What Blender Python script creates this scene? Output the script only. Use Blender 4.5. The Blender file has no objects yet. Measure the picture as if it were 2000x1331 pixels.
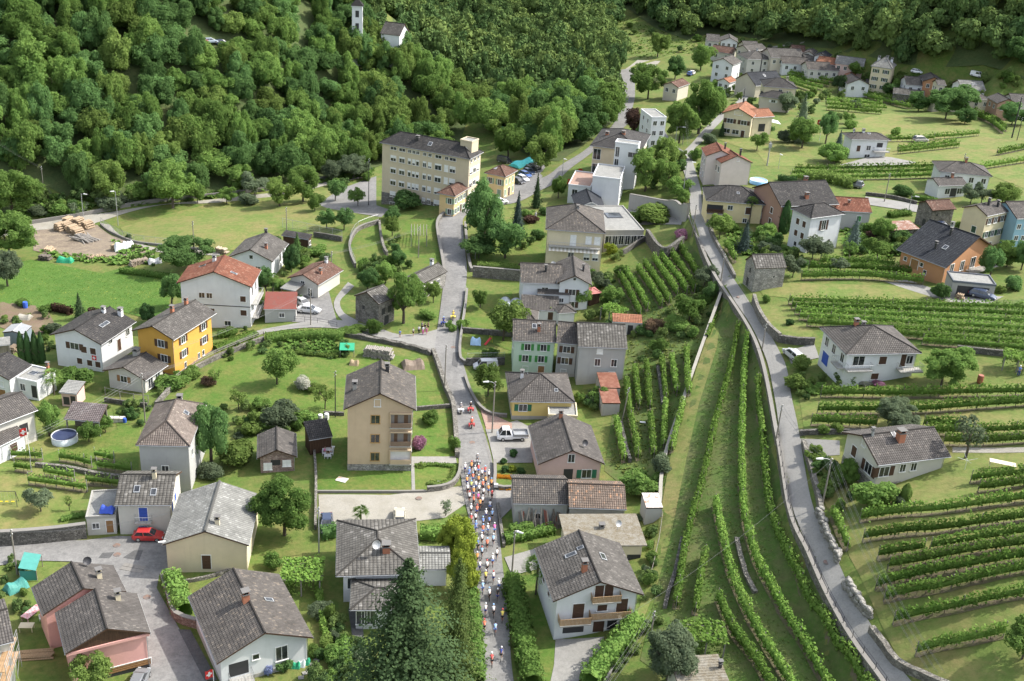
import bpy, math, random
import numpy as np
from mathutils import Vector, Matrix
from mathutils.geometry import delaunay_2d_cdt
R = random.Random(7)
SC = bpy.context.scene
COL = SC.collection
# ------------------------------------------------------------ camera, sky, sun, exposure
FPX, DEP, ROLL, CAMH = 2250.0, math.radians(25.0), math.radians(3.8), 91.0
cF = np.array((0, math.cos(DEP), -math.sin(DEP)))
_r0 = np.array((1.0, 0, 0)); _u0 = np.array((0, math.sin(DEP), math.cos(DEP)))
cR = math.cos(ROLL)*_r0 + math.sin(ROLL)*_u0
cU = -math.sin(ROLL)*_r0 + math.cos(ROLL)*_u0
CAM = np.array((0.0, 0.0, CAMH))
cd = bpy.data.cameras.new('camera'); cam = bpy.data.objects.new('camera', cd); COL.objects.link(cam)
cd.sensor_width = 36; cd.lens = FPX/2000*36; cd.clip_start = 1; cd.clip_end = 20000
cam.matrix_world = Matrix(((cR[0], cU[0], -cF[0], 0), (cR[1], cU[1], -cF[1], 0), (cR[2], cU[2], -cF[2], CAMH), (0, 0, 0, 1)))
SC.camera = cam
SUN_EL, SUN_AZ = math.radians(46), math.radians(16)      # azimuth measured from +X towards +Y
sd = Vector((math.cos(SUN_AZ)*math.cos(SUN_EL), math.sin(SUN_AZ)*math.cos(SUN_EL), math.sin(SUN_EL)))
W = bpy.data.worlds.new('World'); SC.world = W; W.use_nodes = True
nt = W.node_tree; sky = nt.nodes.new('ShaderNodeTexSky'); sky.sky_type = 'NISHITA'; sky.sun_disc = False
sky.sun_elevation = SUN_EL; sky.sun_rotation = math.pi/2 - SUN_AZ
sky.air_density = 1.0; sky.dust_density = 2.5; sky.ozone_density = 0.6
hs_ = nt.nodes.new('ShaderNodeHueSaturation'); hs_.inputs['Saturation'].default_value = .5; nt.links.new(sky.outputs[0], hs_.inputs['Color'])
nt.links.new(hs_.outputs[0], nt.nodes['Background'].inputs[0]); nt.nodes['Background'].inputs[1].default_value = 0.15
sl = bpy.data.lights.new('sun', 'SUN'); sl.energy = 2.55; sl.angle = math.radians(0.6); sl.color = (1.0, 0.95, 0.86)
so = bpy.data.objects.new('sun', sl); COL.objects.link(so); so.rotation_euler = sd.to_track_quat('Z', 'Y').to_euler()
so.location = (100, 200, 300)
SC.view_settings.view_transform = 'Standard'; SC.view_settings.look = 'None'
SC.view_settings.exposure = 1.4; SC.view_settings.gamma = 1; SC.view_settings.use_curve_mapping = False

# ------------------------------------------------------------ pixel <-> place
def ray(px, py):
    return cF + (px-1000)/FPX*cR - (py-665.5)/FPX*cU
def at_z(px, py, z):                    # the place on the level z seen at that point of the photograph
    d = ray(px, py); t = (z-CAMH)/d[2]
    return CAM + t*d
def depth(p): return float(np.dot(np.array(p)-CAM, cF))
def ppm(p): return FPX/depth(p)         # photograph pixels per metre at p
# control points: photo x, y, height above the valley floor
CP = [(100,1300,0),(500,1300,0),(950,1300,0),(900,1000,0),(700,1000,0),(300,1080,-1),(60,1080,-1),(100,900,-1.5),(300,800,-1),(550,740,0),
(100,650,-3),(300,600,-2),(600,600,0),(100,500,-4),(350,450,-2),(500,430,-1.5),(850,650,.5),(895,425,2.8),(840,406,2.2),(735,405,-.3),(945,396,2.8),(1000,380,1.5),(1050,330,2),(620,400,-2),
(1200,240,2),(1230,150,3),(1100,200,1),(1000,250,0),(1080,1300,0),(1150,1250,.5),(1000,1150,0),(750,800,0),(450,850,-.5),(200,760,-2),
(1100,800,.5),(1100,650,1),(1180,900,1),(1190,720,2),(1150,470,3),(1000,520,1.5),(1250,540,6),(1350,560,10),(1290,420,8),(1250,640,4.5),
(1400,530,12),(1360,430,12),(1335,330,10.5),(1390,250,9),(1450,190,7),(1480,640,12),(1535,800,11.5),(1590,1030,10.5),(1640,1150,10),(1750,1310,9),
(1405,640,10),(1310,950,4.5),(1270,1150,3),(1250,1270,1.5),(1400,900,7),(1380,1200,4),(1470,1150,6),(1490,900,9),(1520,1280,5.5),(1640,1310,7.2),
(1230,800,2.2),(1290,720,5),(1340,640,8.2),(1250,1000,2),(1270,900,3),
(1560,600,13),(1700,740,13.5),(1950,720,17),(1900,600,17),(1750,950,13.5),(1950,900,17),(1700,1100,13),(1950,1100,17),(1820,1300,12),(1990,1300,15),
(1620,480,14),(1850,560,16),(1960,450,16),(1480,430,12.5),(1550,330,11.5),(1700,330,12.5),(1850,300,14),(1980,330,16),(1750,250,10.5),(1900,240,12),(1980,240,13),
(1500,280,10),(1600,200,8),(1720,165,8),(1900,190,10),(1990,200,12),(1350,120,4),(1300,180,3),
(0,430,-5),(200,415,-5),(400,395,-5),(600,370,-4),(720,335,-4),(850,280,-5),(930,230,-5),
(1500,115,6),(1420,100,6)]
# slopes: photo x, y, distance from the camera (m), for hillsides seen face on
CD = [(0,250,306),(200,250,308),(400,250,316),(600,250,336),(720,230,356),(0,80,330),(200,80,334),(400,80,342),(560,80,358),(690,70,384),(800,150,372),(870,195,368),
(0,-60,362),(300,-60,370),(560,-40,392),(700,-20,420),(920,150,430),(960,185,405),(860,60,520),(1000,100,480),(1100,110,470),(1000,20,525),(1100,30,530),(1200,85,490),(1200,10,545),
(1300,70,500),(1400,30,530),(1600,40,500),(1700,75,455),(1850,80,440),(1990,110,415),(1990,20,450),(1850,10,490),(1700,0,510),(1300,-30,580),(1000,-60,580),(1600,-60,570),(1990,-60,500),(850,-60,590)]
def _onray(a, b, D):
    d = ray(a, b); return CAM+d*(D/math.hypot(d[0], d[1]))
_P = np.array([np.append(at_z(a, b, h)[:2], h) for a, b, h in CP]+[_onray(*c) for c in CD])
_C = 9.0
def _mq(ax, ay, bx, by): return np.sqrt((ax-bx)**2 + (ay-by)**2 + _C*_C)
_A = _mq(_P[:,None,0], _P[:,None,1], _P[None,:,0], _P[None,:,1]) + np.eye(len(_P))*-1.2
_m = _P[:,2].mean(); _wt = np.linalg.solve(_A, _P[:,2]-_m)
FX0, FX1, FY0, FY1, ST = -270.0, 340.0, 84.0, 640.0, 1.25
def _axis(lo, hi, out_lo, out_hi):
    a = np.arange(lo, hi+.01, ST); b = []; s = 6.0; x = hi
    while x < out_hi: x += s; s *= 1.35; b.append(x)
    c = []; s = 6.0; x = lo
    while x > out_lo: x -= s; s *= 1.35; c.append(x)
    return np.concatenate((c[::-1], a, b))
GX = _axis(FX0, FX1, -2500, 2500); GY = _axis(FY0, FY1, -600, 4000)
gx, gy = np.meshgrid(GX, GY)
STEPS = []          # retaining walls: (polyline world xy, drop, reach): the ground falls by drop on the left of the line
def seg_dist(poly, X, Y):
    best = np.full(X.shape, 1e9); side = np.zeros(X.shape)
    for (x0, y0), (x1, y1) in zip(poly[:-1], poly[1:]):
        dx, dy = x1-x0, y1-y0; L2 = dx*dx+dy*dy
        t = np.clip(((X-x0)*dx+(Y-y0)*dy)/L2, 0, 1)
        d = np.hypot(X-x0-t*dx, Y-y0-t*dy); s = dx*(Y-y0)-dy*(X-x0)
        m = d < best; best = np.where(m, d, best); side = np.where(m, s, side)
    return best, side
_cx, _cy = np.clip(gx, -330, 420), np.clip(gy, 75, 760)
GZ = np.full(gx.shape, _m)
for (x, y, _), w in zip(_P, _wt): GZ += w*_mq(_cx, _cy, x, y)
GZ += np.maximum(0, gy-640)*.35*np.clip((gy-640)/150, 0, 1)
GZ += np.maximum(0, -gx-200)*.30
GZ = np.clip(GZ, -9, 420)
def H(x, y):
    i = min(max(int(np.searchsorted(GX, x))-1, 0), len(GX)-2); j = min(max(int(np.searchsorted(GY, y))-1, 0), len(GY)-2)
    u = (x-GX[i])/(GX[i+1]-GX[i]); v = (y-GY[j])/(GY[j+1]-GY[j])
    a, b, c, d = GZ[j,i], GZ[j,i+1], GZ[j+1,i], GZ[j+1,i+1]
    return float((a*(1-u)+b*u)*(1-v)+(c*(1-u)+d*u)*v)
def HV(X, Y):
    X = np.asarray(X, float); Y = np.asarray(Y, float)
    i = np.clip(np.searchsorted(GX, X)-1, 0, len(GX)-2); j = np.clip(np.searchsorted(GY, Y)-1, 0, len(GY)-2)
    u = (X-GX[i])/(GX[i+1]-GX[i]); v = (Y-GY[j])/(GY[j+1]-GY[j])
    return (GZ[j,i]*(1-u)+GZ[j,i+1]*u)*(1-v)+(GZ[j+1,i]*(1-u)+GZ[j+1,i+1]*u)*v
_T = np.concatenate((np.arange(90, 560, 1.0), np.arange(560, 1500, 6.0)))
def G(px, py):                          # first meeting of the line of sight with the terrain
    d = ray(px, py)
    P = CAM[None] + _T[:,None]*d[None]
    f = P[:,2]-HV(P[:,0], P[:,1])
    k = int(np.argmax(f < 0)) or 1
    a, b = _T[k-1], _T[k]
    for _ in range(12):
        m = (a+b)/2; p = CAM+m*d
        if p[2] < H(p[0], p[1]): b = m
        else: a = m
    p = CAM+b*d
    return Vector((p[0], p[1], H(p[0], p[1])))
LINES = []
for pts, drop, reach, over in (([(1340,400),(1372,480),(1400,540),(1480,670),(1522,850),(1548,1000),(1584,1082),(1621,1164),(1670,1250),(1735,1340),(1765,1400)], 2.6, 12, 12),
                        ([(1412,575),(1385,650),(1340,780),(1302,900),(1294,985)], 1.6, 7, 8)):
    W3 = [G(a, b) for a, b in pts][::-1]; pl = []; DROP = []
    for i, q in enumerate(W3):
        t = W3[min(i+1, len(W3)-1)]-W3[max(i-1, 0)]; t.z = 0; t.normalize(); n_ = Vector((-t.y, t.x, 0)); pl.append(tuple((q+n_*.45)[:2])); DROP.append(q+n_*.4)
    LINES.append(DROP)
    d, s = seg_dist(pl, gx, gy)
    ends = np.clip((np.hypot(gx-pl[0][0], gy-pl[0][1]))/4, 0, 1)*np.clip((np.hypot(gx-pl[-1][0], gy-pl[-1][1]))/4, 0, 1)
    GZ -= np.where(s > 0, drop*np.exp(-d/reach)*np.clip((d-.1)/.9, 0, 1), 0)*ends
def psi(p):                             # local angle of view below the horizontal
    v = np.array(p)-CAM; return math.asin(-v[2]/np.linalg.norm(v))

# ------------------------------------------------------------ objects
def tag(o, label=None, cat=None, group=None, kind=None):
    if label: o['label'] = label
    if cat: o['category'] = cat
    if group: o['group'] = group
    if kind: o['kind'] = kind
    return o
def link(name, data, loc=(0,0,0), parent=None, rz=0.0):
    o = bpy.data.objects.new(name, data); COL.objects.link(o)
    o.location = loc
    if rz: o.rotation_euler = (0, 0, rz)
    if parent is not None: o.parent = parent
    return o
def thing(name, label, cat, loc, rz=0.0, group=None, data=None):
    return tag(link(name, data, loc, None, rz), label, cat, group)
class MB:
    def __init__(s): s.v, s.f, s.m, s.uv = [], [], [], []
    def quad(s, pts, mat=0, uv=None):
        n = len(s.v); s.v += [tuple(p) for p in pts]; s.f.append(tuple(range(n, n+len(pts)))); s.m.append(mat)
        s.uv += uv if uv else [(0, 0)]*len(pts)
        return s
    def box(s, x0, x1, y0, y1, z0, z1, mat=0):
        c = [(x0,y0,z0),(x1,y0,z0),(x1,y1,z0),(x0,y1,z0),(x0,y0,z1),(x1,y0,z1),(x1,y1,z1),(x0,y1,z1)]
        return s.hexa(c, mat)
    def hexa(s, c, mat=0):              # bottom four counter-clockwise, then top four
        for f in ((3,2,1,0),(4,5,6,7),(0,1,5,4),(1,2,6,5),(2,3,7,6),(3,0,4,7)): s.quad([c[i] for i in f], mat)
        return s
    def tube(s, pts, r, n=6, mat=0, cap=True, r1=None):
        pts = [Vector(p) for p in pts]; base = len(s.v); N = len(pts)
        for i, p in enumerate(pts):
            t = (pts[min(i+1, N-1)]-pts[max(i-1, 0)]).normalized()
            a = t.cross(Vector((0,0,1)));
            if a.length < .01: a = Vector((1,0,0))
            a.normalize(); b = t.cross(a)
            rr = r if r1 is None else r+(r1-r)*i/max(1, N-1)
            for k in range(n):
                an = 2*math.pi*k/n; s.v.append(tuple(p+a*math.cos(an)*rr+b*math.sin(an)*rr))
        for i in range(N-1):
            for k in range(n):
                q = (base+i*n+k, base+i*n+(k+1) % n, base+(i+1)*n+(k+1) % n, base+(i+1)*n+k)
                s.f.append(q); s.m.append(mat); s.uv += [(0,0)]*4
        if cap:
            for o2 in (0, (N-1)*n): s.f.append(tuple(base+o2+k for k in range(n))); s.m.append(mat); s.uv += [(0,0)]*n
        return s
    def lathe(s, prof, n=12, mat=0, c=(0,0,0)):
        base = len(s.v)
        for r, z in prof:
            for k in range(n): s.v.append((c[0]+r*math.cos(2*math.pi*k/n), c[1]+r*math.sin(2*math.pi*k/n), c[2]+z))
        for i in range(len(prof)-1):
            for k in range(n):
                s.f.append((base+i*n+k, base+i*n+(k+1) % n, base+(i+1)*n+(k+1) % n, base+(i+1)*n+k)); s.m.append(mat); s.uv += [(0,0)]*4
        return s
    def mesh(s, name, mats, smooth=False):
        me = bpy.data.meshes.new(name); me.from_pydata(s.v, [], s.f)
        for m in mats: me.materials.append(m)
        if len(mats) > 1: me.polygons.foreach_set('material_index', s.m)
        if any(u != (0, 0) for u in s.uv):
            l = me.uv_layers.new(name='UVMap'); l.data.foreach_set('uv', np.array(s.uv, 'f').ravel())
        if smooth: me.polygons.foreach_set('use_smooth', [True]*len(me.polygons))
        me.update(); return me
    def obj(s, name, mats, parent=None, loc=(0,0,0), rz=0.0, smooth=False):
        if not isinstance(mats, (list, tuple)): mats = [mats]
        return link(name, s.mesh(name, mats, smooth), loc, parent, rz)
def np_mesh(name, V, F, mats, mi=None, smooth=False):   # V n*3, F m*4 (or m*3)
    me = bpy.data.meshes.new(name); V = np.asarray(V, 'f'); F = np.asarray(F, 'i'); k = F.shape[1]
    me.vertices.add(len(V)); me.vertices.foreach_set('co', V.ravel())
    me.loops.add(F.size); me.loops.foreach_set('vertex_index', F.ravel())
    me.polygons.add(len(F)); me.polygons.foreach_set('loop_start', np.arange(0, F.size, k, dtype='i'))
    for m in mats: me.materials.append(m)
    if mi is not None: me.polygons.foreach_set('material_index', np.asarray(mi, 'i'))
    if smooth: me.polygons.foreach_set('use_smooth', np.ones(len(F), bool))
    me.update(calc_edges=True); me.validate(); return me

# ------------------------------------------------------------ materials
_mats = {}
class N:                                 # a tiny node-graph helper
    def __init__(s, name):
        s.m = bpy.data.materials.new(name); s.m.use_nodes = True; s.t = s.m.node_tree; s.p = s.t.nodes['Principled BSDF']
        s.p.inputs['Specular IOR Level'].default_value = .25
    def n(s, typ, **kw):
        nd = s.t.nodes.new('ShaderNode'+typ)
        for k, v in kw.items():
            if k.startswith('_'): setattr(nd, k[1:], v)
            else:
                key = int(k[1:]) if k[0] == 'i' and k[1:].isdigit() else k
                if hasattr(v, 'is_output'): s.t.links.new(v, nd.inputs[key])
                else: nd.inputs[key].default_value = v
        return nd
    def L(s, a, b): s.t.links.new(a, b)
    def mix(s, f, a, b, typ='MIX'):
        nd = s.t.nodes.new('ShaderNodeMix'); nd.data_type = 'RGBA'; nd.blend_type = typ
        for i, v in ((0, f), (6, a), (7, b)):
            if hasattr(v, 'is_output'): s.t.links.new(v, nd.inputs[i])
            else: nd.inputs[i].default_value = v if i == 0 else (*v[:3], 1)
        return nd.outputs[2]
    def ramp(s, f, lo, hi):
        nd = s.n('MapRange', i0=f, i1=lo, i2=hi); return nd.outputs[0]
    def noise(s, scale, vec=None, detail=4, rough=.6):
        nd = s.n('TexNoise', Scale=scale, Detail=detail, Roughness=rough)
        if vec is not None: s.L(vec, nd.inputs['Vector'])
        return nd.outputs['Fac']
    def geo(s): return s.n('NewGeometry').outputs['Position']
    def objc(s): return s.n('TexCoord').outputs['Object']
    def uv(s): return s.n('TexCoord').outputs['UV']
    def bump(s, h, strength=.5, dist=.05):
        b = s.n('Bump', Strength=strength, Distance=dist, Height=h); s.L(b.outputs[0], s.p.inputs['Normal']); return s
    def out(s, col, rough=.8):
        if hasattr(col, 'is_output'): s.L(col, s.p.inputs['Base Color'])
        else: s.p.inputs['Base Color'].default_value = (*col[:3], 1)
        if hasattr(rough, 'is_output'): s.L(rough, s.p.inputs['Roughness'])
        else: s.p.inputs['Roughness'].default_value = rough
        return s.m
def mul(c, k): return tuple(min(1, x*k) for x in c[:3])
def cached(fn):
    def g(*a, **k):
        key = (fn.__name__, a, tuple(sorted(k.items())))
        if key not in _mats: _mats[key] = fn(*a, **k)
        return _mats[key]
    return g
@cached
def plain(name, col, rough=.6, metal=0.0, spec=.3):
    s = N(name); s.p.inputs['Metallic'].default_value = metal; s.p.inputs['Specular IOR Level'].default_value = spec
    f = s.noise(1.7, s.objc(), 5); return s.out(s.mix(s.ramp(f, .3, .75), mul(col, .88), mul(col, 1.08)), rough)
@cached
def plaster(name, col, dirt=.35):
    s = N(name); p = s.objc()
    a = s.noise(.5, p, 5, .65); b = s.noise(6, p, 4)
    mp = s.n('Mapping', Vector=p); mp.inputs['Scale'].default_value = (2.6, 2.6, .16)
    st = s.noise(1, mp.outputs[0], 5, .7)
    c = s.mix(s.ramp(a, .35, .75), mul(col, .93), mul(col, 1.05))
    c = s.mix(s.n('Math', _operation='MULTIPLY', i0=s.ramp(st, .55, .95), i1=dirt).outputs[0], c, mul((col[0]*.75+.02, col[1]*.74+.02, col[2]*.72+.02), .62))
    c = s.mix(s.n('Math', _operation='MULTIPLY', i0=s.ramp(b, .55, .8), i1=.12).outputs[0], c, mul(col, .6))
    s.bump(b, .25, .03); return s.out(c, .9)
@cached
def tiles(name, c1, c2, c3, lich=.12, w=.30, h=.36, bumpy=.8):
    s = N(name); uv = s.uv()
    sc = s.n('VectorMath', _operation='MULTIPLY', i0=uv, i1=(1/w, 1/h, 1)).outputs[0]
    fl = s.n('VectorMath', _operation='FLOOR', i0=sc).outputs[0]
    wn = s.n('TexWhiteNoise', Vector=fl); rnd = wn.outputs['Value']
    fr = s.n('VectorMath', _operation='FRACTION', i0=sc).outputs[0]
    sx = s.n('SeparateXYZ', i0=fr)
    wave = s.n('Math', _operation='SINE', i0=s.n('Math', _operation='MULTIPLY', i0=sx.outputs[0], i1=math.pi).outputs[0]).outputs[0]
    c = s.mix(rnd, c1, c2)
    c = s.mix(s.ramp(rnd, .82, .95), c, c3)
    ob = s.objc(); n1 = s.noise(.45, ob, 5, .7); n2 = s.noise(5.5, ob, 3)
    c = s.mix(s.ramp(n1, .45, .75), c, mul(c1, .62))
    lm = s.n('Math', _operation='MULTIPLY', i0=s.ramp(n2, .58, .68), i1=lich).outputs[0]
    c = s.mix(lm, c, (.36, .36, .33))
    c = s.mix(s.ramp(wave, .5, .0), c, mul(c1, .45))
    hh = s.n('Math', _operation='ADD', i0=wave, i1=s.n('Math', _operation='MULTIPLY', i0=rnd, i1=.5).outputs[0]).outputs[0]
    s.bump(hh, bumpy, .06); return s.out(c, .88)
@cached
def stone(name, c1, c2, scale=2.6, joint=.5):
    s = N(name); p = s.objc()
    mp = s.n('Mapping', Vector=p); mp.inputs['Scale'].default_value = (1, 1, 1.7)
    wob = s.n('VectorMath', _operation='ADD', i0=mp.outputs[0], i1=s.n('TexNoise', Vector=p, Scale=3.0).outputs['Color']).outputs[0]
    v = s.n('TexVoronoi', Vector=wob, Scale=scale); e = s.n('TexVoronoi', _feature='DISTANCE_TO_EDGE', Vector=wob, Scale=scale)
    sep = s.n('SeparateColor', i0=v.outputs['Color']).outputs[0]
    c = s.mix(sep, c1, c2); n1 = s.noise(.8, p, 5)
    c = s.mix(s.ramp(n1, .5, .75), c, mul(c1, .6))
    ed = s.ramp(e.outputs['Distance'], .0, .10)
    c = s.mix(ed, mul(c1, joint), c)
    s.bump(ed, .9, .08); return s.out(c, .92)
@cached
def ground(name, c1, c2, c3, big=.035, mid=.35, fine=3.0, b=.4, sp=0.0, spc=(.5,.42,.05)):
    s = N(name); p = s.geo()
    n1 = s.noise(big, p, 5, .6); n2 = s.noise(mid, p, 5, .65); n3 = s.noise(fine, p, 4, .7)
    c = s.mix(s.ramp(n1, .35, .68), c1, c2)
    c = s.mix(s.ramp(n2, .42, .72), c, c3)
    c = s.mix(s.n('Math', _operation='MULTIPLY', i0=s.ramp(n3, .4, .7), i1=.5).outputs[0], c, mul(c1, .6))
    n4 = s.noise(mid*4.5, p, 6, .75); c = s.mix(s.n('Math', _operation='MULTIPLY', i0=s.ramp(n4, .5, .66), i1=.45).outputs[0], c, mul(c3, 1.12)); c = s.mix(s.n('Math', _operation='MULTIPLY', i0=s.ramp(n4, .46, .32), i1=.5).outputs[0], c, mul(c1, .62))
    if sp:
        v = s.n('TexVoronoi', Vector=p, Scale=1.6); c = s.mix(s.n('Math', _operation='MULTIPLY', i0=s.ramp(v.outputs['Distance'], .16, .08), i1=s.ramp(n2, .45, .6)).outputs[0], c, spc)
    s.bump(n3, b, .12); return s.out(c, .95)
@cached
def leaf(name, c1, c2, warm=(.10,.12,.02), tr=.42):
    s = N(name); r = s.n('ObjectInfo').outputs['Random']; p = s.geo()
    n = s.noise(.9, p, 3)
    c = s.mix(r, c1, c2)
    c = s.mix(s.n('Math', _operation='MULTIPLY', i0=s.ramp(n, .45, .75), i1=.5).outputs[0], c, warm)
    r2 = s.n('Math', _operation='FRACT', i0=s.n('Math', _operation='MULTIPLY', i0=r, i1=7.3).outputs[0]).outputs[0]
    hv = s.n('HueSaturation', Hue=.5, Saturation=1, Color=c)
    s.L(s.n('MapRange', i0=r2, i1=0.0, i2=1.0, i3=.7, i4=1.35).outputs[0], hv.inputs['Value'])
    c = hv.outputs[0]
    t = s.n('BsdfTranslucent', Color=s.mix(.5, c, mul(c2, 2.0))); d = s.n('BsdfDiffuse', Color=c)
    m = s.n('MixShader', i0=tr); s.L(d.outputs[0], m.inputs[1]); s.L(t.outputs[0], m.inputs[2])
    s.L(m.outputs[0], s.t.nodes['Material Output'].inputs[0]); return s.m
@cached
def car_paint(name, col):
    s = N(name); s.p.inputs['Coat Weight'].default_value = .6; s.p.inputs['Specular IOR Level'].default_value = .5
    f = s.noise(2.5, s.objc(), 3); return s.out(s.mix(f, mul(col, .9), mul(col, 1.06)), .35)
@cached
def wood(name, c1, c2):
    s = N(name); p = s.objc(); mp = s.n('Mapping', Vector=p); mp.inputs['Scale'].default_value = (7, 7, .6)
    n = s.noise(1.5, mp.outputs[0], 5); c = s.mix(s.ramp(n, .35, .7), c1, c2); s.bump(n, .3, .02); return s.out(c, .8)
@cached
def rusty(name, c1, c2, thr=.5):
    s = N(name); p = s.objc(); n = s.noise(1.3, p, 6, .7); n2 = s.noise(8, p, 3)
    c = s.mix(s.ramp(n, thr-.06, thr+.08), c1, c2); c = s.mix(s.ramp(n2, .5, .8), c, mul(c2, .7)); return s.out(c, .7)
GLASS = None
def glass():
    global GLASS
    if GLASS is None:
        s = N('window_glass'); s.p.inputs['Specular IOR Level'].default_value = .8
        f = s.noise(.7, s.geo(), 2); GLASS = s.out(s.mix(s.ramp(f, .4, .6), (.015,.018,.022), (.05,.055,.06)), .08)
    return GLASS
# palette
GREY = tiles('grey_roof_tiles', (.082,.076,.070), (.117,.109,.100), (.164,.152,.140), 0.15)
GREYL = tiles('pale_grey_roof_slates', (.179,.179,.168), (.234,.234,.218), (.296,.296,.281), 0.27, .4, .4)
BROWN = tiles('brown_roof_tiles', (.078,.071,.066), (.108,.099,.092), (.148,.133,.12), .12)
MIXED = tiles('mottled_brown_roof_tiles', (.080,.072,.066), (.115,.104,.094), (.175,.148,.122), .18)
RED = tiles('red_roof_tiles', (.156,.058,.035), (.211,.086,.055), (.265,.148,.101), .15)
REDD = tiles('dark_red_roof_tiles', (.101,.055,.039), (.156,.086,.066), (.211,.148,.117), .3)
ORANGE = tiles('orange_roof_tiles', (.25,.11,.065), (.31,.14,.08), (.36,.19,.12), .05)
DARK = tiles('dark_slate_roof', (.030,.033,.040), (.042,.046,.054), (.06,.064,.07), .0)
CHAR = tiles('charcoal_roof_tiles', (.043,.041,.041), (.062,.059,.057), (.094,.086,.078), .12)
SLATE = tiles('lichened_stone_slabs', (.085,.080,.072), (.135,.128,.116), (.21,.20,.185), .25, .5, .45)
MOSS = ground('mossy_flat_roof', (.15,.125,.085), (.19,.17,.13), (.26,.25,.22), .3, 1.2, 5)
FLATG = ground('grey_flat_roof', (.20,.20,.19), (.25,.25,.24), (.3,.3,.28), .2, 1.0, 6)
WHITE = plaster('white_plaster', (.62,.63,.64), .25)
OFFW = plaster('off_white_plaster', (.51,.495,.45), .35)
GREYP = plaster('grey_plaster', (0.378,0.378,0.369), .6)
CREAM = plaster('cream_plaster', (0.594,0.522,0.369), .3)
BEIGE = plaster('beige_plaster', (.52,.445,.325), .4)
PEACH = plaster('peach_plaster', (0.504,0.387,0.261), .3)
MINT = plaster('mint_green_plaster', (0.450,0.558,0.450), .25)
YELL = plaster('ochre_yellow_plaster', (0.540,0.306,0.068), .35)
YEL2 = plaster('yellow_plaster', (0.630,0.495,0.198), .2)
PINK = plaster('pink_plaster', (0.558,0.396,0.360), .2)
ROSE = plaster('rose_plaster', (0.594,0.324,0.288), .2)
TERRA = plaster('timber_orange_cladding', (0.432,0.225,0.117), .2)
BRICKR = plaster('reddish_plaster', (.36,.22,.17), .5)
BLUEW = plaster('sky_blue_plaster', (.26,.42,.52), .3)
LILAC = plaster('pale_pink_plaster', (0.558,0.486,0.468), .3)
STONE = stone('rubble_stone', (.15,.14,.125), (.30,.285,.255))
STONEL = stone('pale_rubble_stone', (.27,.26,.24), (.46,.44,.40))
CAPM = plaster('chimney_cap', (.15,.145,.14), .5)
CONC = plaster('stained_concrete', (.34,.33,.305), .9)
WSHUT = {'g': plain('green_shutter', (.03,.14,.08)), 'b': plain('brown_shutter', (.08,.045,.03)), 'u': plain('blue_shutter', (.04,.09,.38)), 'w': plain('white_blind', (.72,.72,.70)),
         'G': plain('bright_green_shutter', (.06,.24,.06)), 'k': plain('dark_green_shutter', (.03,.07,.045)), 'p': plain('pale_green_shutter', (.25,.34,.24)), 'o': wood('oak_shutter', (.22,.12,.05), (.30,.17,.08))}
FRW = plain('white_window_frame', (.7,.7,.68)); FRB = plain('brown_window_frame', (.12,.07,.04))
WOODD = wood('dark_stained_wood', (.05,.028,.018), (.09,.05,.03)); WOODL = wood('light_wood', (.30,.19,.10), (.42,.28,.16)); WOODG = wood('weathered_grey_wood', (.16,.14,.12), (.27,.25,.22))
METAL = plain('galvanised_metal', (.38,.39,.40), .45, .4); DMET = plain('dark_metal', (.05,.05,.055), .5, .3); COPPER = plain('copper_gutter', (.35,.17,.09), .45, .5)
BRICK = plaster('red_brick', (.36,.15,.09), .4)
BARK = wood('bark', (.06,.048,.038), (.12,.10,.08))
ASPH = ground('asphalt', (.155,.153,.149), (.195,.192,.186), (.235,.23,.222), .07, .32, 4, .2)
# ------------------------------------------------------------ body shapes shared by the people (grown with Skin + Subdivision)
def skin_mesh(name, V, E, Rd, root=0, sub=1):
    me = bpy.data.meshes.new(name+'_cage'); me.from_pydata(V, E, []); o = bpy.data.objects.new(name+'_cage', me); COL.objects.link(o)
    m = o.modifiers.new('s', 'SKIN'); o.modifiers.new('d', 'SUBSURF').levels = sub; o.modifiers['d'].render_levels = sub; m.use_smooth_shade = True
    for i, r in enumerate(Rd): me.skin_vertices[0].data[i].radius = (r, r) if np.isscalar(r) else r; me.skin_vertices[0].data[i].use_root = i == root
    dg = bpy.context.evaluated_depsgraph_get(); out = bpy.data.meshes.new_from_object(o.evaluated_get(dg)); out.name = name
    bpy.data.objects.remove(o); bpy.data.meshes.remove(me); out.materials.clear(); out.materials.append(None); return out
def body(pelvis, chest, neck, head, sh, el, ha, kn, an, toe, hw=.10, sw=.18, ew=(.22,.22), hdw=(.2,.2)):
    V = [pelvis, ((pelvis[0]+chest[0])/2, (pelvis[1]+chest[1])/2, (pelvis[2]+chest[2])/2), chest, neck, (head[0], head[1], head[2]-.04), (head[0], head[1]+.01, head[2]+.1)]; Rd = [.135, .13, .15, .058, .088, .075]
    E = [(0,1),(1,2),(2,3),(3,4),(4,5)]
    for s, i in ((-1, 0), (1, 1)):
        b = len(V); V += [(s*sw, sh[1], sh[2]), (s*ew[i], el[i][1], el[i][2]), (s*hdw[i], ha[i][1], ha[i][2]), (s*hdw[i], ha[i][1]+.07, ha[i][2]-.05)]; Rd += [.066, .046, .034, .028]; E += [(2,b),(b,b+1),(b+1,b+2),(b+2,b+3)]
        b = len(V); V += [(s*hw, pelvis[1], pelvis[2]-.06), (s*(hw+.02), kn[i][1], kn[i][2]), (s*hw, an[i][1], an[i][2]), (s*hw, toe[i][1], toe[i][2])]; Rd += [.095, .062, .042, .034]; E += [(0,b),(b,b+1),(b+1,b+2),(b+2,b+3)]
    return V, E, Rd
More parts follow.
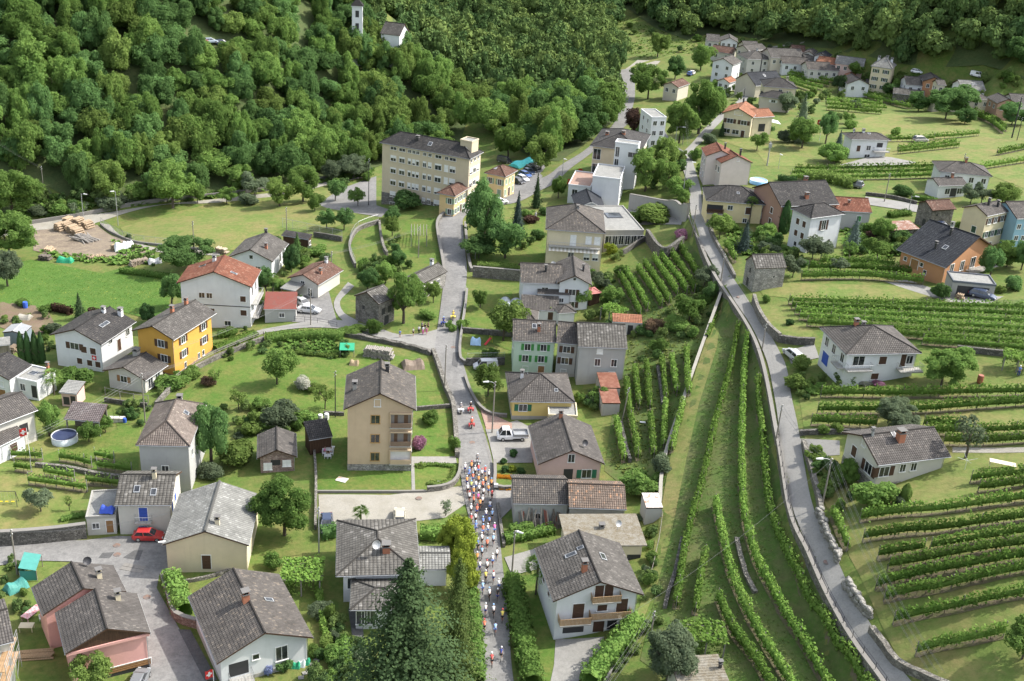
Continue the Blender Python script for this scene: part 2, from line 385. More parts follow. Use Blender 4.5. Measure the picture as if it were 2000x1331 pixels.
RIDE = body((0,-.20,1.0), (0,.16,1.33), (0,.27,1.43), (0,.36,1.52), (0,.2,1.35), ((0,.40,1.13),(0,.40,1.13)), ((0,.56,1.0),(0,.56,1.0)), ((0,.20,.86),(0,.10,.62)), ((0,.0,.44),(0,-.10,.18)), ((0,.13,.40),(0,.04,.13)))
STAND = body((0,0,.92), (0,.02,1.30), (0,.02,1.47), (0,.04,1.60), (0,.01,1.40), ((0,-.02,1.12),(0,-.02,1.12)), ((0,.08,.90),(0,.08,.90)), ((0,.02,.48),(0,.02,.48)), ((0,-.02,.08),(0,-.02,.08)), ((0,.12,.04),(0,.12,.04)))
SIT = body((0,0,.50), (0,.04,.88), (0,.06,1.05), (0,.09,1.17), (0,.04,.98), ((0,.08,.70),(0,.08,.70)), ((0,.28,.66),(0,.28,.66)), ((0,.42,.50),(0,.42,.50)), ((0,.42,.10),(0,.42,.10)), ((0,.55,.05),(0,.55,.05)))
MOTO = body((0,-.15,.86), (0,-.02,1.24), (0,.02,1.38), (0,.06,1.50), (0,-.02,1.32), ((0,.20,1.08),(0,.20,1.08)), ((0,.45,1.02),(0,.45,1.02)), ((0,.28,.72),(0,.28,.72)), ((0,.10,.34),(0,.10,.34)), ((0,.24,.30),(0,.24,.30)), .15)
def clothes(B):
    V, E, Rd = B; up = [0,1,2]; tv = [V[0], V[1], V[2], V[3]]; te = [(0,1),(1,2),(2,3)]; tr = [.145, .15, .172, .07]
    for b in (6, 14):
        a = np.array(V[b]); m = a*.45+np.array(V[b+1])*.55; k = len(tv); tv += [tuple(a), tuple(m)]; tr += [.082, .07]; te += [(2,k),(k,k+1)]
    sv = [V[0]]; se = []; sr = [.158]
    lv = [V[0]]; le = []; lr = [.155]
    for b in (10, 18):
        a = np.array(V[b]); kn = np.array(V[b+1]); m = a*.3+kn*.7; k = len(sv); sv += [tuple(a), tuple(m)]; sr += [.115, .088]; se += [(0,k),(k,k+1)]
        k = len(lv); lv += [tuple(a), tuple(kn), V[b+2]]; lr += [.112, .082, .064]; le += [(0,k),(k,k+1),(k+1,k+2)]
    return (tv, te, tr), (sv, se, sr), (lv, le, lr)
PM = {}
for nm_, B_ in (('ride', RIDE), ('stand', STAND), ('sit', SIT), ('moto', MOTO)):
    t_, s_, l_ = clothes(B_); PM[nm_] = dict(body=skin_mesh('body', *B_), shirt=skin_mesh('shirt', *t_), shorts=skin_mesh('shorts', *s_), trousers=skin_mesh('trousers', *l_), head=B_[0][5])
# ------------------------------------------------------------ the ground sheet and what lies on it
GRASS = ground('meadow_grass', (.079,.136,.025), (.109,.155,.034), (0.164,0.150,0.052), .03, .22, 1.3, .8)
LAWN = ground('mown_lawn', (.069,.134,.020), (.091,.151,.025), (0.145,0.146,0.042), .05, .3, 1.8, .7)
LUSH = ground('lush_meadow', (.058,.128,.019), (.074,.148,.022), (.095,.155,.032), .05, .4, 3.0, .7, 1.0)
DRY = ground('dry_meadow', (.111,.164,.036), (.147,.182,.048), (0.209,0.171,0.071), .04, .16, 1.1, .8)
VINEG = ground('vineyard_grass', (.059,.113,.020), (.084,.130,.029), (.122,.118,.052), .06, .3, 1.2, .8)
DIRT = ground('bark_strewn_dirt', (.17,.135,.105), (.23,.19,.15), (.29,.24,.17), .08, .5, 3.5, .6)
GRAV = ground('pale_gravel', (.29,.275,.24), (.34,.325,.285), (.24,.225,.185), .08, .4, 6, .3)
DRYE = ground('bare_soil', (.15,.105,.075), (.20,.15,.11), (.13,.12,.06), .1, .6, 4, .6)
SOILV = ground('vine_row_soil', (.13,.105,.07), (.17,.14,.095), (.10,.12,.035), .3, 1.1, 4, .6)
FLOOR = ground('forest_floor', (.055,.085,.03), (.07,.10,.034), (.09,.105,.04), .05, .3, 2, .6)
PAVE = ground('light_paving', (.25,.245,.23), (.30,.29,.27), (.21,.205,.19), .15, .8, 5, .2)
GROAD = ground('pale_concrete_lane', (.24,.235,.222), (.28,.275,.26), (.21,.205,.19), .06, .5, 5, .2)
RDARK = ground('dark_asphalt_patch', (.085,.085,.085), (.10,.10,.10), (.12,.12,.12), .1, .6, 5, .2)
TERR = ground('red_terrace_tiles', (.30,.19,.15), (.36,.24,.19), (.33,.26,.22), .2, 1, 4, .2)
nx, ny = len(GX), len(GY)
idx = np.arange(nx*ny).reshape(ny, nx)
F = np.stack((idx[:-1,:-1], idx[:-1,1:], idx[1:,1:], idx[1:,:-1]), -1).reshape(-1, 4)
tag(link('ground', np_mesh('ground', np.stack((gx, gy, GZ), -1).reshape(-1, 3), F, [GRASS], None, True)), kind='structure')
def inside(poly, x, y):
    c = False; n = len(poly); j = n-1
    for i in range(n):
        xi, yi = poly[i][0], poly[i][1]; xj, yj = poly[j][0], poly[j][1]
        if (yi > y) != (yj > y) and x < (xj-xi)*(y-yi)/(yj-yi)+xi: c = not c
        j = i
    return c
def inside_np(poly, X, Y):
    c = np.zeros(X.shape, bool); n = len(poly); j = n-1
    for i in range(n):
        xi, yi = poly[i][0], poly[i][1]; xj, yj = poly[j][0], poly[j][1]
        if yi != yj: c ^= ((yi > Y) != (yj > Y)) & (X < (xj-xi)*(Y-yi)/(yj-yi)+xi)
        j = i
    return c
def patch(name, pix, mat, off=.05, dens=1.6, world=False):
    P = [Vector(p[:2]) for p in pix] if world else [G(*p).to_2d() for p in pix]
    B = []
    for a, b in zip(P, P[1:]+P[:1]):
        k = max(1, int((b-a).length/dens)); B += [a.lerp(b, i/k) for i in range(k)]
    xs = [p.x for p in B]; ys = [p.y for p in B]
    X, Y = np.meshgrid(np.arange(min(xs), max(xs), dens), np.arange(min(ys), max(ys), dens))
    X = X.ravel(); Y = Y.ravel(); m = inside_np(B, X, Y)
    d, _ = seg_dist([tuple(p) for p in B]+[tuple(B[0])], X[m], Y[m]); k = d > dens*.45
    I = [Vector((a, b)) for a, b in zip(X[m][k], Y[m][k])]
    vs, _, fs, *_ = delaunay_2d_cdt(B+I, [(i, (i+1) % len(B)) for i in range(len(B))], [], 1, 1e-5)
    A = np.array([tuple(v) for v in vs]); z = HV(A[:,0], A[:,1])+off
    T = np.array([f for f in fs if len(f) == 3])
    p0, p1, p2 = A[T[:,0]], A[T[:,1]], A[T[:,2]]
    neg = ((p1-p0)[:,0]*(p2-p0)[:,1]-(p1-p0)[:,1]*(p2-p0)[:,0]) < 0
    T[neg] = T[neg][:, ::-1]
    return tag(link(name, np_mesh(name, np.c_[A, z], T, [mat], None, True)), kind='structure')
def spline(P, step=1.2):
    P = [np.array(p, float) for p in P]; out = []
    for i in range(len(P)-1):
        p0 = P[max(i-1, 0)]; p1 = P[i]; p2 = P[i+1]; p3 = P[min(i+2, len(P)-1)]
        k = max(1, int(np.linalg.norm((p2-p1)[:2])/step))
        for j in range(k):
            t = j/k; out.append(.5*((2*p1)+(p2-p0)*t+(2*p0-5*p1+4*p2-p3)*t*t+(3*p1-p0-3*p2+p3)*t**3))
    out.append(P[-1]); return out
def strip(name, pairs, mat, off=.12, step=1.5, ncol=6):
    A = [np.r_[np.array(G(l[0], l[1]))[:2], np.array(G(r[0], r[1]))[:2]] for l, r in pairs]
    S = np.array(spline(A, step)); t = np.linspace(0, 1, ncol)
    X = S[:,None,0]*(1-t)+S[:,None,2]*t; Y = S[:,None,1]*(1-t)+S[:,None,3]*t
    Z = HV(X, Y)+off; n = len(S); I = np.arange(n*ncol).reshape(n, ncol)
    F = np.stack((I[:-1,:-1], I[:-1,1:], I[1:,1:], I[1:,:-1]), -1).reshape(-1, 4)
    return tag(link(name, np_mesh(name, np.stack((X, Y, Z), -1).reshape(-1, 3), F, [mat], None, True)), kind='structure')
def pline(pix, step=1.0):               # photo polyline -> smooth world polyline on the terrain
    S = spline([np.array(G(*p))[:2] for p in pix], step)
    return [Vector((p[0], p[1], H(p[0], p[1]))) for p in S]
def wall(name, label, pix, h, w, mat, cat='wall', cap=None, jag=0.0, sink=.8, group=None, pts=None):
    P = pline(pix, 1.0) if pts is None else [Vector(q) for q in spline([np.array(q) for q in pts], 1.0)]; o = P[0].copy(); mb = MB(); n = len(P); rr = random.Random(len(label))
    ring = []
    for i, p in enumerate(P):
        t = (P[min(i+1, n-1)]-P[max(i-1, 0)]); t.z = 0; t.normalize(); s = Vector((-t.y, t.x, 0))*w/2
        hh = h+(rr.uniform(-jag, jag) if jag else 0)
        q = p-o; a = q+s; b = q-s
        lo = min(H(p.x+s.x, p.y+s.y), H(p.x-s.x, p.y-s.y))-o.z-sink
        ring.append((Vector((a.x, a.y, lo)), Vector((b.x, b.y, lo)), Vector((b.x, b.y, q.z+hh)), Vector((a.x, a.y, q.z+hh))))
    for r0, r1 in zip(ring[:-1], ring[1:]):
        for a, b in ((0,1),(1,2),(2,3),(3,0)): mb.quad((r0[a], r0[b], r1[b], r1[a]), 0)
    mb.quad(ring[0][::-1]); mb.quad(ring[-1])
    ob = mb.obj(name, [mat], None, o); tag(ob, label, cat, group)
    if cap:
        c = MB()
        cr = []
        for r in ring:
            d = (r[2]-r[3])*.08; cr.append((r[3]-d+Vector((0,0,.01)), r[2]+d+Vector((0,0,.01)), r[2]+d+Vector((0,0,.12)), r[3]-d+Vector((0,0,.12))))
        for r0, r1 in zip(cr[:-1], cr[1:]):
            for a, b in ((0,1),(1,2),(2,3),(3,0)): c.quad((r0[a], r0[b], r1[b], r1[a]), 0)
        c.quad(cr[0][::-1]); c.quad(cr[-1]); c.obj('coping', [cap], ob)
    return ob
_post = {}
def fence(name, label, pix, h=1.0, every=2.5, rails=(.95, .5), r=.03, mat=None, cat='fence', mesh=False, group=None, pts=None):
    mat = mat or METAL; P = pline(pix, every) if pts is None else [Vector(q) for q in spline([np.array(q) for q in pts], every)]; o = P[0].copy(); root = thing(name, label, cat, o, 0, group)
    key = (h, r, mat.name)
    if key not in _post: _post[key] = MB().tube([(0,0,-.2), (0,0,h)], r*1.3, 5).mesh('post', [mat])
    for p in P: link('post', _post[key], p-o, root)
    for z in rails:
        MB().tube([p-o+Vector((0,0,z)) for p in P], r, 4).obj('rail', mat, root)
    if mesh:
        mb = MB()
        for k in range(6): mb.tube([p-o+Vector((0,0,h*(k+.5)/6.2)) for p in P], .008, 3, cap=False)
        q = spline([np.array(p-o) for p in P], .35)
        for p in q: mb.tube([(p[0], p[1], p[2]), (p[0], p[1], p[2]+h)], .008, 3, cap=False)
        tag(mb.obj('wire_mesh', mat, root), kind='stuff')
    return root

# ------------------------------------------------------------ foliage
NR = np.random.default_rng(3)
def leaf_quads(P, Nn, size, rng, asp=1.3, jit=.7, up=0.0):
    n = len(P); d = Nn+rng.normal(0, jit, (n, 3)); d[:,2] += up
    d /= np.linalg.norm(d, axis=1)[:,None]+1e-9
    t = np.cross(d, rng.normal(0, 1, (n, 3))); t /= np.linalg.norm(t, axis=1)[:,None]+1e-9
    b = np.cross(d, t); s = (size*rng.uniform(.6, 1.35, n))[:,None] if np.isscalar(size) else size[:,None]
    V = np.stack((P-t*s*.5-b*s*.25*asp, P+t*s*.5-b*s*.18*asp, P+t*s*.32+b*s*.5*asp, P-t*s*.38+b*s*.42*asp), 1).reshape(-1, 3)
    return V, np.arange(n*4).reshape(-1, 4)
_ico = None
def ico():
    global _ico
    if _ico is None:
        import bmesh
        bm = bmesh.new(); bmesh.ops.create_icosphere(bm, subdivisions=1, radius=1)
        _ico = (np.array([v.co[:] for v in bm.verts]), np.array([[v.index for v in f.verts] for f in bm.faces])); bm.free()
    return _ico
def dirs(rng, n, zmin=-1.0):
    v = rng.normal(0, 1, (n, 3)); v /= np.linalg.norm(v, axis=1)[:,None]; v[:,2] = np.where(v[:,2] < zmin, -v[:,2], v[:,2]); return v
def lobes_crown(seed, nl=26, nleaf=2600, size=.042, lobe=(.13, .22), prof='round', core=.8, sub=5):
    rng = np.random.default_rng(seed); C = []; Rr = []
    sq = rng.uniform(.82, 1.12, 2); ln = rng.normal(0, .05, 2)
    while len(C) < nl:
        p = rng.uniform(-1, 1, 3); q_ = np.linalg.norm(p)
        if q_ > rng.uniform(.85, 1.12) or q_ < .35: continue
        z = min(1, max(0, (p[2]+1)/2))
        k = {'round': 1.0, 'flat': .85+.3*z, 'tall': 1.15-.45*z, 'cone': 1.25-1.05*z, 'vase': .6+.5*z}[prof]
        r = rng.uniform(*lobe)*rng.uniform(.75, 1.15); q = np.array((p[0]*.5*k*(1-r)*sq[0]+ln[0]*z, p[1]*.5*k*(1-r)*sq[1]+ln[1]*z, r*.9+z*(1-2*r)))
        C.append(q); Rr.append(r)
    C = np.array(C); Rr = np.array(Rr); MC, MR = C, Rr
    if sub:
        d = dirs(rng, nl*sub, -.6); R2 = np.repeat(Rr, sub); C2 = np.repeat(C, sub, 0)+d*(R2*rng.uniform(.7, 1.0, nl*sub))[:,None]
        C = np.concatenate((C, C2)); Rr = np.concatenate((Rr*.92, R2*rng.uniform(.28, .5, nl*sub)))
    w = Rr**2; li = rng.choice(len(C), nleaf*2, p=w/w.sum()); d = dirs(rng, nleaf*2, -.55)
    P = C[li]+d*(Rr[li]*rng.uniform(.84, 1.18, nleaf*2))[:,None]
    dd = np.linalg.norm((P[:,None]-C[None]).astype('f'), axis=2)/Rr[None]
    ok = (dd < .76).sum(1) == 0
    P = P[ok][:nleaf]; d = d[ok][:nleaf]
    V, Fq = leaf_quads(P, d, size, rng, 1.3, .55)
    iv, fi = ico(); cv = []; cf = []; off = len(V)
    for c, r in zip(MC, MR):
        cf.append(np.c_[fi, fi[:,2]]+off); cv.append(iv*r*core*(1+rng.uniform(-.12, .12, (len(iv), 1)))+c); off += len(iv)
    return np.concatenate([V]+cv), Fq, np.concatenate(cf)[:, :3]
def mesh_qt(name, V, Q, T, mats, tone=None):
    me = bpy.data.meshes.new(name); V = np.asarray(V, 'f'); Q = np.asarray(Q, 'i'); T = np.asarray(T, 'i').reshape(-1, 3)
    me.vertices.add(len(V)); me.vertices.foreach_set('co', V.ravel())
    L = np.concatenate((Q.ravel(), T.ravel())); me.loops.add(len(L)); me.loops.foreach_set('vertex_index', L)
    me.polygons.add(len(Q)+len(T))
    me.polygons.foreach_set('loop_start', np.concatenate((np.arange(len(Q))*4, len(Q)*4+np.arange(len(T))*3)).astype('i'))
    for m in mats: me.materials.append(m)
    if tone is not None:
        a = me.attributes.new('tone', 'FLOAT', 'POINT'); a.data.foreach_set('value', np.asarray(tone, 'f'))
    me.update(calc_edges=True); return me
def conifer(seed, levels=22, per=11, q=7, droop=.22, size=.055, pw=.85, irr=.12):
    rng = np.random.default_rng(seed); P = []; S = []; D = []
    for i in range(levels):
        z = .04+.96*(i/(levels-1))**.95; r = .5*(1-z)**pw*rng.uniform(.9-irr, 1.1)+.012
        k = max(4, int(per*(.45+.55*(1-z)))); a0 = rng.uniform(0, 6.28)
        for j in range(k):
            a = a0+6.283*j/k+rng.uniform(-.2, .2); rr = r*rng.uniform(.82-irr*1.6, 1.14); h = np.array((math.cos(a), math.sin(a), 0)); zz = z+rng.uniform(-.4, .4)/levels
            for m in range(q):
                f = (m+.6)/q; p = h*rr*f+np.array((0, 0, zz-droop*rr*f**1.4+.05*rr*(f > .8)))
                for sgn in (-1, 1):
                    s = np.array((-h[1], h[0], 0))*sgn*(.012+.05*rr*(1-f*.6)); P.append(p+s*rng.uniform(.3, 1.2)+rng.normal(0, .004, 3)-np.array((0, 0, abs(rng.normal(0, irr*.08))))); D.append((h[0]*.5, h[1]*.5, .8)); S.append(size*(.55+.6*(1-z))*rng.uniform(.5, 1.2)*(1.15-.4*f))
    V, Q = leaf_quads(np.array(P), np.array(D), np.array(S), rng, 1.2, .38)
    n = 10; cr_ = .25 if irr > .2 else .5; cv = [(0, 0, .9)]+[(.5*(1-z)**pw*cr_*math.cos(6.283*k/n), .5*(1-z)**pw*cr_*math.sin(6.283*k/n), z-.1*(irr > .2)) for z in (.02, .4, .75) for k in range(n)]
    o = len(V); T = []
    for l in range(2):
        for k in range(n):
            a, b, c, d = 1+l*n+k, 1+l*n+(k+1) % n, 1+(l+1)*n+(k+1) % n, 1+(l+1)*n+k; T += [(a, b, c), (a, c, d)]
    T += [(1+2*n+k, 1+2*n+(k+1) % n, 0) for k in range(n)]
    return np.concatenate((V, np.array(cv))), Q, np.array(T)+o
def column(seed, n=1500, size=.075):
    rng = np.random.default_rng(seed); z = rng.uniform(0, 1, n)**.9; a = rng.uniform(0, 6.283, n)
    r = .5*np.minimum(1, (1.02-z)*2.2)**.55*(.86+.1*np.sin(a*5+z*9))*np.minimum(1, .65+z*2.5)
    P = np.c_[np.cos(a)*r, np.sin(a)*r, z]; d = np.c_[np.cos(a), np.sin(a), .5*np.ones(n)]
    V, Q = leaf_quads(P, d, size, rng, 1.0, .4)
    m = 10; prof = [(.30, 0), (.42, .15), (.44, .5), (.36, .8), (.02, .97)]; cv = [(x*math.cos(6.283*k/m), x*math.sin(6.283*k/m), zz) for x, zz in prof for k in range(m)]; T = []
    for l in range(4):
        for k in range(m):
            A, B, C_, D = l*m+k, l*m+(k+1) % m, (l+1)*m+(k+1) % m, (l+1)*m+k; T += [(A, B, C_), (A, C_, D)]
    return np.concatenate((V, np.array(cv))), Q, np.array(T)+len(V)
LEAF = {'mid': leaf('leaves_mid_green', (.105,.185,.049), (.141,.223,.060), (.167,.216,.058)),
        'dark': leaf('leaves_dark_green', (.078,.151,.054), (.107,.188,.062), (.119,.178,.059)),
        'pale': leaf('leaves_yellow_green', (.118,.182,.048), (.148,.210,.058), (.16,.20,.06)),
        'grey': leaf('leaves_grey_green', (.104,.140,.083), (.137,.176,.107), (.143,.163,.091)),
        'spruce': leaf('needles_dark', (.030,.050,.024), (.044,.070,.030), (.05,.075,.03), .12),
        'bluespruce': leaf('needles_blue', (.06,.09,.078), (.09,.12,.105), (.06,.08,.06), .1),
        'larch': leaf('needles_pale', (.10,.15,.045), (.13,.175,.058), (.12,.15,.05), .15),
        'thuja': leaf('thuja_green', (.041,.089,.032), (.061,.115,.041), (.068,.101,.034), .1),
        'gold': leaf('golden_conifer', (.150,.195,.030), (.185,.225,.034), (.11,.165,.03), .15),
        'copper': leaf('copper_leaves', (.040,.028,.024), (.07,.042,.03), (.07,.04,.03), .15),
        'vine': leaf('vine_leaves', (.104,.188,.039), (.133,.218,.049), (.194,.241,.067), .25),
        'grass': leaf('tall_grass', (.11,.155,.04), (.14,.17,.05), (.18,.185,.07), .25),
        'hedge': leaf('hedge_leaves', (.092,.168,.040), (.114,.195,.048), (.175,.242,.067), .22),
        'white': leaf('white_blossom', (.42,.42,.36), (.46,.46,.4), (.10,.14,.05)),
        'pinkf': leaf('pink_blossom', (.34,.14,.24), (.36,.2,.28), (.08,.12,.04)),
        'bluef': leaf('pale_blue_blossom', (.26,.30,.50), (.30,.34,.55), (.06,.10,.04)),
        'orangef': leaf('orange_blossom', (.55,.22,.03), (.6,.3,.04), (.06,.10,.03)),
        'redf': leaf('red_blossom', (.40,.05,.03), (.45,.07,.04), (.06,.10,.03)),
        'brown': leaf('dry_brush', (.13,.09,.06), (.17,.12,.08), (.09,.08,.04))}
_crown = {}
CR = {'oak': [lambda s: lobes_crown(s, 24, 4600, .031, (.12, .2)), 5], 'ash': [lambda s: lobes_crown(s, 20, 4200, .032, (.12, .22), 'tall'), 4],
      'fruit': [lambda s: lobes_crown(s, 17, 3400, .040, (.12, .22), 'flat', .62), 4], 'big': [lambda s: lobes_crown(s, 46, 9500, .024, (.09, .16)), 2],
      'bush': [lambda s: lobes_crown(s, 13, 2200, .062, (.17, .3)), 4], 'ball': [lambda s: lobes_crown(s, 40, 2400, .05, (.18, .22), 'round', .95, 0), 2],
      'spruce': [lambda s: conifer(s), 3], 'bigspruce': [lambda s: conifer(s, 36, 20, 26, .36, .021, .66, .24), 1], 'larch': [lambda s: conifer(s, 36, 16, 20, .2, .026, .55, .3), 1],
      'column': [lambda s: column(s), 3], 'egg': [lambda s: lobes_crown(s, 50, 5200, .028, (.12, .17), 'tall', .9, 3), 2], 'sparse': [lambda s: lobes_crown(s, 14, 700, .055, (.10, .18), 'flat', .3), 2]}
def crown_mesh(kind, mat, v):
    fn, nv = CR[kind]; v %= nv; key = (kind, mat, v)
    if key not in _crown:
        geo = (kind, v)
        if geo not in _crown: _crown[geo] = fn(sum(map(ord, kind))+v*17)
        _crown[key] = mesh_qt('crown', *_crown[geo], [LEAF[mat]])
    return _crown[key]
_trunk = {}
def trunk_mesh(v):
    if v not in _trunk:
        r = random.Random(v); mb = MB(); top = (r.uniform(-.04, .04), r.uniform(-.04, .04), .5)
        mb.tube([(0, 0, -.06), (.0, .0, .2), top], .034, 7, r1=.02)
        for k in range(0 if v == 9 else 5):
            a = k*1.3+r.random(); mb.tube([(top[0]*.8, top[1]*.8, .3+.04*k), (.16*math.cos(a), .16*math.sin(a), .5+.03*k), (.28*math.cos(a), .28*math.sin(a), .66+.03*k)], .016, 5, r1=.006)
        _trunk[v] = mb.mesh('trunk', [BARK])
    return _trunk[v]
TREES = []
def tree(px, py, wpx, hpx, label, kind='oak', mat='mid', cat='tree', group=None, bare=.15, name=None, z=None):
    p = G(px, py); s = ppm(p); c = math.cos(psi(p)); w = wpx/s; h = max(.5, (hpx/s-.08*w)/c); v = R.randrange(9)
    nm = name or {'spruce': 'conifer_tree', 'bigspruce': 'spruce_tree', 'larch': 'larch_tree', 'column': 'columnar_conifer', 'fruit': 'fruit_tree', 'sparse': 'fruit_tree'}.get(kind, 'broadleaf_tree')
    root = thing(nm, label, cat, p, R.uniform(0, 6.28), group)
    if kind in ('big', 'oak', 'ash'): bare = .07
    if kind == 'sparse': bare = .25
    if kind in ('spruce', 'bigspruce', 'larch'): bare = .03
    if kind in ('column', 'egg'): bare = .0
    t = link('trunk', trunk_mesh(9 if bare == .03 else v % 4), (0, 0, 0), root); k = h*(.7+bare); t.scale = (h*.85, h*.85, k)
    o = link('crown', crown_mesh(kind, mat, v), (0, 0, h*bare), root); o.scale = (w, w, h*(1-bare))
    return root
def shrub(px, py, wpx, hpx, label, mat='mid', kind='bush', cat='shrub', group=None, name='shrub'):
    p = G(px, py-wpx*.12); s = ppm(p); ps = psi(p); w = wpx/s; h = max(.35, (hpx/s-w*math.sin(ps)*.55)/math.cos(ps))
    o = thing(name, label, cat, p-Vector((0, 0, .1)), R.uniform(0, 6.28), group, crown_mesh(kind, mat, R.randrange(9))); o.scale = (w, w, h+.1)
    return o
def hedge_mesh(P, w, h, z0, dens, size, seed, mat, wob=.18, core=True, tuft=0.0, plant=0):
    rng = np.random.default_rng(seed); P = [np.array(p) for p in P]; Ls = [np.linalg.norm(b-a) for a, b in zip(P[:-1], P[1:])]
    n = int(sum(Ls)*dens); k = rng.choice(len(Ls), n, p=np.array(Ls)/sum(Ls)); t = rng.uniform(0, 1, n)
    A = np.array(P[:-1])[k]; B = np.array(P[1:])[k]; C = A+(B-A)*t[:,None]; T = (B-A)/(np.linalg.norm(B-A, axis=1)[:,None]+1e-9); S = np.c_[-T[:,1], T[:,0], np.zeros(n)]
    along = (np.cumsum([0]+Ls[:-1]))[k]+t*np.array(Ls)[k]
    a = rng.uniform(-.25*math.pi, 1.25*math.pi, n); mod = 1+wob*np.sin(along*1.9+seed)+wob*.7*np.sin(along*4.3+seed*2)
    if plant:
        ip = (along/plant).astype(int); ps = rng.uniform(.74, 1.12, ip.max()+2); ps[rng.uniform(0, 1, len(ps)) < .05] = .25
        mod = ps[ip]*(.72+.34*np.abs(np.sin(np.pi*along/plant))**.6)
    cx = np.clip(np.cos(a)*1.25, -1, 1)*w/2*mod; cz = (h-z0)/2+np.clip(np.sin(a)*1.2, -1, 1)*(h-z0)/2*(.85+.15*mod if not plant else .3+.7*mod)+rng.exponential(tuft+1e-6, n)*(np.sin(a) > .3)
    V, Q = leaf_quads(C+S*(cx*rng.uniform(.75, 1.1, n))[:,None]+np.c_[np.zeros(n), np.zeros(n), z0+cz], S*np.cos(a)[:,None]+np.c_[np.zeros(n), np.zeros(n), np.sin(a)], size, rng)
    Tt = np.zeros((0, 3), int); cv = np.zeros((0, 3))
    if core:
        cl = []; m = len(P)
        for i, p in enumerate(P):
            tt = P[min(i+1, m-1)]-P[max(i-1, 0)]; tt = tt/(np.linalg.norm(tt)+1e-9); s = np.array((-tt[1], tt[0], 0))
            for x, zz in (((-.36, .06), (-.38, .75), (0, .9), (.38, .75), (.36, .06)) if not plant else ((-.24, .16), (-.27, .6), (0, .74), (.27, .6), (.24, .16))): cl.append(p+s*x*w+np.array((0, 0, z0+zz*(h-z0))))
        cv = np.array(cl); T2 = []
        for i in range(m-1):
            for j in range(5):
                A_, B_, C_, D_ = i*5+j, i*5+(j+1) % 5, (i+1)*5+(j+1) % 5, (i+1)*5+j; T2 += [(A_, B_, C_), (A_, C_, D_)]
        Tt = np.array(T2)+len(V)
    return mesh_qt('foliage', np.concatenate((V, cv)), Q, Tt, [mat])
def hedge(label, pix, h=1.2, w=1.0, mat='hedge', size=.22, dens=60, group=None, cat='hedge', name='hedge', z0=.0):
    P = pline(pix, 1.0); o = P[0].copy()
    me = hedge_mesh([p-o for p in P], w, h, z0, dens*(h+w)/2, size, len(label), LEAF[mat])
    return thing(name, label, cat, o, 0, group, me)
_vp = {}
VROWS = [0]
def vine_row(label, pix, h=1.75, w=.75, z0=.55, group=None, gap=0.0, post=5.0, mat='vine', size=.25, dens=64, name='vine_row', tp=WOODG):
    P = pline(pix, 1.1)
    if pix[-1][0] > 2010:                # rows go on beyond the picture's edge
        t = (P[-1]-P[-4]).normalized(); P += [Vector((q.x, q.y, H(q.x, q.y))) for q in (P[-1]+t*1.1*k for k in range(1, 28))]
    o = P[0].copy(); VROWS[0] += 1; sd = VROWS[0]
    root = thing(name, label, 'vine row', o, 0, group); Q = [p-o for p in P]
    me = hedge_mesh(Q, w, h, z0, dens, size, sd, LEAF[mat], .2+gap, True, .16, 1.05); link('foliage', me, (0, 0, 0), root)
    key = (h, tp.name)
    if key not in _vp: _vp[key] = MB().tube([(0,0,-.2), (0,0,h+.35)], .055, 5).mesh('post', [tp])
    acc = 1e9; st = MB(); L = 0
    for a, b in zip(Q[:-1], Q[1:]):
        if acc >= post: link('post', _vp[key], a, root); acc = 0
        st.tube([a+Vector((0,0,-.1)), a+Vector((R.uniform(-.12,.12), R.uniform(-.12,.12), z0+.3))], .035, 4, cap=False); acc += (b-a).length
    link('post', _vp[key], Q[-1], root)
    tag(st.obj('vine_stem', BARK, root), kind='stuff')
    sl_ = MB(); n_ = len(P); E = []
    for i in range(n_):
        t = P[min(i+1, n_-1)]-P[max(i-1, 0)]; t.z = 0; t.normalize(); d = Vector((-t.y, t.x, 0))*R.uniform(.3, .5)
        E.append([Vector((q.x, q.y, H(q.x, q.y)+.11))-o for q in (P[i]-d, P[i]+d)])
    for a, b in zip(E[:-1], E[1:]): sl_.quad((a[0], b[0], b[1], a[1]))
    sl_.obj('soil_strip', SOILV, root)
    return root

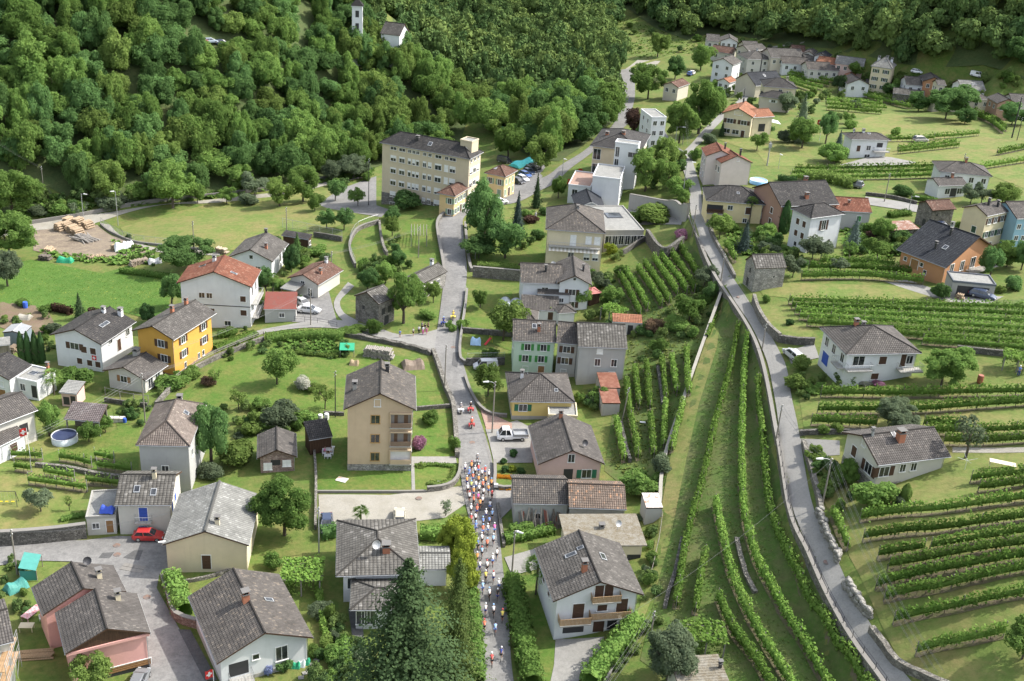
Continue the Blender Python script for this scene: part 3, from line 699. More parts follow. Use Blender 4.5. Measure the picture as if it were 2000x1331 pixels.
# ------------------------------------------------------------ houses
_wm = {}
def window(parent, loc, rz, w, h, style, sh='g', frame=None):
    """style: o plain, s open shutters, c closed, h half-lowered blind, d door, g garage door, a arched, v flat dark panel for a shaded opening"""
    frame = frame or FRW; key = (round(w, 2), round(h, 2), style, sh, frame.name)
    if key not in _wm:
        mb = MB(); t = .09 if w > .6 else .06; d = .07
        if style == 'v': mb.box(-w/2, w/2, -.02, .015, -h/2, h/2)
        else:
            mb.box(-w/2-t, -w/2, -.03, d, -h/2, h/2+t); mb.box(w/2, w/2+t, -.03, d, -h/2, h/2+t); mb.box(-w/2, w/2, -.03, d, h/2, h/2+t)
            if style not in 'dg': mb.box(-w/2-t-.05, w/2+t+.05, -.03, d+.08, -h/2-.09, -h/2)
            if style in 'osh' and w > .7: mb.box(-.03, .03, -.03, d-.02, -h/2, h/2)
        pane = MB().box(-w/2, w/2, -.03, .025, -h/2, h/2)
        _wm[key] = (mb.mesh('window', [frame if style != 'v' else DMET]), pane.mesh('pane', [glass()]))  # void openings are flat dark panels, the inside shade put into their colour
    fm, pm = _wm[key]
    o = link({'d': 'door', 'g': 'garage_door', 'v': 'opening'}.get(style, 'window'), fm, loc, parent, rz)
    if style in 'osh': link('pane', pm, (0,0,0), o)
    sm = WSHUT[sh]
    def leafm(nm, x0, x1, y0, y1, z0, z1, mat, slats=True):
        k = (nm, round(x1-x0, 2), round(z1-z0, 2), mat.name, round(x0, 2))
        if k not in _wm:
            b = MB().box(x0, x1, y0, y1, z0, z1)
            if slats:
                n = max(2, int((z1-z0)/.22))
                for i in range(n): zz = z0+(z1-z0)*(i+.5)/n; b.box(x0+.05, x1-.05, y1, y1+.02, zz-.06, zz+.02)
            _wm[k] = b.mesh(nm, [mat])
        link(nm, _wm[k], (0,0,0), o)
    if style == 's':
        for q in (-1, 1):
            a = q*(w/2+.1); b = q*(w/2+.1+w*.5); leafm('shutter', min(a, b), max(a, b), .0, .075, -h/2, h/2, sm)
    elif style == 'c': leafm('shutter', -w/2, w/2, -.03, .05, -h/2, h/2, sm)
    elif style == 'h':
        f = R.choice((.25, .45, .7)); leafm('blind', -w/2, w/2, .03, .05, h/2-h*f, h/2, WSHUT['w'])
    elif style in 'dg': leafm('door_leaf', -w/2, w/2, -.03, .04, -h/2, h/2, sm)
    return o
def slope(mb, A, B, C, D, course=.36, lift=.045, th=.16, mat=0):
    """one roof plane: eave A-B, ridge D-C; overlapping courses, thick underside"""
    A, B, C, D = map(Vector, (A, B, C, D)); u = (B-A).normalized(); n = u.cross((D-A) if (D-A).length > .01 else (C-B)).normalized()
    up = n.cross(u); L = max((D-A).dot(up), (C-B).dot(up)); k = max(2, min(60, int(L/course)))
    def uvp(p): return ((p-A).dot(u), (p-A).dot(up))
    for i in range(k):
        a, b = i/k, (i+1)/k
        p0, p1, p2, p3 = A.lerp(D, a), B.lerp(C, a), B.lerp(C, b), A.lerp(D, b)
        q0, q1 = p0+n*lift, p1+n*lift
        e = .02*up
        mb.quad((q0, q1, p2+e+n*.004, p3+e+n*.004), mat, [uvp(q0), uvp(q1), uvp(p2), uvp(p3)])
        mb.quad((p0, p1, q1, q0), mat, [uvp(p0)]*4)
    mb.quad((D-n*th, C-n*th, B-n*th, A-n*th), 1); mb.quad((A-n*th, B-n*th, B, A), 1)
    mb.quad((B-n*th, C-n*th, C, B), 1); mb.quad((D-n*th, A-n*th, A, D), 1)
HOUSES = {}
def house(name, label, P0, P1, P2=None, P3=None, he=5.0, roof='gable', ax='y', rise=None, pitch=24, over=.55, wm=None, rm=None, depth_m=None, wins=(), cat='house',
          chim=(), sky=(), fascia=None, hipk=1.0, found=None, gutter=True, group=None, z0=None, ridge_w=.14, gab=None, open_=False, sq=True, off=(0, 0), base=None, parent=None):
    """the roof's eave corners P0 (near left), P1 (near right) and P2/P3 (far right/far left) as seen in the photograph, he the eave height above the ground"""
    wm = wm or WHITE; rm = rm or GREY; fascia = fascia or WOODD
    z = 2.0 if z0 is None else z0
    for _ in range(6):
        e = z+he; a = Vector(at_z(*P0, e)); b = Vector(at_z(*P1, e))
        u = b-a; wx = u.length; u.normalize(); v = Vector((-u.y, u.x, 0))
        d = depth_m
        if P2 or P3:                     # the corner is square: share the error of the two edges
            eb = e+(rise if roof == 'shed' else 0); w_ = Vector(at_z(*P2, eb))-b if P2 else Vector(at_z(*P3, eb))-a; w_.z = 0
            dv = (math.acos(max(-1, min(1, w_.normalized().dot(u))))-math.pi/2)*.5; d = w_.length*math.cos(dv); mid = (a+b)/2
            u = Vector((u.x*math.cos(dv)-u.y*math.sin(dv), u.x*math.sin(dv)+u.y*math.cos(dv), 0)); v = Vector((-u.y, u.x, 0)); a = (b-u*wx) if P2 else a; b = a+u*wx
        c = a+u*wx/2+v*d/2
        if z0 is None:
            f0 = a+u*over+v*over; f1 = b-u*over+v*over; z = .5*z+.5*((H(f0.x, f0.y)+H(f1.x, f1.y))/2)
    rz = math.atan2(u.y, u.x); root = parent
    X, Y = wx/2, d/2; wxh, wyh = X-over, Y-over
    cs = [c+u*i*wxh+v*j*wyh for i in (-1, 1) for j in (-1, 1)]
    lo = min(H(p.x, p.y) for p in cs)-z-.6
    if root is None:
        root = thing(name, label, cat, (c.x, c.y, z), rz, group)
        def loc(x, y, zz): return (x, y, zz)
        prz = 0.0
    else: raise SystemExit
    rise = rise if rise is not None else math.tan(math.radians(pitch))*((X if ax == 'y' else Y) if roof != 'shed' else 2*Y)
    # walls
    ow = MB(); y0, y1 = -wyh, wyh; x0, x1 = -wxh, wxh; th = .3
    k = rise/(X if ax == 'y' else Y) if roof == 'gable' else 0
    def top(x, y):
        if roof == 'gable': return he-.2+k*((X-abs(x)) if ax == 'y' else (Y-abs(y)))
        if roof == 'shed': return he-.2+rise*(y+Y)/(2*Y)
        return he-.15
    if open_:
        for x in (x0+.15, x1-.15):
            for y in (y0+.15, y1-.15): MB().box(x-.1, x+.1, y-.1, y+.1, lo, top(x, y)).obj('corner_post', wm, root)
        if open_ == 'back': MB().box(x0, x1, y1-.2, y1, lo, he-.2 if roof != 'shed' else top(0, y1-.3)).obj('wall', wm, root)
    else:
        def face(p, q, n_up):
            pts = [(p[0], p[1], lo), (q[0], q[1], lo), (q[0], q[1], top(*q))]
            if n_up: m = ((p[0]+q[0])/2, (p[1]+q[1])/2); pts.append((m[0], m[1], top(*m)))
            pts.append((p[0], p[1], top(*p))); ow.quad(pts)
        gy_ = roof == 'gable' and ax == 'y'; gx_ = roof == 'gable' and ax == 'x'
        face((x0, y0), (x1, y0), gy_); face((x1, y0), (x1, y1), gx_); face((x1, y1), (x0, y1), gy_); face((x0, y1), (x0, y0), gx_)
        if roof == 'flat': ow.quad([(x0, y0, he-.15), (x1, y0, he-.15), (x1, y1, he-.15), (x0, y1, he-.15)])
        ow.obj('wall', wm, root)
        if found:
            fm, fh = found; t = .04
            MB().box(x0-t, x1+t, y0-t, y1+t, lo-.05, fh).obj('plinth', fm, root)
    # roof
    rb = MB(); e = he
    if roof == 'gable':
        if ax == 'y':
            slope(rb, (-X, Y, e), (-X, -Y, e), (0, -Y, e+rise), (0, Y, e+rise)); slope(rb, (X, -Y, e), (X, Y, e), (0, Y, e+rise), (0, -Y, e+rise)); rg = [(0, -Y, e+rise+.02), (0, Y, e+rise+.02)]; eav = [[(-X, -Y, e), (-X, Y, e)], [(X, -Y, e), (X, Y, e)]]
        else:
            slope(rb, (-X, -Y, e), (X, -Y, e), (X, 0, e+rise), (-X, 0, e+rise)); slope(rb, (X, Y, e), (-X, Y, e), (-X, 0, e+rise), (X, 0, e+rise)); rg = [(-X, 0, e+rise+.02), (X, 0, e+rise+.02)]; eav = [[(-X, -Y, e), (X, -Y, e)], [(-X, Y, e), (X, Y, e)]]
        rgs = [rg]
    elif roof == 'hip':
        if ax == 'y': hk = min(Y-.01, X*hipk); r0, r1 = (0, -Y+hk, e+rise), (0, Y-hk, e+rise)
        else: hk = min(X-.01, Y*hipk); r0, r1 = (-X+hk, 0, e+rise), (X-hk, 0, e+rise)
        c0, c1, c2, c3 = (-X, -Y, e), (X, -Y, e), (X, Y, e), (-X, Y, e)
        if ax == 'y':
            slope(rb, c0, c1, r0, r0); slope(rb, c1, c2, r1, r0); slope(rb, c2, c3, r1, r1); slope(rb, c3, c0, r0, r1); rgs = [[r0, r1], [c0, r0], [c1, r0], [c2, r1], [c3, r1]]
        else:
            slope(rb, c0, c1, r1, r0); slope(rb, c1, c2, r1, r1); slope(rb, c2, c3, r0, r1); slope(rb, c3, c0, r0, r0); rgs = [[r0, r1], [c0, r0], [c3, r0], [c1, r1], [c2, r1]]
        eav = [[c0, c1], [c1, c2], [c2, c3], [c3, c0]]
    elif roof == 'shed':
        slope(rb, (-X, -Y, e), (X, -Y, e), (X, Y, e+rise), (-X, Y, e+rise)); rgs = []; eav = [[(-X, -Y, e), (X, -Y, e)]]
    else:
        rb.box(-X, X, -Y, Y, e-.12, e+.06, 0); rgs = []; eav = []
    ro = rb.obj('roof', [rm, fascia], root)
    if roof == 'flat' and over < .5:
        p = MB(); t = .18
        p.box(-X-.02, X+.02, -Y-.02, -Y+t, e-.1, e+.28); p.box(-X-.02, X+.02, Y-t, Y+.02, e-.1, e+.28); p.box(-X-.02, -X+t, -Y+t, Y-t, e-.1, e+.28); p.box(X-t, X+.02, -Y+t, Y-t, e-.1, e+.28); p.obj('parapet', gab or wm, root)
    if rgs:
        cp = MB()
        for p, q in rgs:
            if (Vector(p)-Vector(q)).length > .1: cp.tube([p, q], ridge_w, 6)
        cp.obj('ridge_cap', rm, ro)
    if gutter and eav:
        gm = MB()
        for p, q in eav: gm.tube([Vector(p)+Vector((0, 0, -.1)), Vector(q)+Vector((0, 0, -.1))], .07, 5)
        gm.obj('gutter', METAL, ro)
        dp = MB(); dp.tube([(x1+.06, y0-.06, lo), (x1+.06, y0-.06, he-.35), (X-.05, -Y+.1, he-.12)], .05, 5); dp.obj('downpipe', METAL, root)
    def rz_at(x, y):
        if roof == 'gable': return e+rise*(1-(abs(x)/X if ax == 'y' else abs(y)/Y))
        if roof == 'shed': return e+rise*(y+Y)/(2*Y)
        if roof == 'hip':
            m = X if ax == 'y' else Y
            return e+rise*min(1, min(X-abs(x), Y-abs(y))/(min(X, Y) if True else m))
        return e
    for ch in chim:                      # (fx, fy, size, height, material)
        fx, fy, sz, chh, cm = ch; x, y = fx*X, fy*Y; zz = rz_at(x, y); m = MB(); s = sz/2
        m.box(x-s, x+s, y-s, y+s, zz-.5, zz+chh); m.box(x-s-.07, x+s+.07, y-s-.07, y+s+.07, zz+chh-.14, zz+chh, 1)
        for i in (-1, 1): m.box(x+i*s*.8-.05, x+i*s*.8+.05, y-s*.8, y+s*.8, zz+chh, zz+chh+.3, 0)
        m.box(x-s-.12, x+s+.12, y-s-.12, y+s+.12, zz+chh+.3, zz+chh+.38, 1)
        m.obj('chimney', [cm, CAPM], ro)
    for fx, fy, sw, sh in sky:
        x, y = fx*X, fy*Y; q = []
        for dx, dy in ((-sw/2, -sh/2), (sw/2, -sh/2), (sw/2, sh/2), (-sw/2, sh/2)): q.append(Vector((x+dx, y+dy, rz_at(x+dx, y+dy)+.06)))
        m = MB(); t = Vector((0, 0, .09)); m.hexa(q+[p+t for p in q], 0)
        ce = sum(q, Vector())/4; qi = [ce+(p-ce)*.78+t*1.15 for p in q]; m.quad(qi, 1)
        m.obj('skylight', [METAL, glass()], ro)
    # openings: (wall, u fraction, metres from eave to centre, width, height, style, shutter[, frame])
    dims = {0: ((x0, y0), (1, 0), 2*wxh, 0.0), 1: ((x1, y0), (0, 1), 2*wyh, math.pi/2), 2: ((x1, y1), (-1, 0), 2*wxh, math.pi), 3: ((x0, y1), (0, -1), 2*wyh, -math.pi/2)}
    for wn in wins:
        wi, us, dz, ww, hh, st = wn[:6]; sh = wn[6] if len(wn) > 6 else 'g'; fr = wn[7] if len(wn) > 7 else None
        (ox, oy), (tx, ty), Lw, ang = dims[wi]
        for uu in (us if isinstance(us, (tuple, list)) else (us,)):
            window(root, (ox+tx*uu*Lw, oy+ty*uu*Lw, he-dz), ang+math.pi, ww, hh, st, sh, fr)
    HOUSES[name+label] = root
    root['_d'] = (X, Y, he, rise, wxh, wyh, lo)
    return root
def balcony(root, wi, u0, u1, dz, dep=1.1, rail='bar', mat=None, h=.95):
    X, Y, he, rise, wxh, wyh, lo = root['_d']; mat = mat or METAL
    (ox, oy), (tx, ty), L = {0: ((-wxh, -wyh), (1, 0), 2*wxh), 1: ((wxh, -wyh), (0, 1), 2*wyh), 2: ((wxh, wyh), (-1, 0), 2*wxh), 3: ((-wxh, wyh), (0, -1), 2*wyh)}[wi]
    nx_, ny_ = ty, -tx; z = he-dz; a = Vector((ox+tx*u0*L, oy+ty*u0*L, z)); b = Vector((ox+tx*u1*L, oy+ty*u1*L, z)); n = Vector((nx_, ny_, 0))*dep; t = Vector((0,0,.16))
    s = MB(); c = [a-n*.02, b-n*.02, b+n, a+n]
    if wi in (0, 1, 2, 3): c = [c[3], c[2], c[1], c[0]]
    s.hexa(c+[p+t for p in c]); o = s.obj('balcony', CONC, root)
    q = MB(); e0 = [a+t, a+n*.96+t, b+n*.96+t, b+t]; up = Vector((0,0,h))
    q.tube([p+up for p in e0], .035, 4)
    if rail == 'bar':
        q.tube([p+Vector((0,0,.12)) for p in e0], .025, 4)
        for p0, p1 in zip(e0[:-1], e0[1:]):
            k = max(1, int((p1-p0).length/.35))
            for i in range(k+1): w_ = p0.lerp(p1, i/k); q.tube([w_, w_+up], .018, 4, cap=False)
    else:
        for p0, p1 in zip(e0[:-1], e0[1:]):
            k = max(1, int((p1-p0).length/.16)); dr = (p1-p0)/k
            for i in range(k):
                w_ = p0+dr*i; q.quad((w_+Vector((0,0,.05)), w_+dr*.82+Vector((0,0,.05)), w_+dr*.82+up, w_+up))
    q.obj('railing', mat, o)
    return o
# ------------------------------------------------------------ surfaces
strip('main_road', [((930,1420),(1030,1420)),((938,1331),(1003,1331)),((935,1200),(992,1200)),((928,1100),(982,1110)),((917,1020),(973,1020)),((904,960),(968,960)),((897,900),(962,905)),((891,860),(951,862)),((887,799),(930,799)),((866,740),(912,735)),((849,693),(899,693)),((852,660),(897,660)),((856,631),(897,631)),((863,580),(907,580)),((868,529),(912,529)),((861,478),(907,478)),((856,452),(905,452)),((861,428),(905,428)),((880,412),(922,415)),((915,396),(958,405)),((965,376),(1010,396)),((1025,358),(1052,375)),((1067,345),(1085,358)),((1098,322),(1112,332)),((1140,296),(1150,304)),((1180,262),(1192,270)),((1200,240),(1226,243)),((1210,215),(1234,217)),((1216,190),(1240,190)),((1216,160),(1240,160)),((1208,138),(1240,133))], ASPH, .14)
strip('hillside_lane', [((1790,1420),(1850,1410)),((1728,1331),(1778,1331)),((1670,1250),(1712,1240)),((1621,1164),(1664,1160)),((1584,1082),(1628,1080)),((1549,1000),(1590,998)),((1531,908),(1570,905)),((1521,840),(1559,838)),((1514,785),(1547,783)),((1502,723),(1536,720)),((1488,682),(1518,680)),((1463,631),(1488,629)),((1429,580),(1455,578)),((1403,541),(1428,539)),((1384,503),(1409,501)),((1363,465),(1388,463)),((1351,427),(1376,425)),((1347,388),(1370,386)),((1346,370),(1368,368)),((1333,330),(1356,327)),((1323,304),(1350,303))], GROAD, .14)
strip('upper_lane', [((1324,306),(1352,303)),((1336,296),(1358,290)),((1352,280),(1374,276)),((1367,262),(1390,258)),((1386,243),(1408,239)),((1408,222),(1424,219)),((1432,204),(1450,202)),((1442,196),(1461,196)),((1438,185),(1457,184)),((1430,172),(1447,171)),((1431,146),(1446,145)),((1437,129),(1448,129)),((1440,115),(1449,114))], GROAD, .15)
strip('school_lane', [((1318,302),(1340,300)),((1296,282),(1312,278)),((1282,258),(1298,256)),((1272,238),(1290,236))], ASPH, .16)
strip('side_lane', [((866,640),(862,700)),((835,650),(835,685)),((782,655),(782,668)),((751,646),(745,661)),((705,633),(700,650)),((665,627),(660,643)),((610,628),(608,641)),((560,636),(560,645)),((500,648),(502,656)),((455,668),(460,676))], GROAD, .13)
strip('garden_track', [((700,628),(690,642)),((672,612),(662,620)),((664,590),(652,592)),((680,572),(668,566)),((692,560),(680,552))], GROAD, .10)
patch('village_street', [(-40,1066),(60,1060),(170,1056),(230,1048),(330,1050),(345,1075),(338,1118),(312,1122),(306,1150),(345,1220),(405,1331),(430,1400),(280,1400),(268,1250),(248,1175),(215,1120),(140,1098),(60,1096),(-40,1112)], ASPH, .10)
patch('resurfaced_asphalt', [(262,1077),(280,1076),(272,1096),(240,1091)], RDARK, .125)
patch('driveway', [(348,1231),(372,1232),(425,1331),(400,1331)], RDARK, .125)
patch('gravel_lot', [(622,967),(760,968),(905,950),(910,985),(870,1012),(820,1018),(640,1030),(624,1010)], GRAV, .07)
patch('paved_drive', [(966,952),(1003,952),(1003,990),(975,1018),(970,990)], PAVE, .09)
patch('parking_bay', [(948,838),(1010,822),(1040,838),(1040,905),(965,905),(955,862)], PAVE, .09)
patch('red_pavement', [(938,800),(1000,828),(1000,838),(950,840)], TERR, .10)
patch('driveway', [(985,1090),(1048,1072),(1060,1110),(1000,1125)], PAVE, .09)
patch('paved_yard', [(1085,1250),(1180,1245),(1165,1290),(1130,1331),(1120,1400),(1060,1400),(1082,1300)], PAVE, .09)
patch('yard', [(592,562),(640,562),(660,636),(640,632),(570,630),(575,605)], ASPH, .09)
patch('school_yard', [(920,412),(945,398),(990,380),(1040,372),(1060,345),(1045,330),(1022,352),(985,372),(945,385)], ASPH, .10)
patch('car_park', [(1000,372),(1020,368),(1060,335),(1072,318),(1040,318),(1014,340)], ASPH, .11)
patch('timber_yard', [(65,452),(150,440),(190,440),(220,462),(300,492),(300,520),(245,500),(130,505),(65,490)], DIRT, .08)
strip('gravel_track', [((-40,452),(-40,470)),((62,438),(62,452)),((130,426),(150,446)),((210,416),(195,434)),((300,402),(250,416)),((400,392),(330,400)),((480,383),(470,392)),((560,374),(560,381)),((640,355),(645,361)),((720,338),(725,345))], GRAV, .09)
strip('gravel_track', [((195,436),(215,440)),((215,455),(238,462)),((270,476),(280,484)),((330,488),(330,496)),((430,490),(430,500))], GRAV, .10)
patch('hospital_yard', [(660,372),(735,345),(735,402),(760,410),(745,425),(640,408),(620,400)], ASPH, .09)
patch('meadow', [(0,520),(60,508),(200,535),(250,520),(335,555),(330,600),(345,640),(240,610),(100,605),(-40,585),(-60,540)], LUSH, .06)
patch('meadow', [(235,445),(420,395),(640,372),(700,418),(640,455),(560,445),(470,490),(360,486),(250,470)], DRY, .06)
patch('lawn', [(700,430),(760,420),(770,470),(690,520),(682,470)], LAWN, .06)
patch('lawn', [(795,430),(855,425),(865,480),(862,570),(800,560),(770,480)], LAWN, .06)
patch('lawn', [(330,790),(430,705),(520,668),(680,680),(800,700),(850,740),(868,795),(800,800),(680,790),(600,810),(480,790),(400,800)], LAWN, .06)
patch('lawn', [(613,820),(680,820),(790,805),(885,808),(892,890),(895,945),(860,960),(615,962)], LAWN, .05)
patch('garden_path', [(801,893),(890,893),(892,906),(803,906)], PAVE, .09)
patch('garden_path', [(803,906),(809,906),(811,962),(804,962)], PAVE, .10)
patch('lawn', [(910,585),(1000,570),(1010,690),(900,650)], LAWN, .05)
patch('lawn', [(990,430),(1062,420),(1062,530),(925,530),(920,500)], LAWN, .05)
patch('lawn', [(0,850),(130,870),(275,840),(275,930),(170,1040),(-40,1040),(-40,860)], DRY, .05)
patch('lawn', [(230,840),(140,870),(60,900),(100,930),(270,930),(275,800),(220,800)], LAWN, .065)
patch('bare_garden', [(0,590),(90,600),(110,640),(60,660),(0,640)], DRYE, .06)
patch('vineyard_floor', [(1412,580),(1480,680),(1522,850),(1548,1000),(1620,1164),(1735,1340),(1750,1420),(1440,1420),(1250,1290),(1320,1000),(1345,800),(1392,650)], VINEG, .05)
patch('grass_path', [(1400,600),(1412,590),(1400,680),(1365,790),(1340,900),(1310,1050),(1282,1150),(1235,1260),(1225,1250),(1262,1150),(1290,1000),(1310,890),(1340,780),(1385,650)], DRY, .08)
patch('vineyard_floor', [(1195,560),(1290,500),(1350,480),(1400,560),(1385,640),(1300,900),(1285,990),(1180,920),(1200,780),(1230,680),(1250,630)], VINEG, .055)
patch('meadow', [(1480,560),(1530,552),(1800,560),(1850,585),(1560,585),(1490,578)], DRY, .06)
patch('lawn', [(1475,595),(1540,600),(1590,650),(1580,665),(1520,665)], DRY, .06)
patch('vineyard_floor', [(1535,580),(1850,590),(2060,585),(2060,690),(1820,680),(1640,640),(1560,625)], VINEG, .05)
patch('meadow', [(1560,775),(2080,745),(2080,1420),(1850,1420),(1730,1240),(1660,1090),(1600,960),(1575,880)], DRY, .04)
patch('meadow', [(1660,240),(1740,222),(1880,235),(1960,270),(2080,270),(2080,400),(1900,330),(1760,330),(1700,300)], DRY, .05)
patch('meadow', [(1400,272),(1500,268),(1640,300),(1660,325),(1500,325),(1480,300)], DRY, .05)
patch('driveway', [(1640,323),(1705,305),(1740,308),(1790,318),(1740,330)], PAVE, .10)
patch('gravel_clearing', [(1200,150),(1245,118),(1290,120),(1250,160)], GRAV, .09)
patch('driveway', [(1536,688),(1590,672),(1600,700),(1545,712)], GROAD, .10)
patch('driveway', [(1560,858),(1640,862),(1640,890),(1572,895)], GROAD, .10)
strip('field_track', [((1860,875),(1860,885)),((1950,876),(1950,886)),((2060,874),(2060,884))], GRAV, .09)
patch('lawn', [(1000,1130),(1050,1120),(1085,1260),(1080,1331),(1055,1331)], LAWN, .05)
patch('flagstone_path', [(680,1190),(705,1190),(712,1258),(690,1258)], RDARK, .08)
patch('hill_path', [(-60,290),(30,300),(75,335),(110,390),(60,420),(-60,430)], FLOOR, .08, 3)
patch('terrace', [(1725,550),(1775,548),(1870,580),(1960,580),(1930,595),(1850,590)], PAVE, .07)
strip('mountain_road', [((1500,92),(1500,95)),((1560,84),(1560,87)),((1640,68),(1640,71)),((1700,66),(1700,69))], GRAV, .15)
strip('valley_lane', [((1212,150),(1224,150)),((1240,128),(1255,128)),((1310,108),(1318,108)),((1345,90),(1352,90))], DRY, .10)
patch('courtyard', [(1180,400),(1340,410),(1330,440),(1200,440)], CONC and PAVE, .08)
strip('manor_lane', [((1690,385),(1688,400)),((1760,395),(1756,410)),((1830,410),(1828,422))], GROAD, .12)
patch('fields', [(1120,170),(1200,170),(1210,240),(1120,260)], GRASS, .05)

# ------------------------------------------------------------ large buildings in the middle
W5 = []
for r_ in range(4):
    dz = 3.5+r_*3.0
    W5 += [(0, (.134,.236), dz, 1.4, 1.3, 'h'), (0, (.324,.374,.418), dz, .7, 1.3, 'h'), (0, (.50,.56), dz, .8, 1.3, 'h'), (0, .656, dz, 1.6, 1.4, 'h'), (0, (.75,), dz, .9, 1.5, 'c', 'w'), (0, .82, dz, 1.4, 1.4, 'h'), (1, (.22,.5,.78), dz, 1.3, 1.4, 'h')]
W5 += [(0, (.134,.236,.656,.82), 1.0, 1.6, .7, 'o'), (0, (.324,.374,.418,.5,.56,.75), 1.0, .8, .7, 'o'), (1, (.22,.5,.78), 1.0, .8, .7, 'o'), (0, .13, 15.0, 1.3, .9, 'o')]
hb = house('apartment_building', 'long five storey beige institution with dark hipped roof and a lift tower', (731,283), (918,311), (951,298), he=14.0, roof='hip', ax='x', pitch=33, over=.5, wm=CREAM and BEIGE, rm=CHAR, wins=W5, chim=((-.25,-.35,.7,.7,DMET),), sky=((.05,-.5,1,1),), found=(STONE, 1.6), cat='building')
house('apartment_building', 'square beige lift tower with flat top on the dark roof of the long institution', (903,273), (922,279), (929,272), he=18.4, z0=0, roof='flat', over=.05, wm=BEIGE, rm=FLATG, cat='tower', wins=((0,.5,2,.5,1,'o'),))
house('gatehouse', 'small ochre two storey house at the road bend below the beige institution', (851,378), (889,384), (927,366), he=5.4, roof='hip', ax='y', pitch=27, wm=plaster('ochre_plaster', (.64,.47,.25), .2), rm=REDD, wins=((0,.72,1.6,.9,1.3,'s','p'), (0,.72,4.2,.9,1.3,'s','p'), (1,(.12,.32,.5,.7,.88),1.6,.8,1.2,'s','p'), (1,(.12,.32,.7,.88),4.1,.8,1.2,'s','p'), (1,.5,4.2,.9,2,'d','b')))
house('gatehouse', 'yellow house with pyramid roof between the institution and the car park', (945,338), (987,346), (1014,333), he=6, roof='hip', ax='y', pitch=28, wm=YEL2 and plaster('warm_yellow_plaster', (.66,.52,.28), .2), rm=REDD, wins=((0,(.2,.75),1.8,1,1.4,'s','p'), (1,(.2,.5,.8),1.8,.9,1.4,'c','p'), (1,.5,4.7,1,2.1,'d','b'), (1,(.15,.85),4.5,.9,1.6,'c','p'), (0,.75,4.6,1,1.8,'c','p')), sky=((-.3,-.45,.8,.8),))
house('hospital_building', 'beige block with broad grey hipped roof and two red chimneys', (1152,285), (1252,297), (1273,264), he=8.5, roof='hip', ax='y', pitch=20, wm=BEIGE, rm=CHAR, over=.7, wins=((0,.10,2.2,1.8,2.6,'o'), (0,.10,6.0,1.8,2.6,'o'), (1,(.15,.4,.65,.9),1.8,1,1.5,'c','w'), (1,(.15,.4,.65,.9),4.6,1,1.5,'c','w')), chim=((-.55,-.1,.8,.6,BRICK), (.12,-.25,.8,.6,BRICK)), cat='building')
house('stair_tower', 'white flat topped stair tower in front of the beige block', (1201,280), (1247,285), (1253,279), he=11.5, roof='flat', over=.05, wm=WHITE, rm=FLATG, wins=((0,.13,2.2,.9,2.4,'o'), (0,.13,6.5,.9,5,'o'), (0,.8,2.5,2.2,1.2,'o')), cat='tower')
house('cube_building', 'windowless pale grey cube with a flat gravel roof', (1157,347), (1212,352), (1228,328), he=8, roof='flat', over=.05, wm=plaster('pale_grey_render', (.60,.61,.62), .25), rm=FLATG, cat='building', wins=((1,(.3,.6),2,1,1.2,'o'), (1,(.3,.6),5,1,1.2,'o')))
house('terrace_block', 'low white block with a reddish roof terrace beside the grey cube', (1110,362), (1154,367), (1167,340), he=4.2, roof='flat', over=.05, wm=WHITE, rm=TERR, cat='building', wins=((0,(.3,.7),1.6,1.2,1.3,'o'),))
house('chalet', 'white gabled house with a dark roof tucked below the grey cube', (1124,404), (1184,410), (1157,383), he=4.6, roof='gable', ax='y', pitch=26, wm=WHITE, rm=DARK, fascia=FRW, wins=((0,(.35,.72),1.0,.9,1.3,'o'), (0,(.35,.72),3.4,.9,1.3,'o')))
h7 = house('house', 'tall cream villa with mottled brown hipped roof and a balcony awning', (1066,448), (1183,457), None, (1065,405), he=9.6, roof='hip', ax='y', pitch=25, hipk=.8, wm=CREAM, rm=MIXED, over=.5, wins=((0,(.47,),2.2,1.1,2.2,'c','w'), (0,(.75,.91),2.0,1.1,1.6,'c','w'), (0,(.45,.74,.90),5.4,1.1,1.8,'h'), (0,(.78,),8.4,1.2,1.5,'a'), (0,(.2,),8.4,1.0,1.3,'o'), (1,(.3,.7),2,1,1.5,'o')), chim=((.05,-.1,.5,.5,METAL),))
balcony(h7, 0, .03, .97, 3.6, 1.0)
aw = MB(); X_, Y_, he_, ri_, wx_, wy_, lo_ = h7['_d']
for i in range(26):
    x = -wx_+.4+i*(2*wx_-.8)/26; aw.quad([(x, -wy_, 6.0-.1), (x+(2*wx_-.8)/26, -wy_, 5.9), (x+(2*wx_-.8)/26, -wy_-1.3, 5.25), (x, -wy_-1.3, 5.25)], i % 2)
aw.obj('awning', [plain('awning_white', (.62,.6,.55)), plain('awning_tan', (.42,.38,.3))], h7)
h8 = house('care_home', 'low flat roofed grey annexe with a glazed front and sunken courtyard', (1184,456), (1258,452), (1232,404), he=3.6, roof='flat', over=.05, wm=CONC, rm=FLATG, cat='building', wins=((0,(.12,.28,.44,.6,.76,.92),2.1,1.6,2.0,'o'),), gab=CONC)
m = MB(); X_, Y_ = h8['_d'][:2]
m.box(-X_*.35, X_*.5, Y_*.0, Y_*.45, 3.6, 3.72, 0); o_ = m.obj('skylight', [DMET], h8)
MB().box(-X_*.30, X_*.45, Y_*.04, Y_*.41, 3.7, 3.76).obj('pane', glass(), o_)

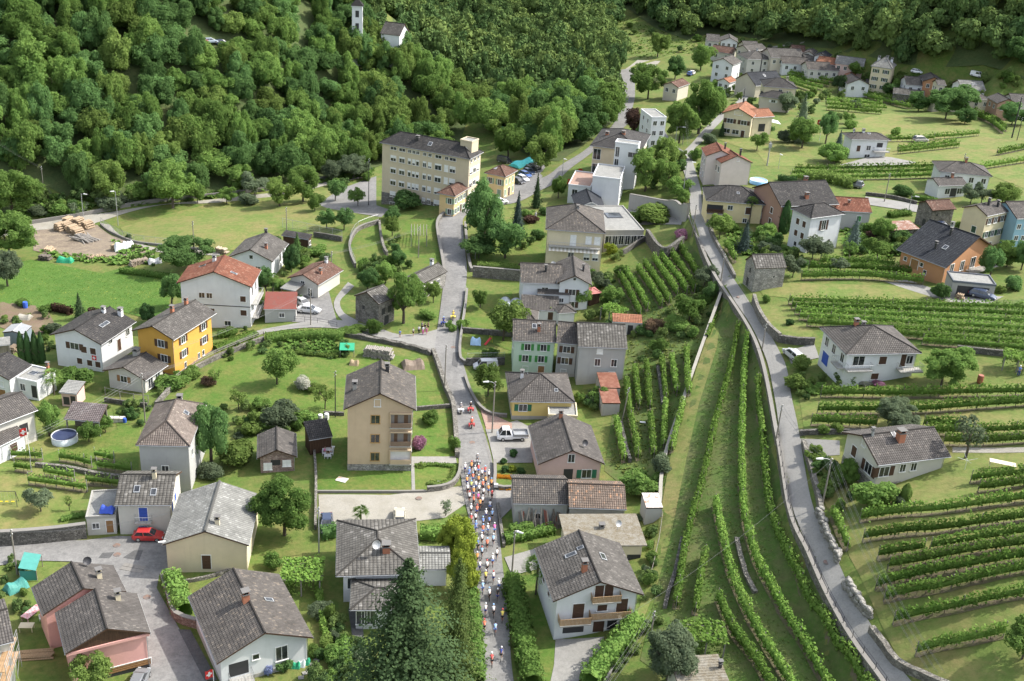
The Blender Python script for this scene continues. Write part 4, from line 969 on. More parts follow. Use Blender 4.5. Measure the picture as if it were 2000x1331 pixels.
# ------------------------------------------------------------ houses right of the main road
house('house', 'white house with cross gable behind the curved carport roofs', (1017,552), (1100,555), depth_m=9.5, he=6, roof='gable', ax='x', pitch=25, wm=WHITE, rm=MIXED, wins=((0,.6,1.6,1.2,1,'o'),), chim=((.2,-.4,.4,1.1,DMET),))
house('gabled_wing', 'white gabled wing with round vent and brown shutters', (1088,553), (1156,557), depth_m=11, he=5.8, roof='gable', ax='y', pitch=27, wm=WHITE, rm=BROWN, wins=((0,.45,2.0,1.3,1.2,'s','b'), (0,.45,4.6,1.3,1.2,'s','b'), (0,.5,-.8,.5,.5,'o')), sky=((.5,.0,.5,.5),), chim=((.55,-.1,.35,1.2,DMET),), z0=None)
house('lean_to', 'brown tiled middle lean-to on the white cross gabled house', (1050,574), (1114,577), depth_m=2.6, he=3.9, roof='shed', rise=1.1, wm=WHITE, rm=BROWN, over=.15, wins=((0,(.3,.75),1.2,.8,.8,'o'),), cat='extension')
house('lean_to', 'lower brown tiled lean-to with a small sunken terrace', (1018,604), (1092,608), depth_m=4.2, he=2.7, roof='shed', rise=1.3, wm=WHITE, rm=BROWN, over=.2, wins=((0,.8,1.2,1,1.6,'d','b'),), cat='extension')
house('garden_house', 'small brown hipped outbuilding right of the lower lean-to', (1090,612), (1126,610), depth_m=4, he=2.5, roof='hip', ax='x', pitch=22, wm=WHITE, rm=BROWN, over=.3, cat='outbuilding')
house('garden_house', 'brown hip roof just behind the mint green house', (1001,628), (1050,632), depth_m=6, he=3.6, roof='hip', ax='x', pitch=28, wm=GREYP, rm=MIXED, over=.3, cat='outbuilding')
WM_ = ((0,(.34,.74),1.3,1.0,1.2,'s','G'), (0,(.30,.70),3.5,1.0,1.2,'s','G'), (0,.32,5.6,.9,1.1,'a'), (0,.72,5.7,1.1,1.7,'d','o'), (3,(.3,.7),2,.9,1.2,'o'))
house('row_house', 'mint green row house with bright green shutters', (1001,665), (1087,669), depth_m=9, he=6.6, roof='gable', ax='x', pitch=24, wm=MINT, rm=MIXED, over=.35, wins=WM_, chim=((.2,-.5,.5,1.1,BRICK),), sky=((.0,-.3,.8,1.0),))
house('row_house', 'narrow grey row house with brown shutters between mint house and barn', (1086,669), (1130,673), depth_m=9, he=6.6, roof='gable', ax='x', pitch=24, wm=GREYP, rm=MIXED, over=.3, wins=((0,.5,1.3,1.2,1.2,'s','b'), (0,.45,3.5,1.2,1.2,'s','b'), (0,.42,5.7,.9,1.0,'a')), found=(CONC, .7))
house('barn', 'tall grey rendered barn end of the row with lichened roof', (1129,677), (1226,681), depth_m=10, he=6.8, roof='gable', ax='x', pitch=24, wm=GREYP, rm=SLATE, over=.3, wins=((0,.45,.9,.9,.9,'c','w'), (0,(.42,.78),3.0,.9,1.3,'o'), (0,.75,5.4,.9,1.3,'o')))
house('villa', 'yellow villa with grey hipped roof and an arched porch', (996,782), (1123,786), (1104,729), he=3.4, roof='hip', ax='y', pitch=25, wm=YEL2, rm=BROWN, over=.5, wins=((0,.18,1.4,1.3,1.2,'s','g'),), chim=((-.55,.2,.5,1.1,WHITE),), sky=((-.3,.35,.8,.6), (.45,-.6,.6,.6)), found=(CONC, .5))
pch = house('porch', 'small arched entrance porch on the yellow villa', (1046,790), (1071,790), depth_m=2.6, he=2.6, roof='flat', over=.12, wm=YEL2, rm=FLATG, wins=((0,.45,1.5,1.2,1.9,'v'),), cat='porch')
house('garage', 'flat roofed garage between the yellow villa and the pink house', (1071,812), (1128,815), depth_m=4.5, he=2.2, roof='flat', over=.1, wm=CREAM, rm=FLATG, cat='garage')
house('house', 'pink house with grey-brown gable roof and green shutters', (1050,901), (1181,906), (1142,831), he=3.4, roof='gable', ax='y', pitch=25, wm=PINK, rm=BROWN, over=.5, wins=((0,.50,-.7,.9,1.3,'o'), (0,.47,2.3,1.4,2.3,'v'), (0,.78,2.0,1.4,1.4,'s','g')), chim=((-.05,.75,.5,1.0,BRICK),))
house('barn', 'long grey roofed barn with planks leaning on its front wall', (1002,983), (1113,985), depth_m=7.5, he=3.6, roof='gable', ax='x', pitch=24, wm=GREYP, rm=MIXED, over=.3, wins=((0,.45,2.2,1,.8,'o'),))
house('barn', 'mottled brown roofed barn joined to the planked barn', (1111,991), (1224,995), depth_m=7.2, he=3.7, roof='gable', ax='x', pitch=24, wm=CONC, rm=tiles('patchy_orange_tiles', (.13,.10,.08), (.19,.14,.11), (.36,.21,.13), .35), over=.3)
house('garage', 'beige flat roofed garage with mossy gravel roof', (1106,1066), (1264,1066), (1241,1004), he=3.0, roof='flat', over=.5, wm=CREAM, rm=MOSS, fascia=TERR, cat='garage', wins=((0,.9,2.2,1.8,.9,'v'),), chim=((.0,.1,.6,.4,CONC),))
h15 = house('house', 'white chalet with timber balconies and dark shutters', (1083,1183), (1258,1162), (1221,1060), he=5.6, roof='gable', ax='y', pitch=23, wm=WHITE, rm=GREY, over=.7, wins=((0,(.52,.64),-.35,1.1,2.0,'c','b'), (0,.28,2.2,1.4,2.1,'c','b'), (0,.58,2.0,1.2,.9,'c','b'), (0,.83,1.9,1.4,2.0,'c','b'), (0,.24,4.9,2.6,1.1,'v'), (0,.56,4.7,1.4,1.8,'d','b'), (0,.73,4.7,1.2,1.4,'v'), (3,(.3,.6),2,1,1.2,'c','b')), chim=((-.22,-.45,.6,1.3,BRICK),), sky=((-.35,.25,1.4,.7), (.35,.1,.7,1.4), (-.12,.35,.8,.6)))
balcony(h15, 0, .42, .78, .75, 1.0, 'board', WOODL); balcony(h15, 0, .03, .42, 3.5, 1.3, 'board', WOODL); balcony(h15, 0, .42, .93, 3.3, .9, 'board', WOODL)
house('villa', 'grey slate hipped villa half hidden by the large spruce', (656,1125), (820,1113), None, (672,1016), he=4.6, roof='hip', ax='y', pitch=19, wm=WHITE, rm=SLATE, over=.9, wins=((3,(.3,.6),1.8,1.4,1.4,'o'), (0,.12,1.8,1.0,1.6,'o')), chim=((.2,-.45,.9,.9,BRICK),))
house('villa_wing', 'lower slate roofed wing in front of the grey villa', (683,1192), (800,1190), (800,1130), he=3.4, roof='hip', ax='x', pitch=17, wm=WHITE, rm=SLATE, over=.7, wins=((0,(.12,.3),1.7,1.2,1.9,'o'),))
house('villa_wing', 'pale roofed wing reaching from the grey villa to the golden conifers', (806,1112), (880,1112), depth_m=5, he=2.9, roof='gable', ax='x', pitch=16, wm=WHITE, rm=GREYL, over=.5)
h17 = house('house', 'white house with broad brown roof and brick chimney by the lower street', (424,1300), (612,1245), (550,1120), he=3.9, roof='gable', ax='y', pitch=24, wm=WHITE, rm=MIXED, over=.6, wins=((0,.70,1.5,1.3,1.9,'o'), (0,.40,1.0,.7,.7,'o'), (0,.2,2.0,2.2,1.8,'v'), (3,(.3,.5,.7),1.5,.9,1.1,'o')), chim=((-.06,.0,.75,1.2,BRICK),), sky=((.45,.05,1.0,.7),), found=(CONC, .5))
balcony(h17, 0, .08, .34, 3.3, 1.4)
h18 = house('house', 'rose pink house with stepped brown roofs and an open garage', (128,1281), (294,1236), (272,1158), he=5.0, roof='gable', ax='y', pitch=24, wm=ROSE, rm=BROWN, over=.45, wins=((0,.70,4.2,5.4,.8,'g','o'), (0,.70,5.0,5.2,.8,'v')), chim=((.48,.55,.55,1.0,CREAM),))
house('house', 'rear half of the rose pink house with dish and cream chimney', (88,1212), (247,1155), (232,1101), he=5.4, roof='gable', ax='y', pitch=24, wm=ROSE, rm=BROWN, over=.45, chim=((.5,-.1,.55,1.0,CREAM),))
X_, Y_, he_, ri_, wx_, wy_, lo_ = h18['_d']
g_ = MB(); g_.v = []; g_.hexa([(-X_+.3, -Y_+.25, he_-.1), (X_-.3, -Y_+.25, he_-.1), (X_-.3, -Y_+.45, he_-.1), (-X_+.3, -Y_+.45, he_-.1), (-.1, -Y_+.25, he_+ri_-.35), (.1, -Y_+.25, he_+ri_-.35), (.1, -Y_+.45, he_+ri_-.35), (-.1, -Y_+.45, he_+ri_-.35)]); g_.obj('gable_boarding', WOODD, h18)
MB().box(-X_+.1, X_-.1, -Y_+.1, -Y_+.5, he_-.45, he_-.12).obj('fascia_beam', ROSE, h18)
house('hall', 'beige windowless hall with pale grey slate roof and one brown door', (317,1062), (486,1065), (506,966), he=4.4, roof='gable', ax='y', pitch=21, wm=CREAM, rm=GREYL, over=.4, wins=((0,.49,2.9,1.1,2.1,'d','b'),), chim=((.22,-.6,.55,.9,CREAM),), cat='hall', ridge_w=.2)
h20 = house('house', 'whitewashed house with cobalt blue shutters and slate roof with two skylights', (223,986), (335,986), depth_m=8.5, he=4.8, roof='gable', ax='x', pitch=26, wm=OFFW, rm=SLATE, over=.35, wins=((0,.48,1.7,1.1,2.1,'c','u'), (0,.45,4.1,1.1,1.0,'c','u'), (1,(.2,.5),1.5,.9,1.3,'c','u'), (1,.4,-.6,.9,1.2,'c','u')), chim=((.25,-.1,.5,1.1,CREAM),), sky=((-.3,-.5,.8,1.0), (.3,-.6,.8,1.0)))
balcony(h20, 0, .32, .64, 2.85, .8)
house('terrace_block', 'flat roof terrace with grey parapet beside the blue shuttered house', (168,1010), (226,1009), (229,958), he=2.7, roof='flat', over=.05, wm=OFFW, rm=FLATG, gab=CONC, wins=((0,.3,1.3,.8,.8,'o'), (0,.78,1.5,.9,1.9,'d','o')), cat='terrace')
house('house', 'tall bare grey house with steep brown tile roof and stone steps beside it', (265,869), (371,871), None, (306,787), he=7.8, roof='hip', ax='y', pitch=32, hipk=.8, wm=GREYP, rm=tiles('worn_brown_tiles', (.14,.115,.10), (.20,.165,.145), (.28,.24,.2), .3, .3, .4), over=.35, wins=((0,.5,4.0,.9,1.0,'o'), (1,(.2,.5,.8),2.5,.8,1.2,'o')), chim=((.0,.9,.7,1.1,CONC),), sky=((.5,.2,.7,.9),))
h22 = house('house', 'bright ochre yellow three storey house with brown shutters', (252,648), (339,664), (433,613), he=7.6, roof='gable', ax='y', pitch=22, wm=YELL, rm=GREY, over=.7, wins=((0,.66,1.6,1.2,1.3,'s','b'), (0,.72,4.3,1.2,1.3,'s','b'), (1,(.25,.78),1.5,1.1,1.3,'s','b'), (1,(.25,.78),4.1,1.1,1.3,'s','b'), (1,(.27,.62,.74),6.4,.5,1.0,'o')), chim=((-.1,.0,.55,1.1,BRICK), (-.05,.6,.55,1.1,BRICK)), found=(plaster('brown_plinth', (.22,.15,.12)), .6))
house('house', 'long white house with Swiss cross plaque on its gable', (87,660), (198,673), (281,630), he=5.7, roof='gable', ax='y', pitch=21, wm=WHITE, rm=CHAR, over=.6, wins=((0,.42,1.6,1.6,1.2,'s','b'), (0,(.62,.82),1.9,1.1,1.2,'c','b'), (0,(.50,.72,.9),4.3,1.0,1.1,'c','b'), (1,.30,1.0,.9,.7,'o'), (1,.55,2.6,1.0,2.2,'d','b'), (1,.85,1.4,1.0,1.2,'o')), chim=((.05,.55,.6,.8,WHITE), (.5,.85,.7,1.2,WHITE)), sky=((.45,-.1,.7,1.3), (.45,.1,.7,1.3)))
h24 = house('house', 'big white house with red-brown tiled roof on a broad gable', (344,553), (492,561), (511,527), he=8.8, roof='gable', ax='y', pitch=21, wm=WHITE, rm=RED, over=.6, wins=((0,(.30,.41),2.4,1.0,1.0,'o'), (0,.9,2.7,1.0,1.1,'c','b'), (0,(.43,.9),5.5,1.1,1.1,'c','b'), (0,.66,7.8,1.1,.9,'o'), (1,(.3,.7),2,1.2,2,'o'), (1,(.3,.7),5,1.2,2,'o')), chim=((-.2,.5,.6,.9,WHITE),), sky=((.45,-.4,1.2,.6), (-.5,.3,1.2,.6)))
MB().box(-h24['_d'][4]-.03, h24['_d'][4]+.03, -h24['_d'][5]-.04, -h24['_d'][5], 4.45, 4.6).obj('string_course', DMET, h24)
balcony(h24, 1, .1, .9, 4.2, 1.2); balcony(h24, 1, .1, .9, 6.9, 1.2)
house('house', 'white house with mossy grey roof behind the round dark topiary', (447,500), (533,511), (558,475), he=4.4, roof='gable', ax='y', pitch=24, wm=WHITE, rm=GREY, over=.55, wins=((0,.5,-.3,.7,.8,'o'), (0,.22,2.0,.9,1.1,'o'), (0,.66,2.2,.9,1.1,'o'), (1,.6,1.6,1.2,1.8,'o')), chim=((.45,-.3,.5,.9,BRICK), (.0,.9,.5,.6,DMET)))
house('shed', 'long low dark roofed shed against the meadow wall', (547,461), (603,468), (613,458), he=2.7, roof='shed', rise=.5, wm=WOODD, rm=CHAR, over=.3, cat='shed', wins=((1,.5,1.2,.7,.9,'o'),))
house('bungalow', 'cream bungalow with reddish brown tiles and two brick chimneys', (562,542), (622,557), (668,527), he=3.2, roof='gable', ax='y', pitch=22, wm=OFFW, rm=REDD, over=.5, wins=((0,.45,.6,.8,.9,'o'), (0,.72,2.2,.9,1.6,'o'), (0,.12,2.0,.8,1.2,'o')), chim=((.5,-.2,.5,.9,BRICK), (.1,.75,.5,.9,WHITE)))
house('carport', 'grey lean-to carport on the cream bungalow', (548,562), (577,569), (600,549), he=2.4, roof='shed', rise=.4, wm=WOODL, rm=FLATG, over=.1, open_=True, cat='carport')
house('garage', 'low grey garage with bright red sheet roof', (515,608), (579,604), (593,570), he=2.7, roof='shed', rise=.5, wm=GREYP, rm=rusty('red_sheet_roof', (.21,.065,.05), (.18,.085,.07), .55), over=.2, cat='garage', wins=((0,.55,1.3,.9,.8,'o'), (1,(.3,.75),1.5,2,2,'g','w')))
house('barn', 'ruinous stone barn with stone slab roof by the lane', (690,578), (740,595), (775,580), he=5, roof='gable', ax='y', pitch=28, wm=STONE, rm=SLATE, over=.25, wins=((0,.35,1.8,.6,.7,'v'), (1,(.3,.7),2,1,1.3,'v'), (1,.5,4,1.2,1.8,'v')), gutter=False)
house('barn', 'long low barn with pale walls and lichened slab roof', (779,548), (813,561), (864,527), he=3.6, roof='gable', ax='y', pitch=28, wm=STONEL, rm=SLATE, over=.3, wins=((1,(.25,.5,.75),1.5,.9,1.0,'o'), (0,.5,1.5,.9,1.2,'o')), chim=((-.3,.75,.6,1.1,WHITE),), gutter=False)
h31 = house('house', 'tall peach apartment house with three stacked loggias', (671,799), (813,801), (810,734), he=10.6, roof='gable', ax='y', pitch=27, wm=PEACH, rm=MIXED, over=.55, wins=((0,.43,1.9,1.2,1.3,'o','g',plain('tan_window_frame', (.42,.26,.10))), (0,.43,5.1,1.2,1.3,'o','g',plain('tan_window_frame', (.42,.26,.10))), (0,.43,8.2,1.2,1.3,'o','g',plain('tan_window_frame', (.42,.26,.10))), (0,.46,-.8,.8,1.1,'a'), (0,.45,10.2,1.4,.4,'v'), (1,(.3,.6,.85),2,1,1.3,'o'), (1,(.3,.6,.85),5,1,1.3,'o'), (1,(.3,.6,.85),8,1,1.3,'o')), chim=((-.72,-.1,.6,1.0,CONC), (.18,.45,.55,1.1,DMET)), found=(STONEL, 1.1))
X_, Y_, he_, ri_, wx_, wy_, lo_ = h31['_d']
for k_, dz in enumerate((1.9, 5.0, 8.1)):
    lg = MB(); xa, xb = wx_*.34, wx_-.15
    lg.box(xa, xb, -wy_-.02, -wy_+.02, he_-dz-1.1, he_-dz+1.05, 0); lo1 = lg.obj('loggia', [plain('loggia_back_wall', (.66,.64,.62)) if k_ == 2 else plain('loggia_shaded_wall', (.22,.2,.18))], h31)  # upper two back walls darker: the recess shade is put into the colour
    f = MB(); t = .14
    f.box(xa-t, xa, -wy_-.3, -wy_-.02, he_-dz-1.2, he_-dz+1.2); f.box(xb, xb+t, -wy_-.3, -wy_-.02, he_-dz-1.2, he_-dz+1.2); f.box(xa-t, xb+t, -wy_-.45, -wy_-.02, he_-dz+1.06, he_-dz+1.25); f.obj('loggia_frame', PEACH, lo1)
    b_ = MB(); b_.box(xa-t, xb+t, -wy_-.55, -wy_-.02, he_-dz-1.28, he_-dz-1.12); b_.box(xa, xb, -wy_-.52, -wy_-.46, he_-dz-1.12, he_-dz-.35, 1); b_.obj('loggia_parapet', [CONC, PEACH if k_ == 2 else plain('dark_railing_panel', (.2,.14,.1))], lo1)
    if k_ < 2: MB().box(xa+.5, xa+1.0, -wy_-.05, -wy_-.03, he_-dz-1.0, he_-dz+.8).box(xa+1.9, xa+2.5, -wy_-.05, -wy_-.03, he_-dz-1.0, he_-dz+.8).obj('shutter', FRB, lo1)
house('hut', 'pinkish stone garden hut with brown gable roof', (502,895), (580,892), (577,846), he=2.7, roof='gable', ax='y', pitch=24, wm=stone('pinkish_stone', (.30,.21,.18), (.42,.33,.29)), rm=BROWN, over=.45, wins=((0,.45,1.1,1.4,.9,'v'), (0,(.15,.28),1.7,.5,1.1,'c','w'), (0,(.72,.85),1.3,.5,1.0,'c','w')), cat='hut')
house('shed', 'dark tarred shed with steep roof left of the peach house', (607,864), (650,852), (646,815), he=2.7, roof='shed', rise=1.5, wm=WOODD, rm=CHAR, over=.2, cat='shed')
house('cottage', 'small off-white cottage with dark brown roof below the ochre house', (197,725), (284,743), (331,713), he=3.0, roof='gable', ax='y', pitch=20, wm=OFFW, rm=BROWN, over=.7, wins=((0,.42,1.1,1.2,1.1,'s','o'), (1,(.3,.7),1.6,1.2,1.8,'o')), chim=((-.3,.7,.9,1.0,CONC),), cat='cottage')
house('hut', 'open fronted hut with pink end wall and grey felt roof', (111,774), (150,769), (190,747), he=2.5, roof='shed', rise=.5, wm=PINK, rm=FLATG, over=.25, cat='hut', wins=((0,.75,1.5,.8,1.7,'v'), (0,.3,1.6,1.0,1.4,'v')))
house('carport', 'brown tiled carport on posts behind the covered pool', (121,822), (194,824), (216,790), he=2.7, roof='shed', rise=1.2, wm=WOODG, rm=tiles('shiny_brown_tiles', (.12,.10,.10), (.16,.135,.13), (.2,.18,.17), .1), over=.15, open_='back', cat='carport')
house('house', 'white house with grey flat roofed addition and red chimney pipe', (19,738), (72,748), (112,725), he=3.3, roof='flat', over=.12, wm=WHITE, rm=FLATG, wins=((0,.4,1.4,.9,1.2,'o'), (0,.85,1.8,1.0,2.2,'v')), chim=((.7,.6,.4,1.6,BRICK),), sky=((-.1,.1,1.4,1.2),))
house('house', 'dark roofed white house cut by the left edge with an arched window', (-70,722), (18,742), (60,712), he=4.0, roof='gable', ax='y', pitch=20, wm=WHITE, rm=CHAR, over=.3, wins=((0,.78,1.2,1.2,1.0,'a'), (0,.8,3.2,1.3,2.0,'g','o')))
house('house', 'long white house with brown roof at the left edge by the flagpole', (-90,862), (74,800), depth_m=8, he=5.2, roof='gable', ax='x', pitch=22, wm=OFFW, rm=BROWN, over=.5, wins=((0,.85,2.5,1.4,1.6,'v'), (1,.4,2,1,1.2,'o')))
house('lean_to', 'white annexe with brown roof below the flag at the left edge', (-70,905), (52,845), depth_m=4, he=3.0, roof='shed', rise=1.1, wm=WHITE, rm=BROWN, over=.3, wins=((0,.8,1.5,1.3,1.4,'c','b'), (0,.4,1.5,1.3,1.4,'c','b')), cat='extension')
house('shed', 'blue-grey garden shed with pale sheet roof and leaning ladder', (8,646), (45,652), (57,636), he=2.4, roof='gable', ax='y', pitch=12, wm=plain('blue_grey_boards', (.20,.24,.28)), rm=METAL, over=.1, cat='shed', gutter=False)
house('wood_store', 'open wood store with flat sheet roof at the left edge', (-40,690), (20,672), (35,655), he=2.5, roof='shed', rise=.4, wm=WOODG, rm=FLATG, over=.2, open_='back', cat='shed')
house('shed', 'weathered plank shed with orange clay tile roof among the vines', (1205,640), (1255,632), (1266,616), he=2.6, roof='shed', rise=.7, wm=plaster('rough_white', (.55,.53,.5), .6), rm=ORANGE, over=.15, cat='shed', wins=((0,.62,1.6,1.0,2.0,'v'),))
house('shed', 'upper rust red sheet roofed shed beside the vineyard terrace', (1175,760), (1212,758), (1211,728), he=2.2, roof='shed', rise=.35, wm=CONC, rm=rusty('rust_red_sheet', (.19,.075,.05), (.26,.13,.09)), over=.05, cat='shed', gutter=False)
house('shed', 'lower rust red sheet roofed shed beside the vineyard terrace', (1178,790), (1212,788), (1212,760), he=2.2, roof='shed', rise=.35, wm=CONC, rm=rusty('rust_red_sheet', (.19,.075,.05), (.26,.13,.09)), over=.05, cat='shed', gutter=False)
house('shed', 'tiny shed with white and rust streaked sheet roof', (1263,994), (1295,992), (1290,963), he=2.2, roof='shed', rise=.3, wm=GREYP, rm=rusty('white_rust_sheet', (.62,.60,.56), (.34,.16,.09), .56), over=.05, cat='shed', gutter=False)
house('pavilion', 'small garden pavilion with reddish hipped roof', (1152,576), (1176,573), depth_m=3, he=2.4, roof='hip', ax='x', pitch=25, wm=WOODD, rm=rusty('faded_red_sheet', (.34,.12,.11), (.4,.17,.15)), over=.3, cat='pavilion', gutter=False)

# ------------------------------------------------------------ houses on the right hand slope
h40 = house('villa', 'white villa with grey-brown hipped roof, balconies and blue garage door', (1652,694), (1806,697), None, (1591,641), he=5.2, roof='hip', ax='y', pitch=22, wm=WHITE, rm=BROWN, over=.55, wins=((3,(.2,.5,.85),1.5,1.1,1.4,'o'), (3,.25,4.2,2.2,2.0,'g','u'), (0,.18,1.4,1.8,1.5,'o'), (0,(.53,),1.4,1.2,1.3,'c','b'), (0,.83,1.5,.9,2.1,'d','b'), (0,.92,1.4,1.0,1.3,'o'), (0,.46,4.1,1.2,1.0,'c','b')), chim=((-.3,.35,.6,.9,BRICK), (.1,.8,.5,.5,METAL)))
balcony(h40, 0, .0, .36, 2.8, 1.2); balcony(h40, 0, .75, 1.08, 2.9, 1.6); balcony(h40, 3, .72, 1.0, 2.8, 1.2)
h41 = house('house', 'cream house with brown tiled gable roof, big brick chimney and cellar door', (1715,911), (1867,902), None, (1632,847), he=3.4, roof='gable', ax='x', pitch=24, wm=OFFW, rm=BROWN, over=.6, wins=((0,.10,1.5,1.4,1.4,'s','b'), (0,(.38,.55),1.3,.8,1.1,'o'), (3,.28,1.5,1.1,1.5,'c','b'), (3,.75,2.0,1.4,1.5,'s','b'), (3,.5,-.6,.8,.8,'a'), (0,.52,4.6,1.1,2.0,'d','b')), chim=((-.1,-.3,.9,1.3,BRICK), (-.75,-.05,.3,.9,METAL)), sky=((-.18,-.1,.6,.9),), found=(STONEL, .1))
h42 = house('chalet', 'modern orange timber house with blue-black roof and glazed gable', (1752,489), (1848,526), (1952,492), he=4.4, roof='gable', ax='x', rise=4.4, wm=TERRA, rm=DARK, over=.7, wins=((0,(.12,.5),1.4,.6,.7,'o'), (0,.34,1.8,1.6,1.8,'d','o'), (0,.6,2.6,.6,.8,'o'), (1,(.14,.34),1.0,1.1,1.8,'o'), (1,(.14,.34),3.6,1.1,2.2,'o'), (1,.55,1.0,1.4,2.0,'o'), (1,.6,3.8,1.8,2.2,'o')), chim=((.1,-.2,.35,1.1,DMET), (.1,-.65,.35,1.1,DMET), (-.1,.0,.5,.7,METAL)), sky=((.35,-.55,.9,1.0),))
balcony(h42, 1, .45, .95, 2.4, 1.8)
house('terrace_block', 'raised concrete deck with grey screen over an open garage', (1862,556), (1945,562), (1935,543), he=2.8, roof='flat', over=.05, wm=CONC, rm=FLATG, gab=plain('grey_screen', (.12,.13,.15)), wins=((0,.5,1.7,5.5,2.2,'v'),), cat='deck')
house('house', 'tall cream house with grey-brown roof and green shutters beside the blue one', (1928,425), (1988,423), None, (1866,410), he=7.2, roof='gable', ax='x', pitch=24, wm=CREAM, rm=BROWN, over=.3, wins=((0,(.2,.5,.83),1.4,1.0,1.2,'s','b'), (0,(.2,.5,.83),4.2,1.0,1.2,'s','k'), (0,(.2,.5),6.6,.9,1.0,'o'), (3,.6,3.6,1.0,1.3,'c','k')), chim=((-.1,-.2,.4,1.2,DMET), (.5,-.45,.4,1.0,DMET)))
house('house', 'sky blue house cut by the right edge', (1986,430), (2050,428), depth_m=9, he=6.2, roof='gable', ax='x', pitch=24, wm=BLUEW, rm=BROWN, over=.3, wins=((0,(.12,.35),1.8,.8,.9,'o'), (0,(.12,.35),4.2,.8,.9,'o')))
house('barn', 'stone barn with rusty red tile roof beside the curving lane', (1821,414), (1870,412), None, (1787,398), he=4.4, roof='gable', ax='x', pitch=25, wm=STONE, rm=REDD, over=.35, wins=((3,.6,3.4,1.0,1.5,'v'), (0,.25,1.2,.4,.5,'v')), gutter=False)
house('villa', 'white two storey villa with several grey roofs above the stone barn', (1834,337), (1938,347), depth_m=9, he=4.0, roof='hip', ax='x', pitch=20, wm=WHITE, rm=BROWN, over=.5, wins=((0,(.15,.4,.65,.9),1.5,1.0,1.2,'o'), (0,(.15,.65,.9),4.4,1.0,1.2,'o')), chim=((.1,.0,.5,.8,BRICK),))
house('villa_wing', 'lower white wing with veranda in front of the grey roofed villa', (1833,365), (1889,363), None, (1809,350), he=3.2, roof='gable', ax='x', pitch=18, wm=WHITE, rm=BROWN, over=.4, wins=((0,(.35,.8),1.5,1.2,1.3,'o'), (0,.58,1.8,1.6,2,'v')), chim=((.3,.0,.5,.8,BRICK),))
house('house', 'weathered white cube house with grey pyramid roof', (1584,429), (1662,427), None, (1532,411), he=7.6, roof='hip', ax='x', pitch=27, wm=plaster('weathered_white', (.60,.61,.62), .8), rm=CHAR, over=.4, wins=((0,.45,2.0,1.0,2.0,'s','b'), (0,.30,5.4,.9,1.5,'c','b'), (0,.72,5.5,.6,.6,'v'), (3,(.35,.7),2.0,.9,1.2,'c','b'), (3,(.35,.7),4.4,.9,1.2,'c','b'), (3,.4,6.6,.7,.8,'v')))
house('house', 'large dark roofed house with reddish walls and two brick chimneys', (1525,406), (1625,394), None, (1487,368), he=6, roof='gable', ax='x', pitch=26, wm=BRICKR, rm=CHAR, over=.4, wins=((3,(.35,.7),2.2,.9,1.2,'c','b'), (3,(.35,.7),4.6,.9,1.2,'c','b')), chim=((.0,-.7,.7,.9,BRICK), (.4,.2,.7,.9,BRICK)), sky=((.55,.2,.6,.8),))
house('house', 'house with pinkish red tile roof behind the white cube house', (1632,414), (1703,418), depth_m=8, he=4.4, roof='gable', ax='x', pitch=24, wm=GREYP, rm=RED, over=.3, wins=((0,.7,1.6,.9,1.2,'c','G'),), chim=((-.2,-.5,.4,.6,BRICK),))
h50 = house('house', 'pale yellow house with dark hipped roof and wooden balcony', (1379,394), (1494,402), None, (1373,368), he=5.2, roof='hip', ax='x', pitch=25, wm=YEL2 and plaster('pale_yellow_plaster', (.68,.58,.34), .25), rm=CHAR, over=.5, wins=((0,.14,1.8,3.4,1.6,'v'), (0,.42,1.4,1.0,.9,'o'), (0,.76,1.8,1.2,1.5,'c','b'), (0,(.3,.72),4.0,.8,.9,'o')), sky=((.1,-.45,.6,.6),))
balcony(h50, 0, .0, .3, 2.9, .8, 'board', WOODD)
house('house', 'pale pink house with red roofs and a round gable window', (1408,320), (1474,323), None, (1387,309), he=6, roof='gable', ax='y', pitch=24, wm=LILAC, rm=RED, over=.35, wins=((0,.55,-.6,.6,.6,'a'), (3,(.3,.7),2,.7,1.3,'o')), chim=((.35,-.2,.35,1.4,DMET),))
house('house', 'rear half of the pale pink house with higher red roof', (1378,306), (1436,308), None, (1374,290), he=7, roof='gable', ax='y', pitch=24, wm=LILAC, rm=RED, over=.35, wins=((3,(.3,.7),2,.7,1.3,'o'), (3,(.3,.7),5,.7,1.3,'o')), chim=((.4,.0,.35,1.2,DMET),))
h52 = house('house', 'cream house with orange tile roof and half-round attic window', (1410,222), (1471,231), depth_m=10, he=6.4, roof='gable', ax='y', pitch=24, wm=CREAM, rm=ORANGE, over=.5, wins=((0,(.25,.75),2.0,1.6,1.2,'s','b'), (0,(.18,.5),4.9,1.8,1.2,'o'), (0,.76,5.2,1.0,2.0,'d','b'), (0,.52,-.5,2.2,1.2,'a'), (1,(.3,.7),2,1,1.2,'c','b')), chim=((-.05,.6,.4,1.0,DMET),))
house('gabled_wing', 'orange roofed side wing of the cream house with white sun sail', (1471,231), (1513,229), depth_m=7, he=5.6, roof='gable', ax='x', pitch=22, wm=CREAM, rm=ORANGE, over=.4, wins=((0,.5,3.2,2.2,2.2,'v'),))
h53 = house('bungalow', 'white villa with dark brown hipped roof at the end of a drive', (1662,274), (1737,274), None, (1648,262), he=5.2, roof='hip', ax='x', pitch=20, wm=WHITE, rm=BROWN, over=.6, wins=((0,.22,2.6,1.0,1.6,'c','b'), (0,.5,2.4,1.1,1.2,'o'), (0,.8,1.6,1.6,1.2,'v'), (0,.5,4.6,1.4,.9,'o'), (0,.82,4.4,1.4,1.6,'d','w')), chim=((-.2,.0,.6,.6,WHITE), (-.6,.3,.4,.6,WHITE)), sky=((.05,-.2,.8,.6),))
balcony(h53, 0, .62, 1.05, 3.2, 1.4)
